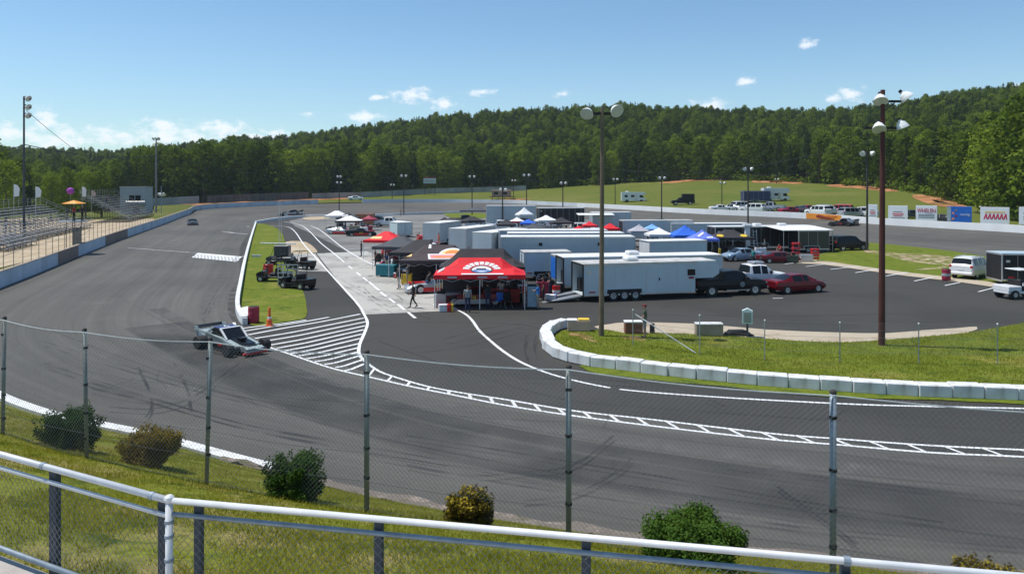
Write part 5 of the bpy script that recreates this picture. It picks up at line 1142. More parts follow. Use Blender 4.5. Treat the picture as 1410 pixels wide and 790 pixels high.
# orange banner fixed to the far wall
def wall_pt(px):
    p = wall_D(px); return Vector(p)
b = MB(); xs = list(range(1110, 1159, 6)); vs = []
for px in xs:
    p = wall_pt(px); n_ = Vector((-p.x, -p.y, 0)).normalized() * .07; vs += [(p.x + n_.x, p.y + n_.y, p.z + .06), (p.x + n_.x, p.y + n_.y, p.z + 1.06)]
b.add(vs, [(2 * i, 2 * i + 2, 2 * i + 3, 2 * i + 1) for i in range(len(xs) - 1)] + [(2 * i + 1, 2 * i + 3, 2 * i + 2, 2 * i) for i in range(len(xs) - 1)])
t = thing('wall_banner', 'orange banner with dark red lettering on the far white wall', 'banner', (0, 0, 0)); b.build('banner_sheet', mOrangeB, t)
p = wall_pt(1136); q = wall_pt(1146); ang = math.degrees(math.atan2(q.y - p.y, q.x - p.x))
b = MB(); L_ = (q - p).length; b.xprism([(-1.2, .80), (-.9, .92), (.2, .60), (1.3, .46), (1.5, .34), (.6, .22), (-.7, .30), (-1.3, .42)], -.02, 0); b.xprism([(.2, .72), (1.7, .82), (1.9, .74), (.4, .64)], -.02, 0)
o = b.build('dark_red_lettering', mat('dark_red_print', (.25, .03, .01), .6), t); o.location = (p.x - .12, p.y - .12, p.z); o.rotation_euler = (0, 0, R(ang)); o.scale = (1.7, 1, 1)

# left wall (towards the grandstand) with painted bays
LWp = [p.copy() for p in oc[8 * 5: 8 * 12 + 4]]
run_wall('grandstand_side_wall', 'white concrete wall tinted bluish for shade with brown patches along the left straight', LWp, 1.3, .35, mConcB, 0, parts=[(0, 18, mConcB), (18, 20, mConcBr), (20, 23, mConcB), (23, 26, mConcBr), (26, len(LWp) - 1, mConcB)])
# capping on it
t = thing('wall_coping', 'tan coping along the top of the left wall', 'coping'); b = MB(); vs = []
for i in range(len(LWp)):
    d = (LWp[min(i + 1, len(LWp) - 1)] - LWp[max(i - 1, 0)]); d.normalize(); n_ = Vector((-d.y, d.x, 0)); p = LWp[i]
    vs += [(p.x - n_.x * .03, p.y - n_.y * .03, p.z + 1.3), (p.x + n_.x * .4, p.y + n_.y * .4, p.z + 1.3), (p.x + n_.x * .4, p.y + n_.y * .4, p.z + 1.36), (p.x - n_.x * .03, p.y - n_.y * .03, p.z + 1.36)]
b.add(vs, [(i * 4 + j, i * 4 + (j + 1) % 4, (i + 1) * 4 + (j + 1) % 4, (i + 1) * 4 + j) for i in range(len(LWp) - 1) for j in range(4)]); b.build('coping', mTan, t)
# catch fence on the left wall
t = thing('catch_fence', 'tall wire catch fence standing on the left track wall', 'fence'); acc = 0
lw = MB(); step = 2.6; prevp = LWp[0]; posts = []
for i in range(1, len(LWp)):
    a, c = LWp[i - 1], LWp[i]; sl = (c - a).length; s_ = 0
    while acc + sl - s_ >= step:
        s_ += step - acc; acc = 0; posts.append(a.lerp(c, s_ / sl))
    acc += sl - s_
for p in posts:
    if p.y < 45: continue
    MB().cyl((p.x - .15, p.y, p.z + 1.36), (p.x - .15, p.y, p.z + 3.5), .03, n=6).build('post', mTan, t)
for hh in (1.9, 2.5, 3.1, 3.5):
    for a, c in zip(posts[:-1], posts[1:]): lw.cyl((a.x - .15, a.y, a.z + hh), (c.x - .15, c.y, c.z + hh), .009, n=3, caps=False)
lw.build('wires', mWire, t)

# white low wall along the median and along the bank
mw = gp((352, 308), (345, 330), (337, 360), (330, 395), (326, 418), (327, 432), (331, 441), (336, 447))
run_wall('median_wall', 'low white concrete wall along the left edge of the grass median', list(reversed([(p[0] + .2, p[1], 0) for p in mw])), .42, .28, mConc, 5)
o = MB(); P_ = [G(*q, z=0)[:2] for q in ((329, 440), (333, 447), (341, 446), (345, 437), (341, 432), (332, 434))]; o.prism(P_, -.02, .5); tag(o.build('wall_end_block', mConc), 'flared white end block of the median wall beside the maroon barrel', 'concrete block')
run_wall('infield_edge_wall', 'thin white wall at the far edge of the pits', [(x, y, 0) for x, y, _ in gp((352, 308), (378, 303.5), (412, 299.5), (448, 297.8))], .55, .3, mConcF, 4)
run_wall('far_pit_wall', 'low white wall near the light pole at the far end of the pits', [(x, y, 0) for x, y, _ in gp((497, 298), (560, 295.5), (640, 292.8))], .5, .4, mConcF, 4)
kw = [(p.x + .1, p.y, .0) for p in ol if p.x < -7.0]
run_wall('bank_kerb_wall', 'white painted kerb wall between the grass bank and the track', kw, .27, .42, mConc, 0)

# white concrete blocks round the island
bx = [(772, 449), (757, 453), (747, 459.5), (743.5, 468), (746, 480), (759, 491.5), (782, 499), (813, 505.5), (848, 509.5), (882, 514), (920, 518.5), (959, 523), (1001, 527.5), (1043, 531.5), (1086, 534.5), (1130, 538), (1175, 541.5), (1221, 544), (1266, 547), (1312, 548.5), (1357, 550), (1403, 551.5), (1449, 553), (1496, 554)]
for i in range(len(bx) - 1):
    a, c = Vector(G(*bx[i])), Vector(G(*bx[i + 1])); d = c - a; ang = math.degrees(math.atan2(d.y, d.x)); ln = d.length - .03
    b = MB(); b.box(0, ln, 0, .62 * random.uniform(.96, 1.04), 0, .5 * random.uniform(.96, 1.04), bev=.035)
    o = b.build('concrete_block', mConc); o.location = (a.x, a.y, .0 + random.uniform(0, .02)); o.rotation_euler = (0, 0, R(ang + random.uniform(-2.2, 2.2)))
    lab = 'white concrete block at the far tip of the island kerb row' if i == 0 else ('white concrete block on the tight bend of the island kerb row' if i < 6 else 'white concrete block in the straight run in front of the grass island')
    tag(o, lab, 'concrete block', 'white blocks edging the grass island' + ('' if i == 0 else (', bend' if i < 6 else ', straight run')))

# ------------------------------------------------------------------ island goods
light_pole('brown wooden light pole with two round lamps standing on the island', 828, 463, 148, mWood, .155, 'pair', lean=.06, group=None)
light_pole('dark red-brown pole with four white lamps on two arms at the right', 1214, 476, 124, mWoodR, .17, 'four', lean=.06, group=None)
x, y, _ = G(797, 456); b = MB(); b.box(-.65, .65, -.3, .3, 0, .62, bev=.04); t = thing('concrete_block', 'peach and white block under a yellow sheet on the island', 'concrete block', (x, y, 0.04), -4); b.build('block', mPeach, t)
MB().box(-.67, -.1, -.31, .31, .6, .66, bev=.02).build('white_cover', mConc, t); q = MB().box(-.05, .6, -.28, .26, .62, .70, bev=.03); q.build('yellow_sheet', mYellow, t)
x, y, _ = G(872, 459); t = thing('concrete_block', 'red-brown block with white top beside the man in the red cap', 'concrete block', (x, y, 0.04), 0); MB().box(-.5, .5, -.3, .3, 0, .6, bev=.03).build('block', mRust, t); MB().box(-.52, .52, -.31, .31, .6, .68, bev=.02).build('cover', mConc, t)
x, y, _ = G(976, 462); t = thing('concrete_block', 'long tan block with white top between two thin posts', 'concrete block', (x, y, 0.04), -3); MB().box(-.74, .74, -.3, .3, 0, .6, bev=.03).build('block', mTan, t); MB().box(-.76, .76, -.31, .31, .6, .68, bev=.03).build('cover', mConc, t)
x, y, _ = G(1017, 462); b = MB()
t = thing('rubber_mat_pile', 'heap of black rubber mats beside the tan block', 'rubber mats', (x, y, 0.04), 4)
for i in range(5): MB().box(-.8 + i * .07, .78 - i * .1, -.3 + i * .03, .35 - i * .02, i * .055, i * .055 + .05, rot=random.uniform(-8, 8), bev=.01).build('mat', mTyre, t)
# meter cabinet on a post
x, y, _ = G(1029, 464); t = thing('meter_cabinet', 'pale utility cabinet on a steel post behind the island blocks', 'utility box', (x, y, 0.04), -18)
MB().box(-.06, .06, -.06, .06, -.1, .85).build('post', mPostD, t); MB().xprism([(-.28, .72), (.28, .72), (.28, 1.42), (.0, 1.56), (-.28, 1.42)], -.18, .18).build('cabinet', mat('pale_mint_paint', (.6, .72, .70), .5), t); MB().box(-.19, .2, -.2, -.18, .8, 1.36).build('grille', mGalvB, t)
for i in range(7): MB().box(-.17 + i * .05, -.15 + i * .05, -.212, -.2, .84, 1.32).build('slat', mTrim, t)
# thin post fence on the island
fp = [(871.5, 426.5, 476), (963.5, 434, 489), (1053, 441, 497), (1156.5, 444, 500), (1265, 445.5, 501), (1373.5, 446, 502), (1486, 447, 503)]
mFadedSteel = mat('faded_steel', (.33, .35, .34), .6, .2)
t = thing('post_and_wire_fence', 'thin galvanised post and wire fence across the island grass', 'fence'); tops = []
for px, ty, by in fp:
    x, y, _ = G(px, by); H = zpx(ty, y); MB().cyl((x, y, -.1), (x, y, H), .026, n=8).build('post', mFadedSteel, t); MB().ell((x, y, H), (.045, .045, .05), 8, 5).build('post_cap', mGalv, t); tops.append(Vector((x, y, H)))
wf = MB()
for a, c in zip(tops[:-1], tops[1:]):
    for k in (.02, .35, .7, 1.05, 1.4): wf.cyl(a - Vector((0, 0, k)), c - Vector((0, 0, k)), .006, n=3, caps=False)
    L_ = (c - a).length; n = int(L_ / .11)
    for i in range(n):
        for s in (0, 1):
            p = a.lerp(c, i / n); q = a.lerp(c, min(1, (i + 10) / n)); 
            wf.cyl((p.x, p.y, p.z - (1.5 if s else .04)), (q.x, q.y, q.z - (.04 if s else 1.5)), .0013, n=3, caps=False)
wf.build('wire_mesh', mWire, t)['kind'] = 'stuff'
a = Vector(G(874, 476)); a.z = zpx(432, a.y); c = Vector(G(958, 487)); tag(MB().cyl(a, (c.x, c.y, .04), .028, n=8).build('leaning_pipe', mGalv), 'pale pipe leaning down from the first fence post on the island', 'pipe')
x, y, _ = G(888, 466); person('man in dark red cap, olive shirt and grey shorts beside the light pole', (x, y, .04), 160, 'hold', mCloth['olive'], mCloth['grey'], cap=mCloth['maroon'], h=1.8, shorts=True)
x, y, _ = G(898, 459); b = MB(); b.lathe([(.14, 0), (.15, .02), (.13, .5), (.16, .52)], (0, 0, 0)); o = b.build('bin', mDarkTrim); o.location = (x, y, .04); tag(o, 'small dark bin standing behind the man in the red cap', 'bin')

# ------------------------------------------------------------------ race cars
modified('teal and white open-wheeled race car with red front bumper on the near turn', tuple(Vector(G(306, 487)) + Vector((0, 1.1, .02))), -41, (mTealP, mTealP, mRed)).scale = (1.05, 1.05, .86)
k = modified('white and black race car on the track at the far left of the pits', (-71, 236, 1.0) and tuple(G(400, 298.5)), 190, (mWhiteV, mBlack, mBlack))
k.location = (G(401, 299)[0], G(401, 299)[1], .15); k.scale = (1.35,) * 3
k = stock('dark race car on the left straight by the wall', (G(265, 310)[0], G(265, 310)[1], .02), -66, mDkGreyV, mTealP, '12'); k.scale = (1.0,) * 3
p = wall_pt(1168); k = modified('black and silver race car by the far wall beside the orange banner', (p.x - 2.2, p.y - 3.2, p.z - .55), 130, (mDkGreyV, mGreyV, mBlack)); k.scale = (1.08,) * 3
sedan('white car parked on the meadow beyond the far turn', mWhiteV, (at(490, 262)[0], 262, terr(490, 262) + .02), 10).scale = (1.1,) * 3

# ------------------------------------------------------------------ red tent and neighbours
mPrint = mat('white_print', (.8, .8, .8), .7, var=.03); mPrintBlk = mat('black_print', (.03, .03, .04), .7); mPrintBlue = mat('blue_print', (.10, .2, .45), .7); mPrintPink = mat('pink_print', (.75, .25, .25), .7); mPrintYel = mat('yellow_print', (.8, .6, .25), .7); mPrintOr = mat('orange_print', (.8, .25, .06), .7)
def logo_red(t, top, w, d):
    ang = lambda a0, a1, ri, ro, n=8: [(.02 + .55 * ro * math.cos(R(lerp(a0, a1, i / n))), -.60 + 1.0 * ro * .55 * math.sin(R(lerp(a0, a1, i / n)))) for i in range(n + 1)] + [(.02 + .55 * ri * math.cos(R(lerp(a1, a0, i / n))), -.60 + 1.0 * ri * .55 * math.sin(R(lerp(a1, a0, i / n)))) for i in range(n + 1)]
    b = MB()
    def put(u, v, o): return (u * w / 2, v * d / 2, top(u, v) + o)
    def band(a0, a1, ri, ro, mi, off, n=12):
        b.mat(mi); vs = []
        for i in range(n + 1):
            a = R(lerp(a0, a1, i / n))
            for r_ in (ri, ro): vs.append(put(.04 + .36 * r_ * math.cos(a), -.62 + .36 * r_ * math.sin(a), off))
        b.add(vs, [(2 * i, 2 * i + 1, 2 * i + 3, 2 * i + 2) for i in range(n)])
    for k in range(9): band(8 + k * 18.6, 8 + k * 18.6 + 14.5, .78, 1.18, 0, .03, 3)
    band(0, 360, .60, .68, 1, .034, 24); band(0, 360, 0.02, .60, 0, .03, 24); band(190, 350, .40, .60, 2, .04, 12)
    for u0, u1, v0, v1, mi in ((-.14, .2, -.70, -.62, 2), (-.08, .14, -.62, -.54, 1), (-.4, .52, -.99, -.90, 0)):
        b.mat(mi); n = 6; vs = []
        for i in range(n + 1):
            for v in (v0, v1): vs.append(put(lerp(u0, u1, i / n), v, .045))
        b.add(vs, [(2 * i, 2 * i + 2, 2 * i + 3, 2 * i + 1) for i in range(n)])
    b.build('printed_emblem', [mPrint, mPrintBlk, mPrintBlue], t)
    b = MB()
    for k in range(4):
        v = -.62 + k * .3; b.add([put(-.94, v, .03), put(-.94, v + .2, .03), put(-.80, v + .2, .03), put(-.80, v, .03)], [(0, 1, 2, 3)])
    b.build('printed_letters', mPrint, t)
    for u in (-.6, .06, .5): MB().box(u * w / 2 - .32, u * w / 2 + .32, -d / 2 - .03, -d / 2 - .016, 2.12, 2.24).build('sponsor_name', mGreyC, t)
    MB().box(-w / 2 - .03, -w / 2 - .016, -1.0, -.4, 2.08, 2.24).build('sponsor_name', mPrint, t)
tent('red canopy tent with white ring emblem nearest the pit lane exit', tuple(at(661, 53.2)), 1.5, 6.15, 3.1, 2.32, 3.35, mRedC, logo=logo_red, legs=6, ridge=2.9, walls=[('right', mCloth['maroon'])], sag=.13)
tent('black canopy tent directly behind the red tent', tuple(at(664, 57.2)), 1.5, 6.2, 3.1, 2.42, 3.62, mBlackC, legs=6, ridge=3.2, walls=[('back', mBlackC)], sag=.12)
def logo_brown(t, top, w, d):
    b = MB()
    def patch(pts, mi, off):
        n = 5; A, B2, C2, D2 = pts; vs = []; b.mat(mi)
        for i in range(n + 1):
            for j in range(n + 1):
                u = lerp(lerp(A[0], B2[0], i / n), lerp(D2[0], C2[0], i / n), j / n); v = lerp(lerp(A[1], B2[1], i / n), lerp(D2[1], C2[1], i / n), j / n); vs.append((u * w / 2, v * d / 2, top(u, v) + off))
        b.add(vs, [(i * (n + 1) + j, (i + 1) * (n + 1) + j, (i + 1) * (n + 1) + j + 1, i * (n + 1) + j + 1) for i in range(n) for j in range(n)])
    def disc(cu, cv, ru, rv, mi, off, a0=0, a1=360):
        n = 16; b.mat(mi); vs = []; ks = (0, .35, .7, 1)
        for k in ks:
            for i in range(n + 1): a = R(lerp(a0, a1, i / n)); u = cu + ru * k * math.cos(a); v = cv + rv * k * math.sin(a); vs.append((u * w / 2, v * d / 2, top(u, v) + off))
        for q in range(3): b.add([], []); 
        base = len(b.v); b.v += vs
        for q in range(3):
            for i in range(n): b.f.append((base + q * (n + 1) + i, base + (q + 1) * (n + 1) + i, base + (q + 1) * (n + 1) + i + 1, base + q * (n + 1) + i + 1)); b.m.append(mi)
    disc(.38, -.52, .36, .34, 0, .03, 0, 180); disc(.38, -.52, .30, .28, 3, .036, 0, 180); disc(.40, -.50, .22, .20, 4, .042, 0, 180)
    patch([(-.22, -.9), (.66, -.86), (.74, -.5), (-.28, -.52)], 0, .032); patch([(-.16, -.84), (.6, -.8), (.66, -.56), (-.22, -.58)], 2, .038); patch([(-.08, -.78), (.5, -.76), (.5, -.68), (-.1, -.68)], 4, .044)
    for k, mi in ((0, 2), (1, 2), (2, 3)): patch([(-.92 + k * .0, .5 - k * .48), (-.92, .22 - k * .48), (-.7, .1 - k * .40), (-.7, .38 - k * .40)], mi, .03)
    patch([(-.30, -.2), (-.22, -.2), (-.24, .0), (-.3, .0)], 0, .03)
    b.build('printed_flame_logo', [mPrint, mPrintBlk, mPrintPink, mPrintYel, mPrintOr], t)
tent('brown-black canopy tent printed with a yellow and orange flame logo', tuple(at(606, 63)), -3, 6.0, 4.2, 2.35, 3.45, mBrownC, logo=logo_brown, legs=6, ridge=2.4, walls=[('back', mBlackC)])
def logo_marks(t, top, w, d):
    b = MB()
    for i in range(4):
        for j in range(3):
            if (i * 7 + j * 5) % 5 == 0: continue
            u, v = .15 + i * .17, -.85 + j * .28; vs = [(a * w / 2, c * d / 2, top(a, c) + .03) for a, c in ((u, v), (u + .11, v + .02), (u + .14, v + .16), (u + .03, v + .14))]; b.add(vs, [(0, 1, 2, 3)])
    b.build('printed_marks', mPrint, t)
tent('dark canopy tent with small white print between the flame tent and the grey tent', tuple(at(583, 70)), -8, 5.6, 3.4, 2.3, 3.35, mBlackC, logo=logo_marks, legs=6, walls=[('back', mBlackC)])
tent('charcoal canopy tent just in front of the far red tent', tuple(at(553, 77)), -10, 4.9, 3.6, 2.25, 3.2, mCharC, walls=[('back', mCloth['maroon'])])
def logo_pale(t, top, w, d):
    MB().add([(u * w / 2, v * d / 2, top(u, v) + .03) for u, v in ((-.6, -.5), (-.1, -.5), (-.1, -.8), (-.7, -.8))], [(0, 3, 2, 1)]).build('printed_panel', mPrintYel, t)
tent('small red canopy tent at the far end of the tent row', tuple(at(533, 86)), -12, 4.4, 3.2, 2.2, 3.1, mRedC, logo=logo_pale)
stock('crimson and silver race car under the red canopy tent', tuple(at(652, 54.0)), 186, mCrim, mGreyV, '9')
stock('silver and red race car nose-out beside the red canopy tent', tuple(at(601, 60.2)), 196, mGreyV, mRed, '17')
stock('dark race car standing under the flame-logo tent', tuple(at(612, 63.5)), 190, mDkGreyV, mRed, '5')
stock('black race car under the tent with small white print', tuple(at(580, 70)), 190, mBlack, mTealP, '4')
stock('maroon race car in the shade of the charcoal tent', tuple(at(556, 77.5)), 190, mMaroon, mWhiteV, '8')
k = toolbox('teal canvas-covered cart at the edge of the pit lane', tuple(at(533.5, 70)), -20, mTeal, 1.9, 1.0, 1.1, cat='pit cart', name='pit_cart', items=False)
toolbox('red tool cabinet at the back right of the red tent', tuple(at(705, 54.3)), 0, mRed, 1.1, .6, 1.05)
toolbox('silver tool trolley at the left leg of the red tent', tuple(at(606, 52.6)), 20, mGreyV, .7, .5, .95); toolbox('low red jack box at the left of the red tent', tuple(at(612, 51.6)), 10, mRed, .8, .45, .4, items=False)
toolbox('yellow tool cabinet beside the flame-logo tent', tuple(at(560, 64.5)), 0, mYellow, .9, .5, .9); toolbox('black tool cabinet at the edge of the flame-logo tent', tuple(at(577, 62.5)), 0, mBlack, 1.0, .5, 1.1)
tyre_stack('stack of four race tyres left of the dark tents', tuple(at(543, 73.0)), 4); tyre_stack('stack of five race tyres behind the dark race car', tuple(at(571, 66)), 5); tyre_stack('stack of three race tyres at the right back of the red tent', tuple(at(715, 54.8)), 3); tyre_stack('stack of three race tyres in front of the far red tent', tuple(at(521, 83)), 3)
t = thing('folding_table', 'white folding table with goods at the right of the red tent', 'table', tuple(at(733, 57.2)), 5)
MB().box(-1.1, 1.1, -.38, .38, .9, .94, bev=.01).build('tabletop', mWhite, t)
for sx in (-1, 1):
    for sy in (-1, 1): MB().cyl((sx * 1.0, sy * .3, 0), (sx * 1.0, sy * .3, .9), .02, n=6).build('leg', mTrim, t)
t = thing('pit_trolley', 'pale blue open-sided pit trolley by the man in the blue shirt', 'trolley', tuple(at(732.5, 52.4)), 0)
MB().box(-.34, .34, -.3, .3, .1, 1.5, bev=.04).build('panel', mat('pale_blue_panel', (.32, .45, .52), .5), t); MB().box(-.3, .3, -.26, .26, 1.5, 1.62, bev=.03).build('tray', mDarkTrim, t)
for sx in (-.26, .26): MB().cyl((sx, -.2, .07), (sx + .04, -.2, .07), .07, n=8).build('wheel', mTyre, t)
MB().add([(-.5, -.5, 1.95), (.45, -.5, 2.2), (.5, .35, 2.1), (-.45, .3, 1.85)], [(0, 1, 2, 3), (3, 2, 1, 0)]).build('white_cover', mWhiteC, t); MB().tube([(-.3, 0, 1.5), (-.3, 0, 1.95)], .02).tube([(.3, 0, 1.5), (.3, 0, 2.1)], .02).build('cover_props', mTrim, t)
barrel('red drum standing beside the loading ramp of the front trailer', tuple(at(766, 57.3)), mRed, mPrint)
barrel('black drum with white lid behind the red drum', tuple(at(757, 58.8)), mDarkTrim, None, 1.1, .35); barrel('second black drum near the blue trailer door', tuple(at(772, 59.0)), mDarkTrim, None, .8, .3)
toolbox('black pit cabinet in front of the blue trailer door', tuple(at(750, 59.2)), 0, mBlack, 1.0, .6, 1.3); toolbox('maroon tool cabinet beside the man in the blue shirt', tuple(at(747, 56.6)), 0, mMaroon, .9, .6, 1.25)

# ------------------------------------------------------------------ trailers
HD = 13.9
TA = at(803, 55.0)
trailer('nearest white triple-axle trailer with its rear end open and ramps down', TA, HD, 8.75, 2.6, 2.72, 3, rear='open', window=True, ac=1, ramp=True, nose=2.0, wheel_at=.36)
dx, dy = math.cos(R(HD)), math.sin(R(HD))
pickup('black pickup truck hitched to the nearest white trailer', mBlack, (TA[0] + dx * 12.0 - dy * 1.15, TA[1] + dy * 12.0 + dx * 1.15, 0), HD, door_mark=True).scale = (1.02, 1.0, 1.0)
trailer('white trailer just behind the nearest one with a white roof unit', at(776, 59.9), 10.3, 13.2, 2.55, 2.72, 3, rear='open', ac=1, side_door=False, roof=mRoofW)
trailer('white trailer with a bright blue rear door', at(768, 63.6), 10.0, 8, 2.5, 2.45, 2, rear='panel', rearmat=mBlue)
trailer('short white trailer left of the one with the blue door', at(722, 66.8), 8, 4.2, 2.4, 2.5, 2, skin=mTrailer, side_door=False, rear='doors')
trailer('very long grey-white trailer behind the black tent with two small side vents', at(690, 71.5), 1.5, 12.5, 2.6, 3.5, 3, skin=mTrailer2, roof=mRoofW, side_door=False, vents=True)
trailer('white trailer beyond the long one at the middle of the pits', at(700, 77.5), 3, 11.8, 2.6, 3.45, 3, skin=mTrailer2, roof=mRoofW, side_door=False)
trailer('long trailer with white roof one row farther back', at(688, 84.5), 4, 12.0, 2.6, 3.3, 3, skin=mTrailer2, roof=mRoofW, side_door=False)
trailer('white box trailer with bright end and shaded side right of the long trailer', at(895, 76.0), 14, 6.2, 2.6, 2.75, 2, roof=mRoofW, rear='panel', rearmat=mWhite, side_door=False)  # rear panel whiter than the skin: the sunlit end is painted in
trailer('grey-white trailer turned end-on left of the long trailer', at(678, 85.5), 62, 8.8, 2.6, 3.0, 2, roof=mRoofW, rear='panel', side_door=False)
trailer('narrow grey-white trailer end-on behind the flame-logo tent', at(642, 93), 66, 8, 2.4, 3.0, 2, roof=mRoofW, rear='panel', side_door=False, skin=mTrailer2)
trailer('grey trailer with open black window end-on farther left', at(606, 104), 70, 7, 2.6, 3.1, 2, roof=mRoofW, rear='panel', side_door=False, skin=mTrailer2)
trailer('small pale container trailer behind the small red tent', at(568, 121), 116, 4.2, 2.45, 2.35, 1, rear='doors', roof=mRoofW, skin=mat('pale_mint_skin', (.52, .62, .62), .5), side_door=False)
trailer('big grey hauler trailer at the far side of the pits', at(670, 150), 3, 9.6, 2.8, 4.1, 3, skin=mTrailer2, roof=mRoofW, side_door=False)
trailer('long black trailer with open slatted side at the back of the pits', at(742, 152), 8, 9.2, 2.6, 3.6, 2, skin=mDarkTrim, roof=mRoofW, side_door=False)
trailer('white-grey trailer near the far side behind the red umbrellas', at(816, 137), 6, 7.0, 2.6, 3.3, 2, skin=mTrailer2, roof=mRoofW, awning=(-3.0, 3.5, 2.2, 2.9), side_door=False)
trailer('grey trailer with black open rear behind the grey tent', at(858, 112), 5, 10.5, 2.6, 3.05, 2, skin=mTrailer2, rear='panel', rearmat=mDarkTrim, roof=mRoof, side_door=False)
trailer('long grey hauler with white side awning in the right-hand pit row', at(985, 97), 8, 13.5, 2.6, 3.0, 3, skin=mDarkTrim, roof=mRoofW, side_door=False, ac=2, awning=(6.8, 13.4, 4.4, 2.75))  # dark skin paints in the shaded opening under the awning
trailer('tan open-sided trailer with grey canopy beside the dark parked car', at(1100, 93.5), 7, 3.9, 2.6, 2.75, 2, skin=mat('olive_dark_side', (.06, .055, .045), .7), rear='panel', rearmat=mDarkTrim, side_door=False, roof=mGreyC)  # side coloured dark to stand for the shade inside the open trailer
trailer('dark race trailer with open side at the right edge', at(1380, 64), -6, 9, 2.6, 2.65, 2, skin=mDarkTrim, roof=mat('pale_blue_roof', (.45, .55, .6), .5), rear='panel', rearmat=mDarkTrim, side_door=False)
trailer('white trailer far behind the blue tents', at(925, 112), 4, 11.5, 2.6, 2.6, 2, skin=mTrailer, roof=mRoofW, side_door=False)
trailer('brown rusty container near the white tents', at(489, 148), 0, 3.4, 2.4, 2.6, 1, skin=mOrgR, roof=mOrgR, side_door=False)
k = MB(); t = thing('ladder_tower', 'white column and ladder beside the dark awning in the right pit row', 'tower', at(1029, 92.5)); MB().box(-.28, .28, -.25, .25, 0, 3.2, bev=.04).build('column', mWhite, t); MB().box(-.5, .5, -.45, .45, 3.2, 3.55, bev=.05).build('head_box', mWhite, t)
t = thing('tool_ladder', 'white ladder rungs beside the white column', 'ladder', at(1041, 92)); 
for s in (-.2, .2): MB().cyl((s, 0, 0), (s, .5, 2.9), .03, n=6).build('rail', mTrim, t)
for i in range(8): MB().cyl((-.2, .5 * (i + .6) / 8.5, .35 * (i + .6)), (.2, .5 * (i + .6) / 8.5, .35 * (i + .6)), .025, n=6).build('rung', mTrim, t)

# ------------------------------------------------------------------ parked vehicles in the pits
pickup('white pickup truck behind the black one with a box on its roof', mWhiteV, (at(1036, 63.2)[0], 63.2, 0), 14, rack=True)
sedan('crimson sedan parked at the end of the front row', mCrim, (22.1, 60.1, 0), 21)
suv('white SUV seen from behind on the edge of the grass lot', mWhiteV, (41.6, 69.6, .04), 40)
sedan('silver-blue car parked among the right-hand awnings', mat('silver_blue_paint', (.3, .4, .5), .3, .3), at(1021, 84.5), 200).scale = (.95, .95, .95)
sedan('red race-team car in front of the white awning', mCrim, at(1072, 82.5), 5).scale = (.92, .92, .8)
suv('black SUV parked on the grass beside the tan trailer', mBlack, at(1167, 97.5), 20, L=5.3)
k = utility_cart('white golf cart at the right edge of the pits', at(1404, 57.0), 10, mWhiteV); k.scale = (1.15,) * 3
x, y, _ = G(1303, 386); barrel('red barrel with pale label beside the white SUV', (x, y, .04), mMaroon, mTealP, .95, .36)
for i, (px, D) in enumerate(((1096, 84.5), (1122, 83.6))):
    t = thing('pit_chair', ['tall red display rack near the tan trailer', 'small red pit stand right of the display rack'][i], 'rack', at(px, D), 8); hh = 2.0 if i == 0 else 1.4
    for s in (-.35, .35): MB().cyl((s, 0, 0), (s, 0, hh), .04, n=6).build('upright', mRed, t)
    for k in range(4): MB().box(-.42, .42, -.22, .22, .25 + k * (hh - .4) / 3.2, .3 + k * (hh - .4) / 3.2 + .16, bev=.02).build('shelf', mRed, t)
toolbox('pale pit cabinet in front of the red display rack', at(1110, 83), 0, mGreyV, 1.3, .7, .8, items=False); toolbox('white pit cart under the dark awning', at(1047, 88.5), 0, mWhiteV, 1.2, .6, 1.1, cat='pit cart', name='pit_cart')
toolbox('green tool trolley beside the red team car', at(1090, 82), 0, mCloth['olive'], 1.3, .6, .8)
# utility carts on the median
utility_cart('black roofless utility cart on the median nearest the dashed lane', at(414, 76), 160, mBlack, False); utility_cart('dark green utility cart farther left on the median', at(386, 80), 175, mDkGreyV, False)
utility_cart('black utility cart nose to the left in front of the grid rack', at(377, 66.5), 178, mBlack, False); utility_cart('black utility cart at the near right of the median group', at(410, 62.0), 150, mBlack, False)
t = thing('tool_rack', 'grey open grid rack between the carts on the median', 'rack', at(397, 62.5), -8)
for i in range(5): MB().box(-.9 + i * .42, -.84 + i * .42, -.03, .03, 0.1, 1.9).build('upright', mTrim, t)
for i in range(6): MB().box(-.9, .84, -.05, .05, .15 + i * .34, .2 + i * .34).build('bar', mTrim, t)
MB().box(-.9, .85, .1, .7, .1, .8, bev=.05).build('base_box', mDarkTrim, t)
t = thing('equipment_trailer', 'grey open box behind the median carts with a long pale boom', 'equipment', at(389, 84), 0); MB().box(-.8, .8, -.5, .5, .5, 1.7, bev=.04).build('box', mDkGreyV, t); MB().cyl((-2.4, 0, 1.95), (1.4, .2, 1.85), .07, n=8).build('boom', mConc, t); MB().box(-.9, .9, -.6, .6, .3, .5).build('bed', mDarkTrim, t)
for s in (-.6, .6): MB().cyl((s, -.7, .3), (s, -.5, .3), .3, n=12).build('wheel', mTyre, t)
barrel('bright red drum on the median left of the carts', (at(369.5, 71)[0], 71, .04), mRed, None, 1.0, .45)
x, y, _ = G(347, 446); t = barrel('maroon barrel at the end of the median wall', (x, y + .3, .04), mMaroon, None, .95, .33)
x, y, _ = G(371, 449); t = thing('traffic_cone', 'tall orange traffic cone at the tip of the median', 'traffic cone', (x, y, .03)); MB().box(-.2, .2, -.2, .2, 0, .05, bev=.02).build('base', mOrange, t); MB().lathe([(.17, .05), (.15, .35), (.10, .42), (.07, .85), (.09, .9), (.05, 1.1), (.02, 1.12)], n=14).build('cone', mOrange, t); MB().lathe([(.112, .42), (.10, .55)], n=14).build('reflective_band', mPrint, t)
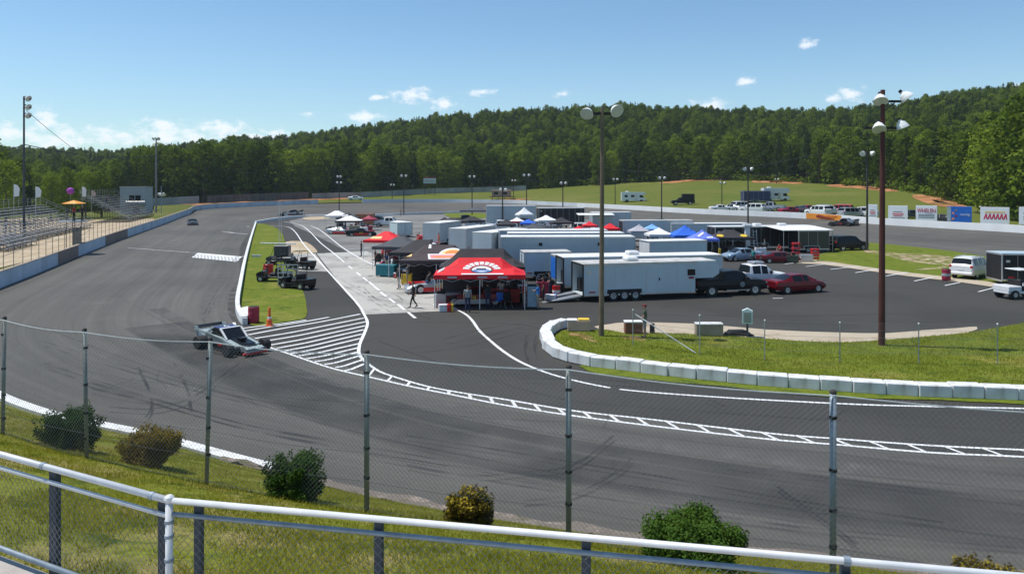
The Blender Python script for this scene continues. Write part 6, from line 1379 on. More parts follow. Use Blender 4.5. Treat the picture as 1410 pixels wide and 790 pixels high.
x, y, _ = G(386, 352); t = thing('flag_pole', 'slender pale pole standing on the median', 'pole', (x, y, .03)); MB().cyl((-.12, 0, 0), (-.12, 0, zpx(279, y)), .035, n=6).cyl((.12, 0, 0), (.12, 0, zpx(279, y)), .035, n=6).build('pole', mTrim, t)
x, y, _ = G(348, 354); t = thing('start_post', 'short white post with dark flag stick by the start line', 'post', (x, y, .03)); MB().box(-.1, .9, -.12, .12, 0, .25).build('plinth', mConc, t)

# right-hand tents
tent('pale grey peaked canopy left of the white one', at(880, 103), 2, 2.7, 2.7, 2.15, 3.0, mGreyC); tent('white canopy tent in the right-hand row', at(907.5, 96.5), 2, 3.1, 3.1, 2.15, 2.95, mWhiteC)
tent('bright blue canopy tent in the right-hand row', at(943, 95), 6, 3.7, 3.4, 2.15, 3.3, mBlueC)
def logo_sw(t, top, w, d):
    b = MB(); 
    for pts in ([(-.5, -.6), (.0, -.2), (.05, -.35), (-.4, -.75)], [(.15, -.75), (.6, -.7), (.6, -.85), (.15, -.9)]): b.add([(u * w / 2, v * d / 2, top(u, v) + .04) for u, v in pts], [(0, 1, 2, 3), (3, 2, 1, 0)])
    b.build('printed_swoosh', mPrint, t)
tent('periwinkle blue canopy tent with white print', at(967, 89.5), 0, 3.2, 3.0, 2.1, 3.1, mBlue2C, logo=logo_sw)
tent('small sky-blue canopy behind the pale grey one', at(898, 110), 0, 2.4, 2.4, 2.0, 2.7, mat('sky_blue_cloth', (.2, .42, .75), .8))
def logo_y(t, top, w, d):
    for cu in (-.55, .55):
        vs = [(lerp(0, (cu + .17 * math.cos(a)) , 1) * w / 2, (-.72 + .18 * math.sin(a)) * d / 2, top(cu + .17 * math.cos(a), -.72 + .18 * math.sin(a)) + .05) for a in [i * math.pi / 6 for i in range(12)]]
        MB().add(vs, [tuple(range(12))]).build('yellow_disc', mYellow, t)
tent('black canopy tent with two yellow discs in the right-hand row', at(1004, 91), 0, 5.0, 3.2, 2.15, 3.0, mBlackC, logo=logo_y, legs=6, walls=[('back', mBlackC)])
toolbox('black pit stack with yellow post under the disc tent', at(992, 88.5), 0, mBlack, 1.6, .6, 1.3); t = thing('yellow_post', 'yellow post in front of the disc tent', 'post', at(991, 87.0)); MB().box(-.12, .12, -.1, .1, 0, 1.1, bev=.02).build('post', mYellow, t)
stock('black race car under the disc tent', at(1006, 89.8), 185, mBlack, mYellow, '3')
# tents and goods of the far pits
tent('white canopy farthest left in the far pits', at(464, 150), 8, 4.6, 3.2, 2.2, 3.1, mWhiteC); tent('black and white canopy behind the brown container', at(479, 141), 5, 4.0, 3.0, 2.2, 3.0, mBlackC, logo=logo_sw)
tent('white-topped canopy nearest in the far left pits', at(481, 132), 3, 4.4, 3.0, 2.1, 2.9, mWhiteC, valance=mDarkTrim); tent('maroon canopy right of the far white tents', at(508, 139), 0, 2.8, 2.6, 2.0, 2.7, mMaroon)
tent('scarlet umbrella canopy in the middle distance', at(812, 117), 0, 2.2, 2.2, 2.1, 2.7, mRedC); tent('second scarlet canopy left of the wooden pole', at(797, 109), 0, 2.2, 2.0, 1.9, 2.45, mRedC); tent('scarlet canopy right of the wooden pole', at(840, 111), 0, 2.6, 2.2, 2.0, 2.7, mRedC)
tent('small blue canopy in the far pits', at(727, 128), 0, 2.6, 2.2, 1.9, 2.5, mBlueC); tent('pink and white canopy in the far pits', at(712, 130), 0, 2.4, 2.4, 2.1, 2.8, mWhiteC, valance=mRed); tent('tilted white canopy in the far middle pits', at(722, 142), 20, 2.8, 2.4, 2.8, 4.0, mWhiteC)
tent('dark canopy with raised corner in the far pits', at(625, 118), -8, 4.2, 2.6, 2.7, 3.2, mBlackC); tent('second dark canopy with raised corner in the far pits', at(650, 122), 10, 3.8, 2.6, 2.6, 3.2, mBlackC); tent('grey flat canopy near the far light pole', at(655, 175), 0, 7, 4, 2.3, 2.9, mCharC)
fp_ = [(745, 118, mWhiteV, 'white race car in the crowded far pits'), (760, 121, mBlack, 'black race car in the crowded far pits'), (775, 116, mGreyV, 'silver race car in the crowded far pits'), (752, 108, mDkGreyV, 'charcoal race car behind the long trailer roofs'), (785, 108, mWhiteV, 'white race car in front of the scarlet canopies'),
       (818, 104, mGreyV, 'silver race car under the scarlet canopy'), (738, 124, mMaroon, 'maroon race car beside the blue canopy'), (768, 131, mBlack, 'black race car in front of the black trailer')]
srcs = {}
for i, (px, D, pt, lb) in enumerate(fp_): stock(lb, at(px, D), random.uniform(150, 210), pt, random.choice([mRed, mWhiteV, mTealP]), str(random.randint(2, 88)))
for i, (px, D, m_, lb) in enumerate(((470, 138, mDarkTrim, 'dark pit box under the far white tents'), (488, 127, mTan, 'tan pit box in front of the far white tents'), (498, 128, mWhiteV, 'white pit box right of the tan one'), (505, 134, mMaroon, 'maroon pit box beside the maroon canopy'), (600, 112, mWhiteV, 'white pit box beside the end-on grey trailer'),
                                     (790, 121, mRed, 'red pit box near the scarlet canopy'), (730, 112, mWhiteV, 'white pit box behind the long trailer'), (757, 128, mGreyV, 'grey pit box before the black trailer'), (846, 122, mDarkTrim, 'dark pit box by the grey trailer'), (592, 96, mRed, 'red pit box behind the dark tents'), (700, 115, mDarkTrim, 'dark pit box between far trailers'))):
    toolbox(lb, at(px, D), random.uniform(-15, 15), m_, random.uniform(1.4, 2.4), 1.0, random.uniform(1.0, 1.6))
sedan('black car under the light pole behind the blue tents', mBlack, at(910, 152), 0); sedan('white car in the far right pit row', mWhiteV, at(935, 135), 175)

rq = random.Random(77)
def cooler(label, loc, rz, m_, w=.75):
    t = thing('cooler', label, 'cooler', loc, rz); MB().box(-w / 2, w / 2, -.22, .22, 0, .4, bev=.04).build('box', m_, t); MB().box(-w / 2 - .01, w / 2 + .01, -.23, .23, .4, .48, bev=.03).build('lid', mWhite, t); return t
def fuel_can(label, loc, m_):
    t = thing('fuel_can', label, 'fuel can', loc, rq.uniform(0, 90)); MB().box(-.14, .14, -.14, .14, 0, .5, bev=.04).build('body', m_, t); MB().cyl((0, 0, .5), (0, 0, .56), .05, n=8).build('cap', mDarkTrim, t); MB().tube([(-.08, 0, .5), (-.08, 0, .6), (.1, 0, .6), (.1, 0, .5)], .015, 5).build('handle', m_, t); return t
def chair(label, loc, rz, m_):
    t = thing('folding_chair', label, 'chair', loc, rz); MB().box(-.25, .25, -.25, .25, .42, .46).build('seat', m_, t); MB().box(-.28, -.24, -.25, .25, .46, .95).build('backrest', m_, t)
    for sx in (-.24, .24):
        for sy in (-.24, .24): MB().cyl((sx, sy, 0), (-sx * .6, sy, .45), .015, n=5).build('leg', mTrim, t)
    return t
gear = [('cooler', 612, 51.0, 'white cooler in front of the red tent leg', mWhite), ('fuel_can', 618, 50.9, 'red fuel can beside the white cooler', mRed), ('fuel_can', 621, 51.0, 'yellow fuel can beside the red fuel can', mYellow), ('chair', 700, 52.6, 'black folding chair under the right of the red tent', mBlack), ('chair', 686, 52.9, 'blue folding chair under the middle of the red tent', mBlue),
        ('cooler', 570, 60.5, 'blue cooler at the front of the flame-logo tent', mBlue), ('fuel_can', 582, 59.8, 'white fuel can near the flame-logo tent', mWhite), ('fuel_can', 585, 59.9, 'second white fuel can near the flame-logo tent', mWhite), ('chair', 556, 67, 'grey folding chair at the pit lane edge', mGreyC), ('cooler', 548, 69, 'red cooler at the pit lane edge', mRed),
        ('chair', 541, 75, 'black folding chair beside the charcoal tent', mBlack), ('fuel_can', 527, 79, 'red fuel can before the far red tent', mRed), ('cooler', 758, 55.5, 'small white cooler beside the loading ramps', mWhite), ('fuel_can', 764, 55.8, 'blue fuel can beside the loading ramps', mBlue), ('chair', 728, 54.0, 'red folding chair at the right of the red tent', mRed)]
for kd, px, D, lb, mm in gear:
    loc = at(px, D)
    if kd == 'cooler': cooler(lb, loc, rq.uniform(-20, 20), mm)
    elif kd == 'chair': chair(lb, loc, rq.uniform(-120, -60), mm)
    else: fuel_can(lb, loc, mm)
# the crowded far pits
far = [('stock', 598, 112, mRed, 'red race car between the small far trailers'), ('tent', 612, 126, mBlackC, 'black canopy in the far pits above the flame-logo tent'), ('stock', 620, 131, mWhiteV, 'white race car by the strip of grass in the far pits'), ('box', 632, 122, mWhiteV, 'white equipment box by the strip of grass'), ('stock', 642, 112, mDkGreyV, 'charcoal race car left of the dark raised canopies'),
       ('suv', 658, 142, mGreyV, 'silver van-like vehicle in front of the grey hauler'), ('pick', 640, 160, mBlack, 'black pickup at the far pit edge'), ('pick', 690, 138, mWhiteV, 'white pickup in front of the grey hauler'), ('suv', 712, 146, mBlack, 'black SUV between the grey hauler and the tilted canopy'), ('tent', 697, 120, mBlackC, 'black canopy behind the long white trailers'),
       ('pick', 742, 142, mGreyV, 'silver pickup in front of the long black trailer'), ('tent', 752, 134, mWhiteC, 'white canopy in front of the long black trailer'), ('tent', 773, 126, mBlackC, 'black canopy left of the scarlet canopies'), ('stock', 765, 113, mTealP, 'pale teal race car in the crowded far pits'), ('box', 778, 121, mTan, 'tan equipment box in the far pits'), ('stock', 792, 114, mBlack, 'black race car below the scarlet canopies'),
       ('suv', 806, 128, mWhiteV, 'white SUV behind the scarlet canopies'), ('pick', 836, 122, mDkGreyV, 'charcoal pickup right of the wooden pole'), ('stock', 822, 110, mRed, 'red race car behind the wooden pole'), ('stock', 850, 106, mWhiteV, 'white race car in front of the grey trailer'), ('tent', 735, 108, mCharC, 'charcoal canopy just behind the long trailer roofs'), ('box', 715, 106, mDkGreyV, 'dark equipment box just behind the long trailer roofs'),
       ('stock', 497, 124, mBlack, 'black race car right of the far white tents'), ('stock', 470, 128, mGreyV, 'silver race car left of the far white tents'), ('suv', 520, 155, mBlack, 'black SUV behind the brown container'), ('pick', 535, 150, mWhiteV, 'white pickup right of the brown container'), ('suv', 890, 132, mDkGreyV, 'charcoal SUV behind the grey canopy'), ('pick', 960, 118, mBlack, 'black pickup behind the blue canopies'), ('suv', 985, 125, mWhiteV, 'white SUV behind the disc tent')]
for kd, px, D, mm, lb in far:
    loc = at(px, D); rz = rq.uniform(-25, 25) + (180 if rq.random() < .5 else 0)
    if kd == 'stock': stock(lb, loc, rz, mm, rq.choice([mRed, mWhiteV, mTealP, mYellow]), str(rq.randint(2, 88)))
    elif kd == 'tent': tent(lb, loc, rz % 40 - 10, rq.uniform(2.8, 3.6), 3, 2.1, 2.9, mm)
    elif kd == 'box': toolbox(lb, loc, rz % 30, mm, 2.0, 1.0, 1.5)
    elif kd == 'suv': suv(lb, mm, loc, rz)
    else: pickup(lb, mm, loc, rz)
# ------------------------------------------------------------------ people in the pits
PP = [(569, 424, 'man in black clothes walking at the edge of the pit lane', 200, 'walk', 'black', 'black', 0), (549.5, 398, 'man in black shirt and tan shorts walking by the flame-logo tent', 240, 'walk', 'black', 'khaki', 1),
      (517, 366, 'man in black in front of the small red tent', 200, 'hips', 'black', 'black', 0), (497.5, 353, 'distant man in dark clothes on the pit lane line', 180, 'stand', 'black', 'navy', 0), (540, 379, 'man in white shirt beside the teal cart', 20, 'stand', 'white', 'black', 0),
      (644, 430, 'man in grey and navy standing at the front of the red tent', 90, 'stand', 'grey', 'navy', 0), (741, 425.5, 'man in blue shirt reaching towards the pale trolley', 170, 'reach', 'blue', 'khaki', 1), (722, 424, 'man in red shirt at the right side of the red tent', 200, 'hold', 'red', 'khaki', 1),
      (691, 417, 'man in white shirt in the shade of the red tent', 250, 'lean', 'white', 'black', 0), (700, 416, 'man in pale shirt at the back of the red tent', 160, 'stand', 'grey', 'black', 0), (748, 415, 'man in maroon shirt by the tool cabinets', 180, 'stand', 'maroon', 'black', 0),
      (1048, 377, 'man in dark cap standing behind the white pickup', 180, 'stand', 'black', 'denim', 0), (577, 338, 'man in red race suit near the pale container', 200, 'hold', 'red', 'red', 0), (604, 339, 'man in orange race suit near the end-on trailer', 180, 'stand', 'orange', 'orange', 0),
      (662, 318, 'man in black standing on the far pit paving', 180, 'hips', 'black', 'black', 0), (552, 297, 'distant person at the far pit wall by the light pole', 180, 'stand', 'black', 'black', 0), (1053, 349, 'man in grey beside the white pit cart', 150, 'hold', 'grey', 'black', 0), (1037, 366, 'man in teal shirt walking near the white column', 200, 'walk', 'teal', 'black', 0),
      (683, 372, 'man in tan shirt between the tents and the long trailer', 200, 'stand', 'khaki', 'black', 0), (864, 330, 'man in maroon on the gap beside the long trailer', 200, 'stand', 'maroon', 'khaki', 0),
      (588, 404, 'man in black shirt bending by the silver race car', 30, 'lean', 'black', 'denim', 0), (562, 392, 'man in grey shirt by the yellow tool cabinet', 150, 'hold', 'grey', 'khaki', 1), (527, 362, 'man in red shirt beneath the small red tent', 220, 'stand', 'red', 'black', 0), (533, 372, 'man in navy shirt at the charcoal tent', 260, 'hips', 'navy', 'khaki', 1), (672, 424, 'man in black shirt crouched over the crimson race car', 100, 'lean', 'black', 'navy', 0),
      (757, 408, 'man in black shirt behind the red drum', 180, 'hold', 'black', 'denim', 0), (474, 318, 'distant man in white by the far white tents', 180, 'stand', 'white', 'navy', 0), (490, 322, 'distant man in black by the tan pit box', 90, 'stand', 'black', 'black', 0), (800, 326, 'distant man in white among the far race cars', 90, 'hold', 'white', 'denim', 0), (748, 326, 'distant man in red among the far race cars', 200, 'stand', 'red', 'black', 0),
      (992, 346, 'man in black under the disc tent', 180, 'stand', 'black', 'black', 0), (1012, 345, 'man in yellow-black team clothes under the disc tent', 150, 'hips', 'black', 'khaki', 0), (1075, 356, 'man in red beside the red team car', 200, 'lean', 'red', 'black', 0), (914, 344, 'man in white under the white canopy', 200, 'stand', 'white', 'khaki', 0)]
for px, py, lb, rz, pose, a, c, sh in PP:
    x, y, _ = G(px, py); person(lb, (x, y, 0.0), rz, pose, mCloth[a], mCloth[c], shorts=bool(sh), cap=mCloth['black'] if 'cap' in lb else None)

# ------------------------------------------------------------------ light poles
light_pole('dark pole with one lamp at its top on the grass lot edge', 1194, 345, 209, mWoodD, .15, 'small', group=None)
for px, ty, D, st_, lb in ((1030, 231, 135, 'small', 'dark light pole behind the white column'), (911, 231, 160, 'single', 'dark light pole behind the white canopy'), (775, 239, 172, 'single', 'light pole left of the wooden pole in the far pits'), (725, 240, 188, 'small', 'light pole standing behind the tilted white canopy'),
                           (692, 246, 150, 'single', 'thin light pole by the big grey hauler'), (650, 242, 205, 'small', 'light pole by the grey flat canopy'), (556, 241, 205, 'small', 'light pole at the end of the low far wall'), (467, 242, 205, 'stack', 'light pole with two lamp levels at the far left pits')):
    light_pole(lb, px, 0, ty, mWoodD, .15, st_, D=D)
for px, ty, D, lb in ((994, 240, 185, 'light pole behind the parked white cars'), (1069, 238, 255, 'thin pole on the meadow behind the motorhome'), (847, 236, 205, 'light pole on the meadow left of the motorhome'), (540, 246, 262, 'small light pole on the meadow at the far turn'), (707, 240, 262, 'thin pole beside the shed on the meadow'), (990, 240, 280, 'thin utility pole near the wood edge')):
    light_pole(lb, px, 0, ty, mWoodD, .12, 'single', D=D, zb=terr(px, D), lampscale=1.1)
light_pole('tall steel floodlight mast behind the left grandstand', 33, 0, 133, mPostD, .19, 'tall', D=118, lampscale=1.2, group=None)
light_pole('tall wooden mast beside the grey scoring building', 215, 0, 190, mat('grey_pole', (.22, .22, .22), .8), .26, 'small', D=196, lampscale=1.3, group=None)
light_pole('short pole with a round white lamp behind the left wall', 222, 0, 256, mGalvB, .12, 'single', D=190, lampscale=1.6, group=None)
cable('drooping overhead cable from the left edge to the tall wooden mast', [at(-60, 90, zpx(188, 90)), at(33, 118, zpx(199, 118)), at(215, 196, zpx(214, 196))], .075, 1.2)
cable('overhead cable running from the tall mast towards the far light pole', [at(215, 196, zpx(212, 196)), at(467, 205, zpx(243, 205))], .04, 2.0)
cable('guy cable slanting down from the floodlight mast', [at(36, 118, zpx(152, 118)), at(104, 170, zpx(207, 170))], .04, .2)
cable('overhead cable crossing behind the four-lamp pole', [at(829, 101, zpx(230, 101)), at(1215, 60, zpx(190, 60)), at(1560, 80, zpx(205, 80))], .022, 1.6)
cable('overhead cables between the far light poles', [at(467, 205, zpx(246, 205)), at(556, 205, zpx(246, 205)), at(650, 205, zpx(246, 205)), at(725, 188, zpx(246, 188)), at(775, 172, zpx(245, 172)), at(911, 160, zpx(240, 160)), at(1030, 135, zpx(240, 135)), at(1194, 101, zpx(222, 101))], .03, .8)

# ------------------------------------------------------------------ outside the far wall: signs, cars, campers
def billboard(label, px, w_px, y_top, y_bot, paint, deco=None):
    p = wall_D(px + w_px / 2); D = p.y + 3.0; w = w_px * D / F / 1.16; z0 = zpx(y_bot, D); z1 = zpx(y_top, D); x0 = (px - 705) * D / F; zg = terr(px, D) if px < 1500 else 1.5
    t = thing('billboard', label, 'billboard', (x0, D, 0), -35)
    MB().box(0, w, 0, .12, z0, z1, bev=.02).build('panel', paint, t)
    for x in (w * .12, w * .88): MB().box(x - .06, x + .06, .12, .24, zg - .3, z1 - .2).build('post', mDarkTrim, t)
    if deco: deco(t, w, z0, z1)
    return t
mBoard = mat('white_sign_board', (.86, .87, .87), .5, var=.02)
mR2 = mat('crimson_print', (.6, .02, .06), .6); mGr = mat('grey_print', (.2, .2, .22), .6)
def d_whelen(t, w, z0, z1): text_obj('lettering', 'WHELEN', .95, mR2, t, (w * .5, -.03, lerp(z0, z1, .66)), (90, 0, 0), w * .92 / 4.0, depth=.012); [MB().box(w * .12, w * .88, -.015, -.003, lerp(z0, z1, k), lerp(z0, z1, k + .05)).build('text_line', mGr, t) for k in (.38, .28, .18)]
def d_pink(t, w, z0, z1): [MB().box(w * a, w * b_, -.015, -.003, lerp(z0, z1, k), lerp(z0, z1, k + h)).build('text_line', mm, t) for a, b_, k, h, mm in ((.25, .72, .55, .05, mGr), (.22, .78, .36, .12, mPrintPink), (.28, .74, .26, .05, mR2), (.15, .85, .14, .04, mGr))]
def d_blue(t, w, z0, z1):
    text_obj('lettering', 'racing', .55, mPrint, t, (w * .72, -.03, lerp(z0, z1, .5)), (90, 0, 0), 1.0, shear=.3)
    MB().box(.0, w * .16, -.015, -.003, z0 + .1, z1 - .1).build('side_stripe', mTealP, t); [MB().box(w * (.2 + .12 * (i % 2)), w * (.30 + .12 * (i % 2)), -.02, -.004, lerp(z0, z1, .15 + .18 * i), lerp(z0, z1, .27 + .18 * i)).build('picture_patch', [mPrintOr, mMaroon, mPrintPink, mGr][i], t) for i in range(4)]
def d_red(t, w, z0, z1):
    b = MB()
    for i in range(6): x = w * (.1 + .135 * i); b.xprism([(x, lerp(z0, z1, .30)), (x + w * .05, lerp(z0, z1, .30)), (x + w * .13, lerp(z0, z1, .62)), (x + w * .08, lerp(z0, z1, .62))], -.02, -.003); b.xprism([(x + w * .08, lerp(z0, z1, .6)), (x + w * .12, lerp(z0, z1, .6)), (x + w * .15, lerp(z0, z1, .3)), (x + w * .11, lerp(z0, z1, .3))], -.024, -.003)
    b.build('slanted_lettering', mR2, t); MB().box(w * .15, w * .85, -.015, -.003, lerp(z0, z1, .66), lerp(z0, z1, .76)).build('yellow_underprint', mPrintYel, t)
def d_txt(t, w, z0, z1): [MB().box(w * .15, w * .8, -.015, -.003, lerp(z0, z1, k), lerp(z0, z1, k + .08)).build('text_line', mGr, t) for k in (.6, .4, .25)]
billboard('white board partly hidden by the four-lamp pole', 1195, 14, 281.5, 299.5, mBoard, d_pink); billboard('pale board with pink and grey lines behind the far wall', 1223, 28, 283, 302.5, mBoard, d_pink)
billboard('white board reading WHELEN in crimson', 1261, 30, 283, 303.5, mBoard, d_whelen); billboard('bright blue board with small pictures and white lettering', 1304, 34, 284, 305.5, mBlue, d_blue)
billboard('white board with slanted red lettering over yellow', 1350, 39, 285, 308.5, mBoard, d_red); billboard('white board cut by the right edge of the view', 1403, 40, 285, 309, mBoard, d_txt)
t = thing('shed', 'small white cabin behind the boards at the right', 'cabin', at(1357, 150, terr(1357, 150))); MB().box(0, 2.3, 0, 2, 0, zpx(277, 150) - terr(1357, 150), bev=.05).build('walls', mWhite, t); MB().box(-.1, 2.4, -.1, 2.1, zpx(277, 150) - terr(1357, 150), zpx(276, 150) - terr(1357, 150) + .1).build('roof', mTealP, t)
rowc = [(992, 'c', mWhiteV, 'white car at the left end of the outside row'), (1008, 'c', mGreyV, 'silver car second in the outside row'), (1022, 's', mWhiteV, 'white SUV third in the outside row'), (1035, 's', mWhiteV, 'white SUV behind the dark light pole'), (1049, 'c', mGreyV, 'grey car in front of the navy trailer'), (1062, 'p', mGreyV, 'grey pickup in front of the motorhome'),
        (1088, 'c', mMaroon, 'maroon car left in the red group outside the wall'), (1101, 'c', mDkGreyV, 'charcoal car in the outside row'), (1112, 'c', mMaroon, 'dark red car in the outside row above the orange banner'), (1126, 's', mWhiteV, 'white SUV above the orange banner'), (1140, 's', mWhiteV, 'second white SUV above the orange banner'), (1156, 's', mRed, 'bright red SUV in the outside row'),
        (1173, 's', mGreyV, 'silver SUV right of the red one'), (1188, 's', mWhiteV, 'white SUV left of the white boards'), (1256, 'c', mDkGreyV, 'dark car seen between two white boards'), (1296, 'c', mDkGreyV, 'dark car seen left of the blue board')]
for i, (px, kd, pt, lb) in enumerate(rowc):
    p = wall_D(px); D = p.y + (7 + (i % 3) * 3.2); loc = at(px, D, terr(px, D)); rz = random.uniform(100, 150) if i % 2 else random.uniform(-10, 30); t = {'c': sedan, 's': suv, 'p': pickup}[kd](lb, pt, loc, rz); t.scale = (1.0,) * 3
def motorhome(label, px, D, L, H, paint, rz, dark=False):
    z = terr(px, D); t = thing('motorhome', label, 'motorhome', at(px, D, z), rz); b = MB(); b.xprism([(0, .5), (L - 1.4, .5), (L - 1.0, .5), (L, .55), (L + .1, 1.2), (L - .4, 1.4), (L - .8, 2.1), (L + .0, 2.3), (L + .1, H - .3), (L - .3, H), (0, H)], 0, 2.4); b.build('body', paint, t)
    for x in (.8, 2.6): MB().box(x, x + .9, -.02, 0, 1.5, 2.1).build('window', mGlass, t)
    MB().xprism([(L - .42, 1.42), (L - .82, 2.08), (L - 1.6, 2.08), (L - 1.6, 1.42)], -.02, 0).build('cab_window', mGlass, t); MB().box(L - 3.0, L - 2.3, -.02, 0, .6, 2.3).build('door', mTrim, t)
    for x in (1.5, L - 1.1):
        for y in (-.02, 2.18): MB().cyl((x, y, .42), (x, y + .24, .42), .42, n=14).build('wheel', mTyre, t)
    MB().box(1.2, 2.0, .8, 1.6, H, H + .3, bev=.08).build('roof_unit', mWhite, t); return t
motorhome('white motorhome standing on the meadow behind the wooden pole', 856, 215, 6.6, 2.9, mWhiteV, -2); motorhome('white motorhome behind the parked row', 1052, 192, 6.4, 3.4, mWhiteV, 0)
t = trailer('navy blue trailer behind the outside row of cars', at(1024, 190, terr(1024, 190)), 0, 6.6, 2.5, 3.0, 2, skin=mBlueD, roof=mBlueD, side_door=False)
t = pickup('black camper truck parked on the meadow', mBlack, at(940, 192, terr(940, 192)), 175); MB().box(-2.8, .2, -1.0, 1.0, 1.2, 2.75, bev=.1).build('camper_box', mDarkTrim, t)
t = thing('shed', 'brown shed on posts on the far meadow', 'shed', at(677, 262, terr(677, 262))); MB().box(0, 6.6, 0, 3, 1.2, 3.0, bev=.03).build('walls', mTan, t); MB().xprism([(-.3, 3.0), (6.9, 3.0), (6.6, 3.5), (0, 3.5)], -.3, 3.3).build('roof', mPeach, t); MB().box(-.8, 8, -.5, 3, .9, 1.15).build('deck', mRust, t)
for x in (.2, 2.2, 4.4, 6.4): MB().box(x - .1, x + .1, 0.1, .3, -.5, 1.2).build('post', mRust, t)
for x in (.8, 3.8): MB().box(x, x + 1.4, -.03, 0, 1.8, 2.7).build('window', mGlass, t)
t = thing('scoreboard', 'small white scoreboard with red header in front of the woods', 'scoreboard', at(592, 284, terr(592, 284))); zt = zpx(244, 284) - terr(592, 284); MB().box(-2.4, 2.2, 0, .3, zt - 2.3, zt - .4).build('panel', mat('pale_green_panel', (.5, .6, .58), .6), t); MB().box(-2.4, 2.2, -.02, .32, zt - .4, zt).build('header', mMaroon, t); [MB().box(x, x + .25, .3, .5, -.5, zt - .3).build('post', mWoodD, t) for x in (-2, 1.7)]; [MB().box(-2.1, 1.9, -.04, 0, zt - .9 - .5 * k, zt - .8 - .5 * k).build('text_line', mGr, t) for k in range(3)]
rwp = [(px, terr(px, interp(px, PXT, DT) - 6)) for px in range(215, 760, 22)]
def woods_wall(name, label, a, c, h, m_):
    pts = []
    for px in range(a, c, 14): D = interp(px, PXT, DT) - 3.5; pts.append(((px - 705) * D / F, D, terr(px, D)))
    return run_wall(name, label, pts, h, .3, m_, 0)
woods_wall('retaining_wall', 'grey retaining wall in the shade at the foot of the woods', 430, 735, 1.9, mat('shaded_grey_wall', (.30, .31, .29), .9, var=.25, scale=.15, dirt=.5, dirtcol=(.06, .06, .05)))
woods_wall('board_fence', 'dark board fence along the left end of the far turn', 285, 430, 2.4, mat('dark_boards', (.09, .085, .08), .9, var=.4, scale=.4))
woods_wall('panel_fence', 'pale panel fence behind the left wall', 190, 285, 2.4, mat('pale_fence_panel', (.28, .3, .31), .8, var=.2, scale=.3))

# ------------------------------------------------------------------ left grandstands
def wl(D):   # x of the left wall at distance D
    return interp(D, [p.y for p in LWp], [p.x for p in LWp])
def bleacher(label, D0, D1, off, rows, z0=.5, rise=.42, run=.78, rail=True):
    xw0, xw1 = wl(D0), wl(D1); ang = math.degrees(math.atan2(D1 - D0, xw1 - xw0)); L = math.hypot(D1 - D0, xw1 - xw0)
    t = thing('grandstand', label, 'grandstand', (xw0 - off, D0, 0), ang)
    for i in range(rows):
        y = i * run; z = z0 + i * rise
        MB().box(0, L, y, y + .28, z + .38, z + .43).build('bench', mAlu, t); MB().box(0, L, y + .3, y + run - .02, z, z + .04).build('footboard', mAlu, t)
    f = MB(); k = int(L / 2.5)
    for j in range(k + 1):
        x = L * j / k; f.tube([(x, 0, 0), (x, 0, z0 + .3)], .04, 4); f.tube([(x, rows * run, 0), (x, rows * run, z0 + rows * rise + .3)], .05, 4); f.tube([(x, 0, z0 - .1), (x, rows * run, z0 + rows * rise - .1)], .05, 4); f.tube([(x, rows * run * .5, 0), (x, rows * run * .5, z0 + rows * rise * .5)], .04, 4); f.tube([(x, rows * run, 0), (x, rows * run * .5, z0 + rows * rise * .5)], .03, 4)
    f.build('scaffold_frame', mSteelD, t)
    g = MB(); zt = z0 + rows * rise + .3
    for zz in (.4, .75, 1.1): g.tube([(0, rows * run, zt + zz), (L, rows * run, zt + zz)], .025, 4)
    for x in (0, L):
        for zz in (.6, 1.0): g.tube([(x, 0, z0 + zz), (x, rows * run, zt + zz)], .025, 4)
        for i in range(0, rows + 1, 2): g.tube([(x, i * run, z0 + i * rise), (x, i * run, z0 + i * rise + 1.0)], .025, 4)
    j = 0
    while j <= L: g.tube([(j, rows * run, zt - .3), (j, rows * run, zt + 1.1)], .025, 4); j += 2.5
    g.build('guard_rail', mTrim, t); return t
bleacher('long aluminium grandstand nearest the left edge', 104, 148, 12.0, 11, z0=.4, rise=.36, run=.8)
bleacher('aluminium grandstand with high guard rails left of the grey building', 166, 198, 9.0, 11, z0=.5, rise=.46, run=.85)
bleacher('low aluminium bench block at the far left edge', 95, 107, 10.0, 4, z0=.3, rise=.3)
t = thing('scoring_building', 'grey two-storey scoring building with dark windows', 'building', at(165, 205, 0.2), 4)
MB().box(0, 6.6, 0, 5, 0, 7.2, bev=.04).build('walls', mat('grey_white_cladding', (.38, .41, .44), .7, var=.1, scale=.3), t); MB().box(-.1, 6.7, -.1, 5.1, 7.2, 7.35).build('roof', mTrim, t)
for x in (2.4, 4.0): MB().box(x, x + 1.4, -.05, 0, 3.2, 5.0).build('window', mGlass, t)
MB().box(2.0, 6.9, -1.2, 0, 2.4, 2.6).build('balcony', mSteelD, t); MB().box(3.5, 5.2, -.04, 0, .1, 1.9).build('garage_door', mDarkTrim, t); MB().tube([(2, -1.2, 3.4), (6.9, -1.2, 3.4)], .04).tube([(2, -1.2, 3.0), (6.9, -1.2, 3.0)], .03).build('balcony_rail', mTrim, t)
D = 92.0; xw = wl(D) - 1.2
t = thing('flag_stand', 'starter stand on a mesh column above the left wall', 'flag stand', (xw, D, 0), 72)
for sx in (-.6, .6):
    for sy in (-.5, .5): MB().cyl((sx, sy, 0), (sx, sy, 4.3), .05, n=6).build('leg', mSteelD, t)
MB().box(-.55, .55, -.52, -.5, .3, 3.2).build('mesh_panel', mat('grey_mesh_sheet', (.2, .19, .18), .8, alpha=.75), t); MB().box(-1.4, 1.4, -1.0, 1.0, 3.9, 4.0).build('platform', mTrim, t)
g = MB()
for z in (4.5, 5.0): g.tube([(-1.4, -1, z), (1.4, -1, z), (1.4, 1, z), (-1.4, 1, z), (-1.4, -1, z)], .03, 4)
g.build('guard_rail', mSteelD, t)
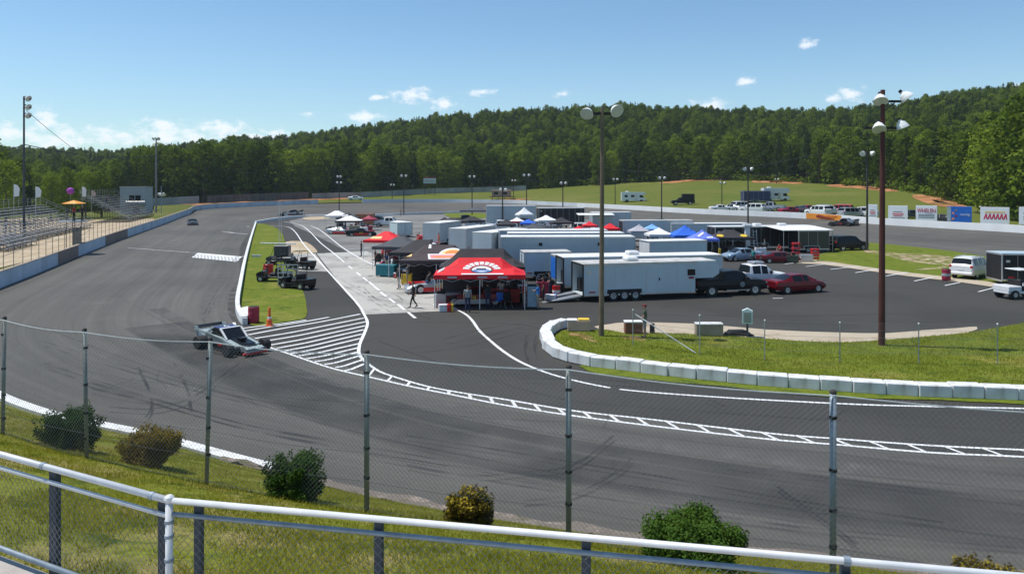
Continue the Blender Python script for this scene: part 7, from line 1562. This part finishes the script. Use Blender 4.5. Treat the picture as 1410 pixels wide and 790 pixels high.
t = thing('parasol', 'amber and orange parasol over the starter stand', 'parasol', (xw, D, 4.0)); MB().cyl((0, 0, 0), (0, 0, 2.35), .03, n=6).build('pole', mTrim, t)
c = MB(); c.mat(0)
for i in range(8):
    a0, a1 = i * math.pi / 4, (i + 1) * math.pi / 4; c.mat(i % 2); c.add([(0, 0, 2.45), (1.35 * math.cos(a0), 1.35 * math.sin(a0), 2.05), (1.35 * math.cos(a1), 1.35 * math.sin(a1), 2.05)], [(0, 1, 2), (2, 1, 0)])
c.build('canopy', [mYelSky, mOrangeB], t)
person('starter in red shirt standing under the amber parasol', (xw, D, 4.0), 0, 'hold', mCloth['red'], mCloth['black']); person('official in white cap beside the starter', (xw + .9, D + .2, 4.0), 60, 'stand', mCloth['black'], mCloth['black'], cap=mCloth['white'])
def feather(label, px, D, ty, by, m_):
    x = (px - 705) * D / F; z1, z0 = zpx(ty, D), zpx(by, D); t = thing('feather_flag', label, 'flag', (x, D, 0)); MB().cyl((0, 0, 0), (0, 0, z1), .035, n=6).build('pole', mTrim, t)
    MB().xprism([(.03, z0), (.85, z0 + .1), (.95, z1 - .7), (.6, z1 - .15), (.03, z1)], -.02, .02).build('flag_cloth', m_, t)
feather('white feather flag above the left grandstand', 19, 126, 254, 271, mWhiteC); feather('second white feather flag above the left grandstand', 49, 128, 257, 272, mWhiteC); feather('pale flag above the railed grandstand', 113, 168, 257, 271, mWhiteC); feather('faded pink flag above the railed grandstand', 126, 168, 262, 271, mPeach)
x, y, z = at(97, 168, zpx(263, 168)); t = thing('balloon', 'purple balloon above the railed grandstand', 'balloon', (x, y, z)); MB().ell((0, 0, 0), (.75, .75, .75), 12, 8).build('ball', mPurple, t, True); MB().cyl((0, 0, -z), (0, 0, -.7), .02, n=4).build('mast', mTrim, t)
for i, (d_, o_, z_, m1, lb) in enumerate(((112, 16, 1.7, 'white', 'spectator in white sitting low in the nearest grandstand'), (118, 19.6, 3.3, 'khaki', 'spectator in tan near the top of the nearest grandstand'), (110, 18, 2.6, 'maroon', 'spectator in maroon in the nearest grandstand'), (176, 16.0, 4.6, 'black', 'spectator in black at the top of the railed grandstand'))):
    person(lb, (wl(d_) - o_, d_, z_ * .8), 10, 'lean', mCloth[m1], mCloth['navy'])

# ------------------------------------------------------------------ foreground: chain-link fence, shrubs, railing
def mesh_wires(b, A0, A1, B0, B1, pitch, r):
    """diamond mesh between bottom A0..A1 and top B0..B1 of one bay"""
    L = (A1 - A0).length; Hh = (B0 - A0).length; n = int(L / pitch); run = Hh * 1.0
    for sgn in (1, -1):
        i = -int(run / pitch)
        while i < n:
            s0 = i * pitch; s1 = s0 + run; t0, t1 = max(0, -s0 / run), min(1, (L - s0) / run)
            if t1 > t0:
                def pt(t): u = (s0 + run * t) / L; v = t if sgn == 1 else 1 - t; return (A0.lerp(A1, u)).lerp(B0.lerp(B1, u), v)
                b.cyl(pt(t0), pt(t1), r, n=3, caps=False)
            i += 1
fposts = [(-260, 16.9, 3.75, 5.95), (-120, 15.9, 3.74, 5.93), (5, 14.66, 3.70, 5.92), (118, 13.58, 3.6, 5.9), (287, 12.76, 3.5, 5.9), (505, 11.73, 3.48, 5.92), (783, 10.77, 3.48, 5.92), (1147, 9.54, 3.5, 5.9), (1640, 8.6, 3.5, 5.9)]
t = thing('chain_link_fence', 'tall chain-link fence with green-grey posts between the bank and the track', 'fence'); PT = []
for i, (px, D, z0, z1) in enumerate(fposts):
    x = (px - 705) * D / F; z0 = bz(x, D) - .1; r_ = .034 if D > 12 else .04; ln = [0, 0, .02, -.02, .035, .0, .0, -.0, 0][i]
    p = MB().cyl((x - ln, D, z0), (x + ln, D, z1), r_, r_, 12).build('post', mPostG if px < 1000 else mGalvB, t, True); MB().ell((x + ln, D, z1 + .01), (r_ * 1.15, r_ * 1.15, .04), 10, 6).build('post_cap', mWoodD, p)
    for k in (.3, .95, 1.45, 1.9): MB().cyl((x, D, z1 - k - .02), (x, D, z1 - k + .02), r_ * 1.22, n=10).build('tie_band', mDarkTrim, p)
    PT.append((Vector((x, D - .05, z0 + .12)), Vector((x + ln, D - .05, z1 - .02))))
wm, tws = MB(), [MB() for _ in range(5)]
for (a0, b0), (a1, b1) in zip(PT[:-1], PT[1:]):
    mesh_wires(wm, a0, a1, b0, b1, .075, .0019)
    for kk, (k, rr) in enumerate(((0.0, .009), (.30, .0025), (.62, .003), (.8, .003), (.97, .003))):
        P_ = []
        for i in range(9): q = i / 8; p = (b0.lerp(b1, q)).lerp(a0.lerp(a1, q), k); p.z -= (.05 if k == 0 else .07) * math.sin(math.pi * q) * (1 if k < .5 else .6); P_.append(p)
        tws[kk].tube(P_, rr, 4)
wm.build('chain_link_mesh', mWire, t)['kind'] = 'stuff'; [q_.build('tension_wire', mGalv if i_ == 0 else mWire, t) for i_, q_ in enumerate(tws)]

def bush(label, px, top_y, base_y, w_px, D, kinds, seed):
    
    D0 = 9.0
    while D0 < 18:
        D0 += .05
        if 252 + (CAMH - bz((px - 705) * D0 / F, D0)) * F / D0 <= base_y: break
    D = D0
    x = (px - 705) * D / F; z = bz(x, D); H = (base_y - top_y) * D / F * .83; Wd = w_px * D / F; rd = random.Random(seed); t = thing('shrub', label, 'shrub', (x, D, z)); cl = []; fits = []
    for i in range(62):
        a = i * 2.4; q = math.sqrt(rd.random()) * .41 * Wd; zz = H * (.08 + .70 * rd.random() * (1 - .5 * (q / Wd) ** 2)); s_ = Wd * rd.uniform(.08, .17); cl.append((math.cos(a) * q, math.sin(a) * q, zz, s_, s_, s_ * .9))
    b = MB()
    for i in range(9): a = i * .7 + rd.random(); b.tube([(0, 0, -.05), (math.cos(a) * Wd * .15, math.sin(a) * Wd * .15, H * .35), (math.cos(a) * Wd * .3, math.sin(a) * Wd * .3, H * .7)], .012, 5)
    b.build('stems', mBark, t)
    sp = []
    for i in range(26): a = rd.uniform(0, 6.28); q = Wd * rd.uniform(.25, .5); sp.append((math.cos(a) * q, math.sin(a) * q, H * rd.uniform(.35, 1.0) * (1.1 - q / Wd * .6), .05, .05, .09))
    leaf_cloud('sprigs', sp, 26, .036, kinds[0], seed + 9, flat=.3, parent=t)['kind'] = 'stuff'
    leaf_cloud('leaves', cl, int(kinds[2] * 2.4), .036, kinds[0], seed, flat=.55, parent=t)
    if kinds[1]: leaf_cloud('tip_leaves', [(c[0] * 1.1, c[1] * 1.1, c[2] + H * .08, c[3] * 1.0, c[4], c[5]) for c in cl if c[2] > H * .4], kinds[2] // 2, .036, kinds[1], seed + 50, parent=t)
bush('dark green shrub leftmost behind the fence', 97, 543, 617, 86, 14.6, (fBushG, None, 130), 1); bush('yellow and red-leaved shrub second from the left', 208, 574, 642, 82, 14.3, (fBushR, fBushY, 120), 2); bush('full green shrub third from the left', 408, 608, 688, 86, 13.2, (fBushG, fBushG, 140), 3)
bush('reddish-brown shrub behind the middle of the fence', 647, 662, 722, 66, 12.0, (fBushR, fBushY, 110), 4); bush('wide green shrub right of the middle', 953, 700, 778, 140, 11.2, (fBushG, fBushG, 190), 5); bush('yellow-tipped shrub at the lower right corner', 1356, 768, 815, 90, 10.4, (fBushR, fBushY, 120), 6)

# railing of the viewers' stand
RZ = 6.10
rA = [Vector((-9.5, 9.36, RZ)), Vector((-2.60, 5.83, RZ))]; rB = [Vector((-2.60, 5.83, RZ)), Vector((7.0, 3.93, RZ))]
t = thing('stand_railing', 'galvanised pipe railing with chain-link infill along the front of the stand', 'railing')
def arc_pipe(a, c, dz, r, m_, nm): MB().cyl(a + Vector((0, 0, dz)), c + Vector((0, 0, dz)), r, n=14).build(nm, m_, t, True)
arc_pipe(rA[0], rA[1], 0, .026, mGalv, 'top_rail'); arc_pipe(rB[0], rB[1], 0, .023, mGalv, 'top_rail'); arc_pipe(rA[0], rA[1], -.12, .018, mGalv, 'middle_rail'); arc_pipe(rB[0] + Vector((.03, 0, 0)), rB[1], -.105, .018, mGalvB, 'middle_rail'); arc_pipe(rA[0], rA[1], -.83, .024, mGalvB, 'bottom_rail'); arc_pipe(rB[0], rB[1], -.88, .028, mGalvB, 'bottom_rail')
for i, q in enumerate((.22, .52, 1.3)):
    pass
def post_at(px, line, wdt, m_, rnd=False):
    a, c = line; d = c - a; u = (px - 705) / F; s_ = (u * a.y - a.x) / (d.x - u * d.y); p = a + d * s_; ang = math.degrees(math.atan2(d.y, d.x))
    if rnd: o = MB().cyl((p.x, p.y, 4.95), (p.x, p.y, RZ + .0), wdt / 2, n=14).build('post', m_, t, True); MB().ell((p.x, p.y, RZ + .01), (wdt * .72, wdt * .72, .035), 12, 6).build('post_cap', m_, o)
    else:
        o = MB().box(-wdt / 2, wdt / 2, .03, .08, 4.9 - RZ, -.028, bev=.006).build('post', m_, t); o.location = p; o.rotation_euler = (0, 0, R(ang))
    return p
for px in (-150, 67, 218): post_at(px, rA, .10, mPostD)
for px in (268, 518, 806, 1166, 1560): post_at(px, rB, .062, mPostD)
p = post_at(233, rB, .055, mGalv, True)
for dz in (-.16, -.27, -.45, -.62): MB().cyl((p.x, p.y, RZ + dz - .012), (p.x, p.y, RZ + dz + .012), .035, n=12).build('clamp', mGalvB, t)
def coupler(px, line):
    a, c = line; d = (c - a); u = (px - 705) / F; s_ = (u * a.y - a.x) / (d.x - u * d.y); q = a + d * s_; dn = d.normalized(); MB().cyl(q - dn * .02, q + dn * .02, .031, n=12).build('pipe_joint', mGalvB, t)
coupler(210, rA); coupler(1166, rB); coupler(60, rA)
wm = MB()
for a, c, lo_ in ((rA[0], rA[1], -.83), (rB[0], rB[1], -.88)): mesh_wires(wm, a + Vector((0, .03, lo_)), c + Vector((0, .03, lo_)), a + Vector((0, .03, -.12)), c + Vector((0, .03, -.12)), .066, .0017)
wm.build('chain_link_infill', mWire, t)['kind'] = 'stuff'
b = MB(); b.prism([(rA[0].x, rA[0].y + .1), (-12, -6), (12, -6), (9, 3.6), (rB[1].x, rB[1].y + .08), (rB[0].x, rB[0].y + .12)][::-1] if False else [(rA[0].x, rA[0].y + .05), (rB[0].x, rB[0].y + .05), (rB[1].x, rB[1].y + .05), (9, 3.3), (12, -6), (-14, -6)], 5.02, 5.17)
tag(b.build('stand_walkway', mSlab), kind='structure')
b = MB(); b.box(-13.5, 11.5, -5.5, 3.0, -.1, 5.0); tag(b.build('stand_base', mSlab), kind='structure')
for o in S.objects:
    if o.name.startswith('grass_bank'): pass

# ------------------------------------------------------------------ air
top = 120.0
b = MB(); b.box(-900, 1100, -60, 1150, -4.0, top); o = b.build('haze', (hz := bpy.data.materials.new('haze'))); hz.use_nodes = True; nt = hz.node_tree; nt.nodes.clear()
ov = nt.nodes.new('ShaderNodeOutputMaterial'); vp = nt.nodes.new('ShaderNodeVolumePrincipled'); vp.inputs['Density'].default_value = 0.00013; vp.inputs['Color'].default_value = (.82, .9, 1.0, 1); vp.inputs['Anisotropy'].default_value = 0.2
nt.links.new(vp.outputs[0], ov.inputs['Volume']); tag(o, 'thin summer haze lying over the speedway and the hills', 'haze', kind='stuff'); S.cycles.volume_bounces = 0
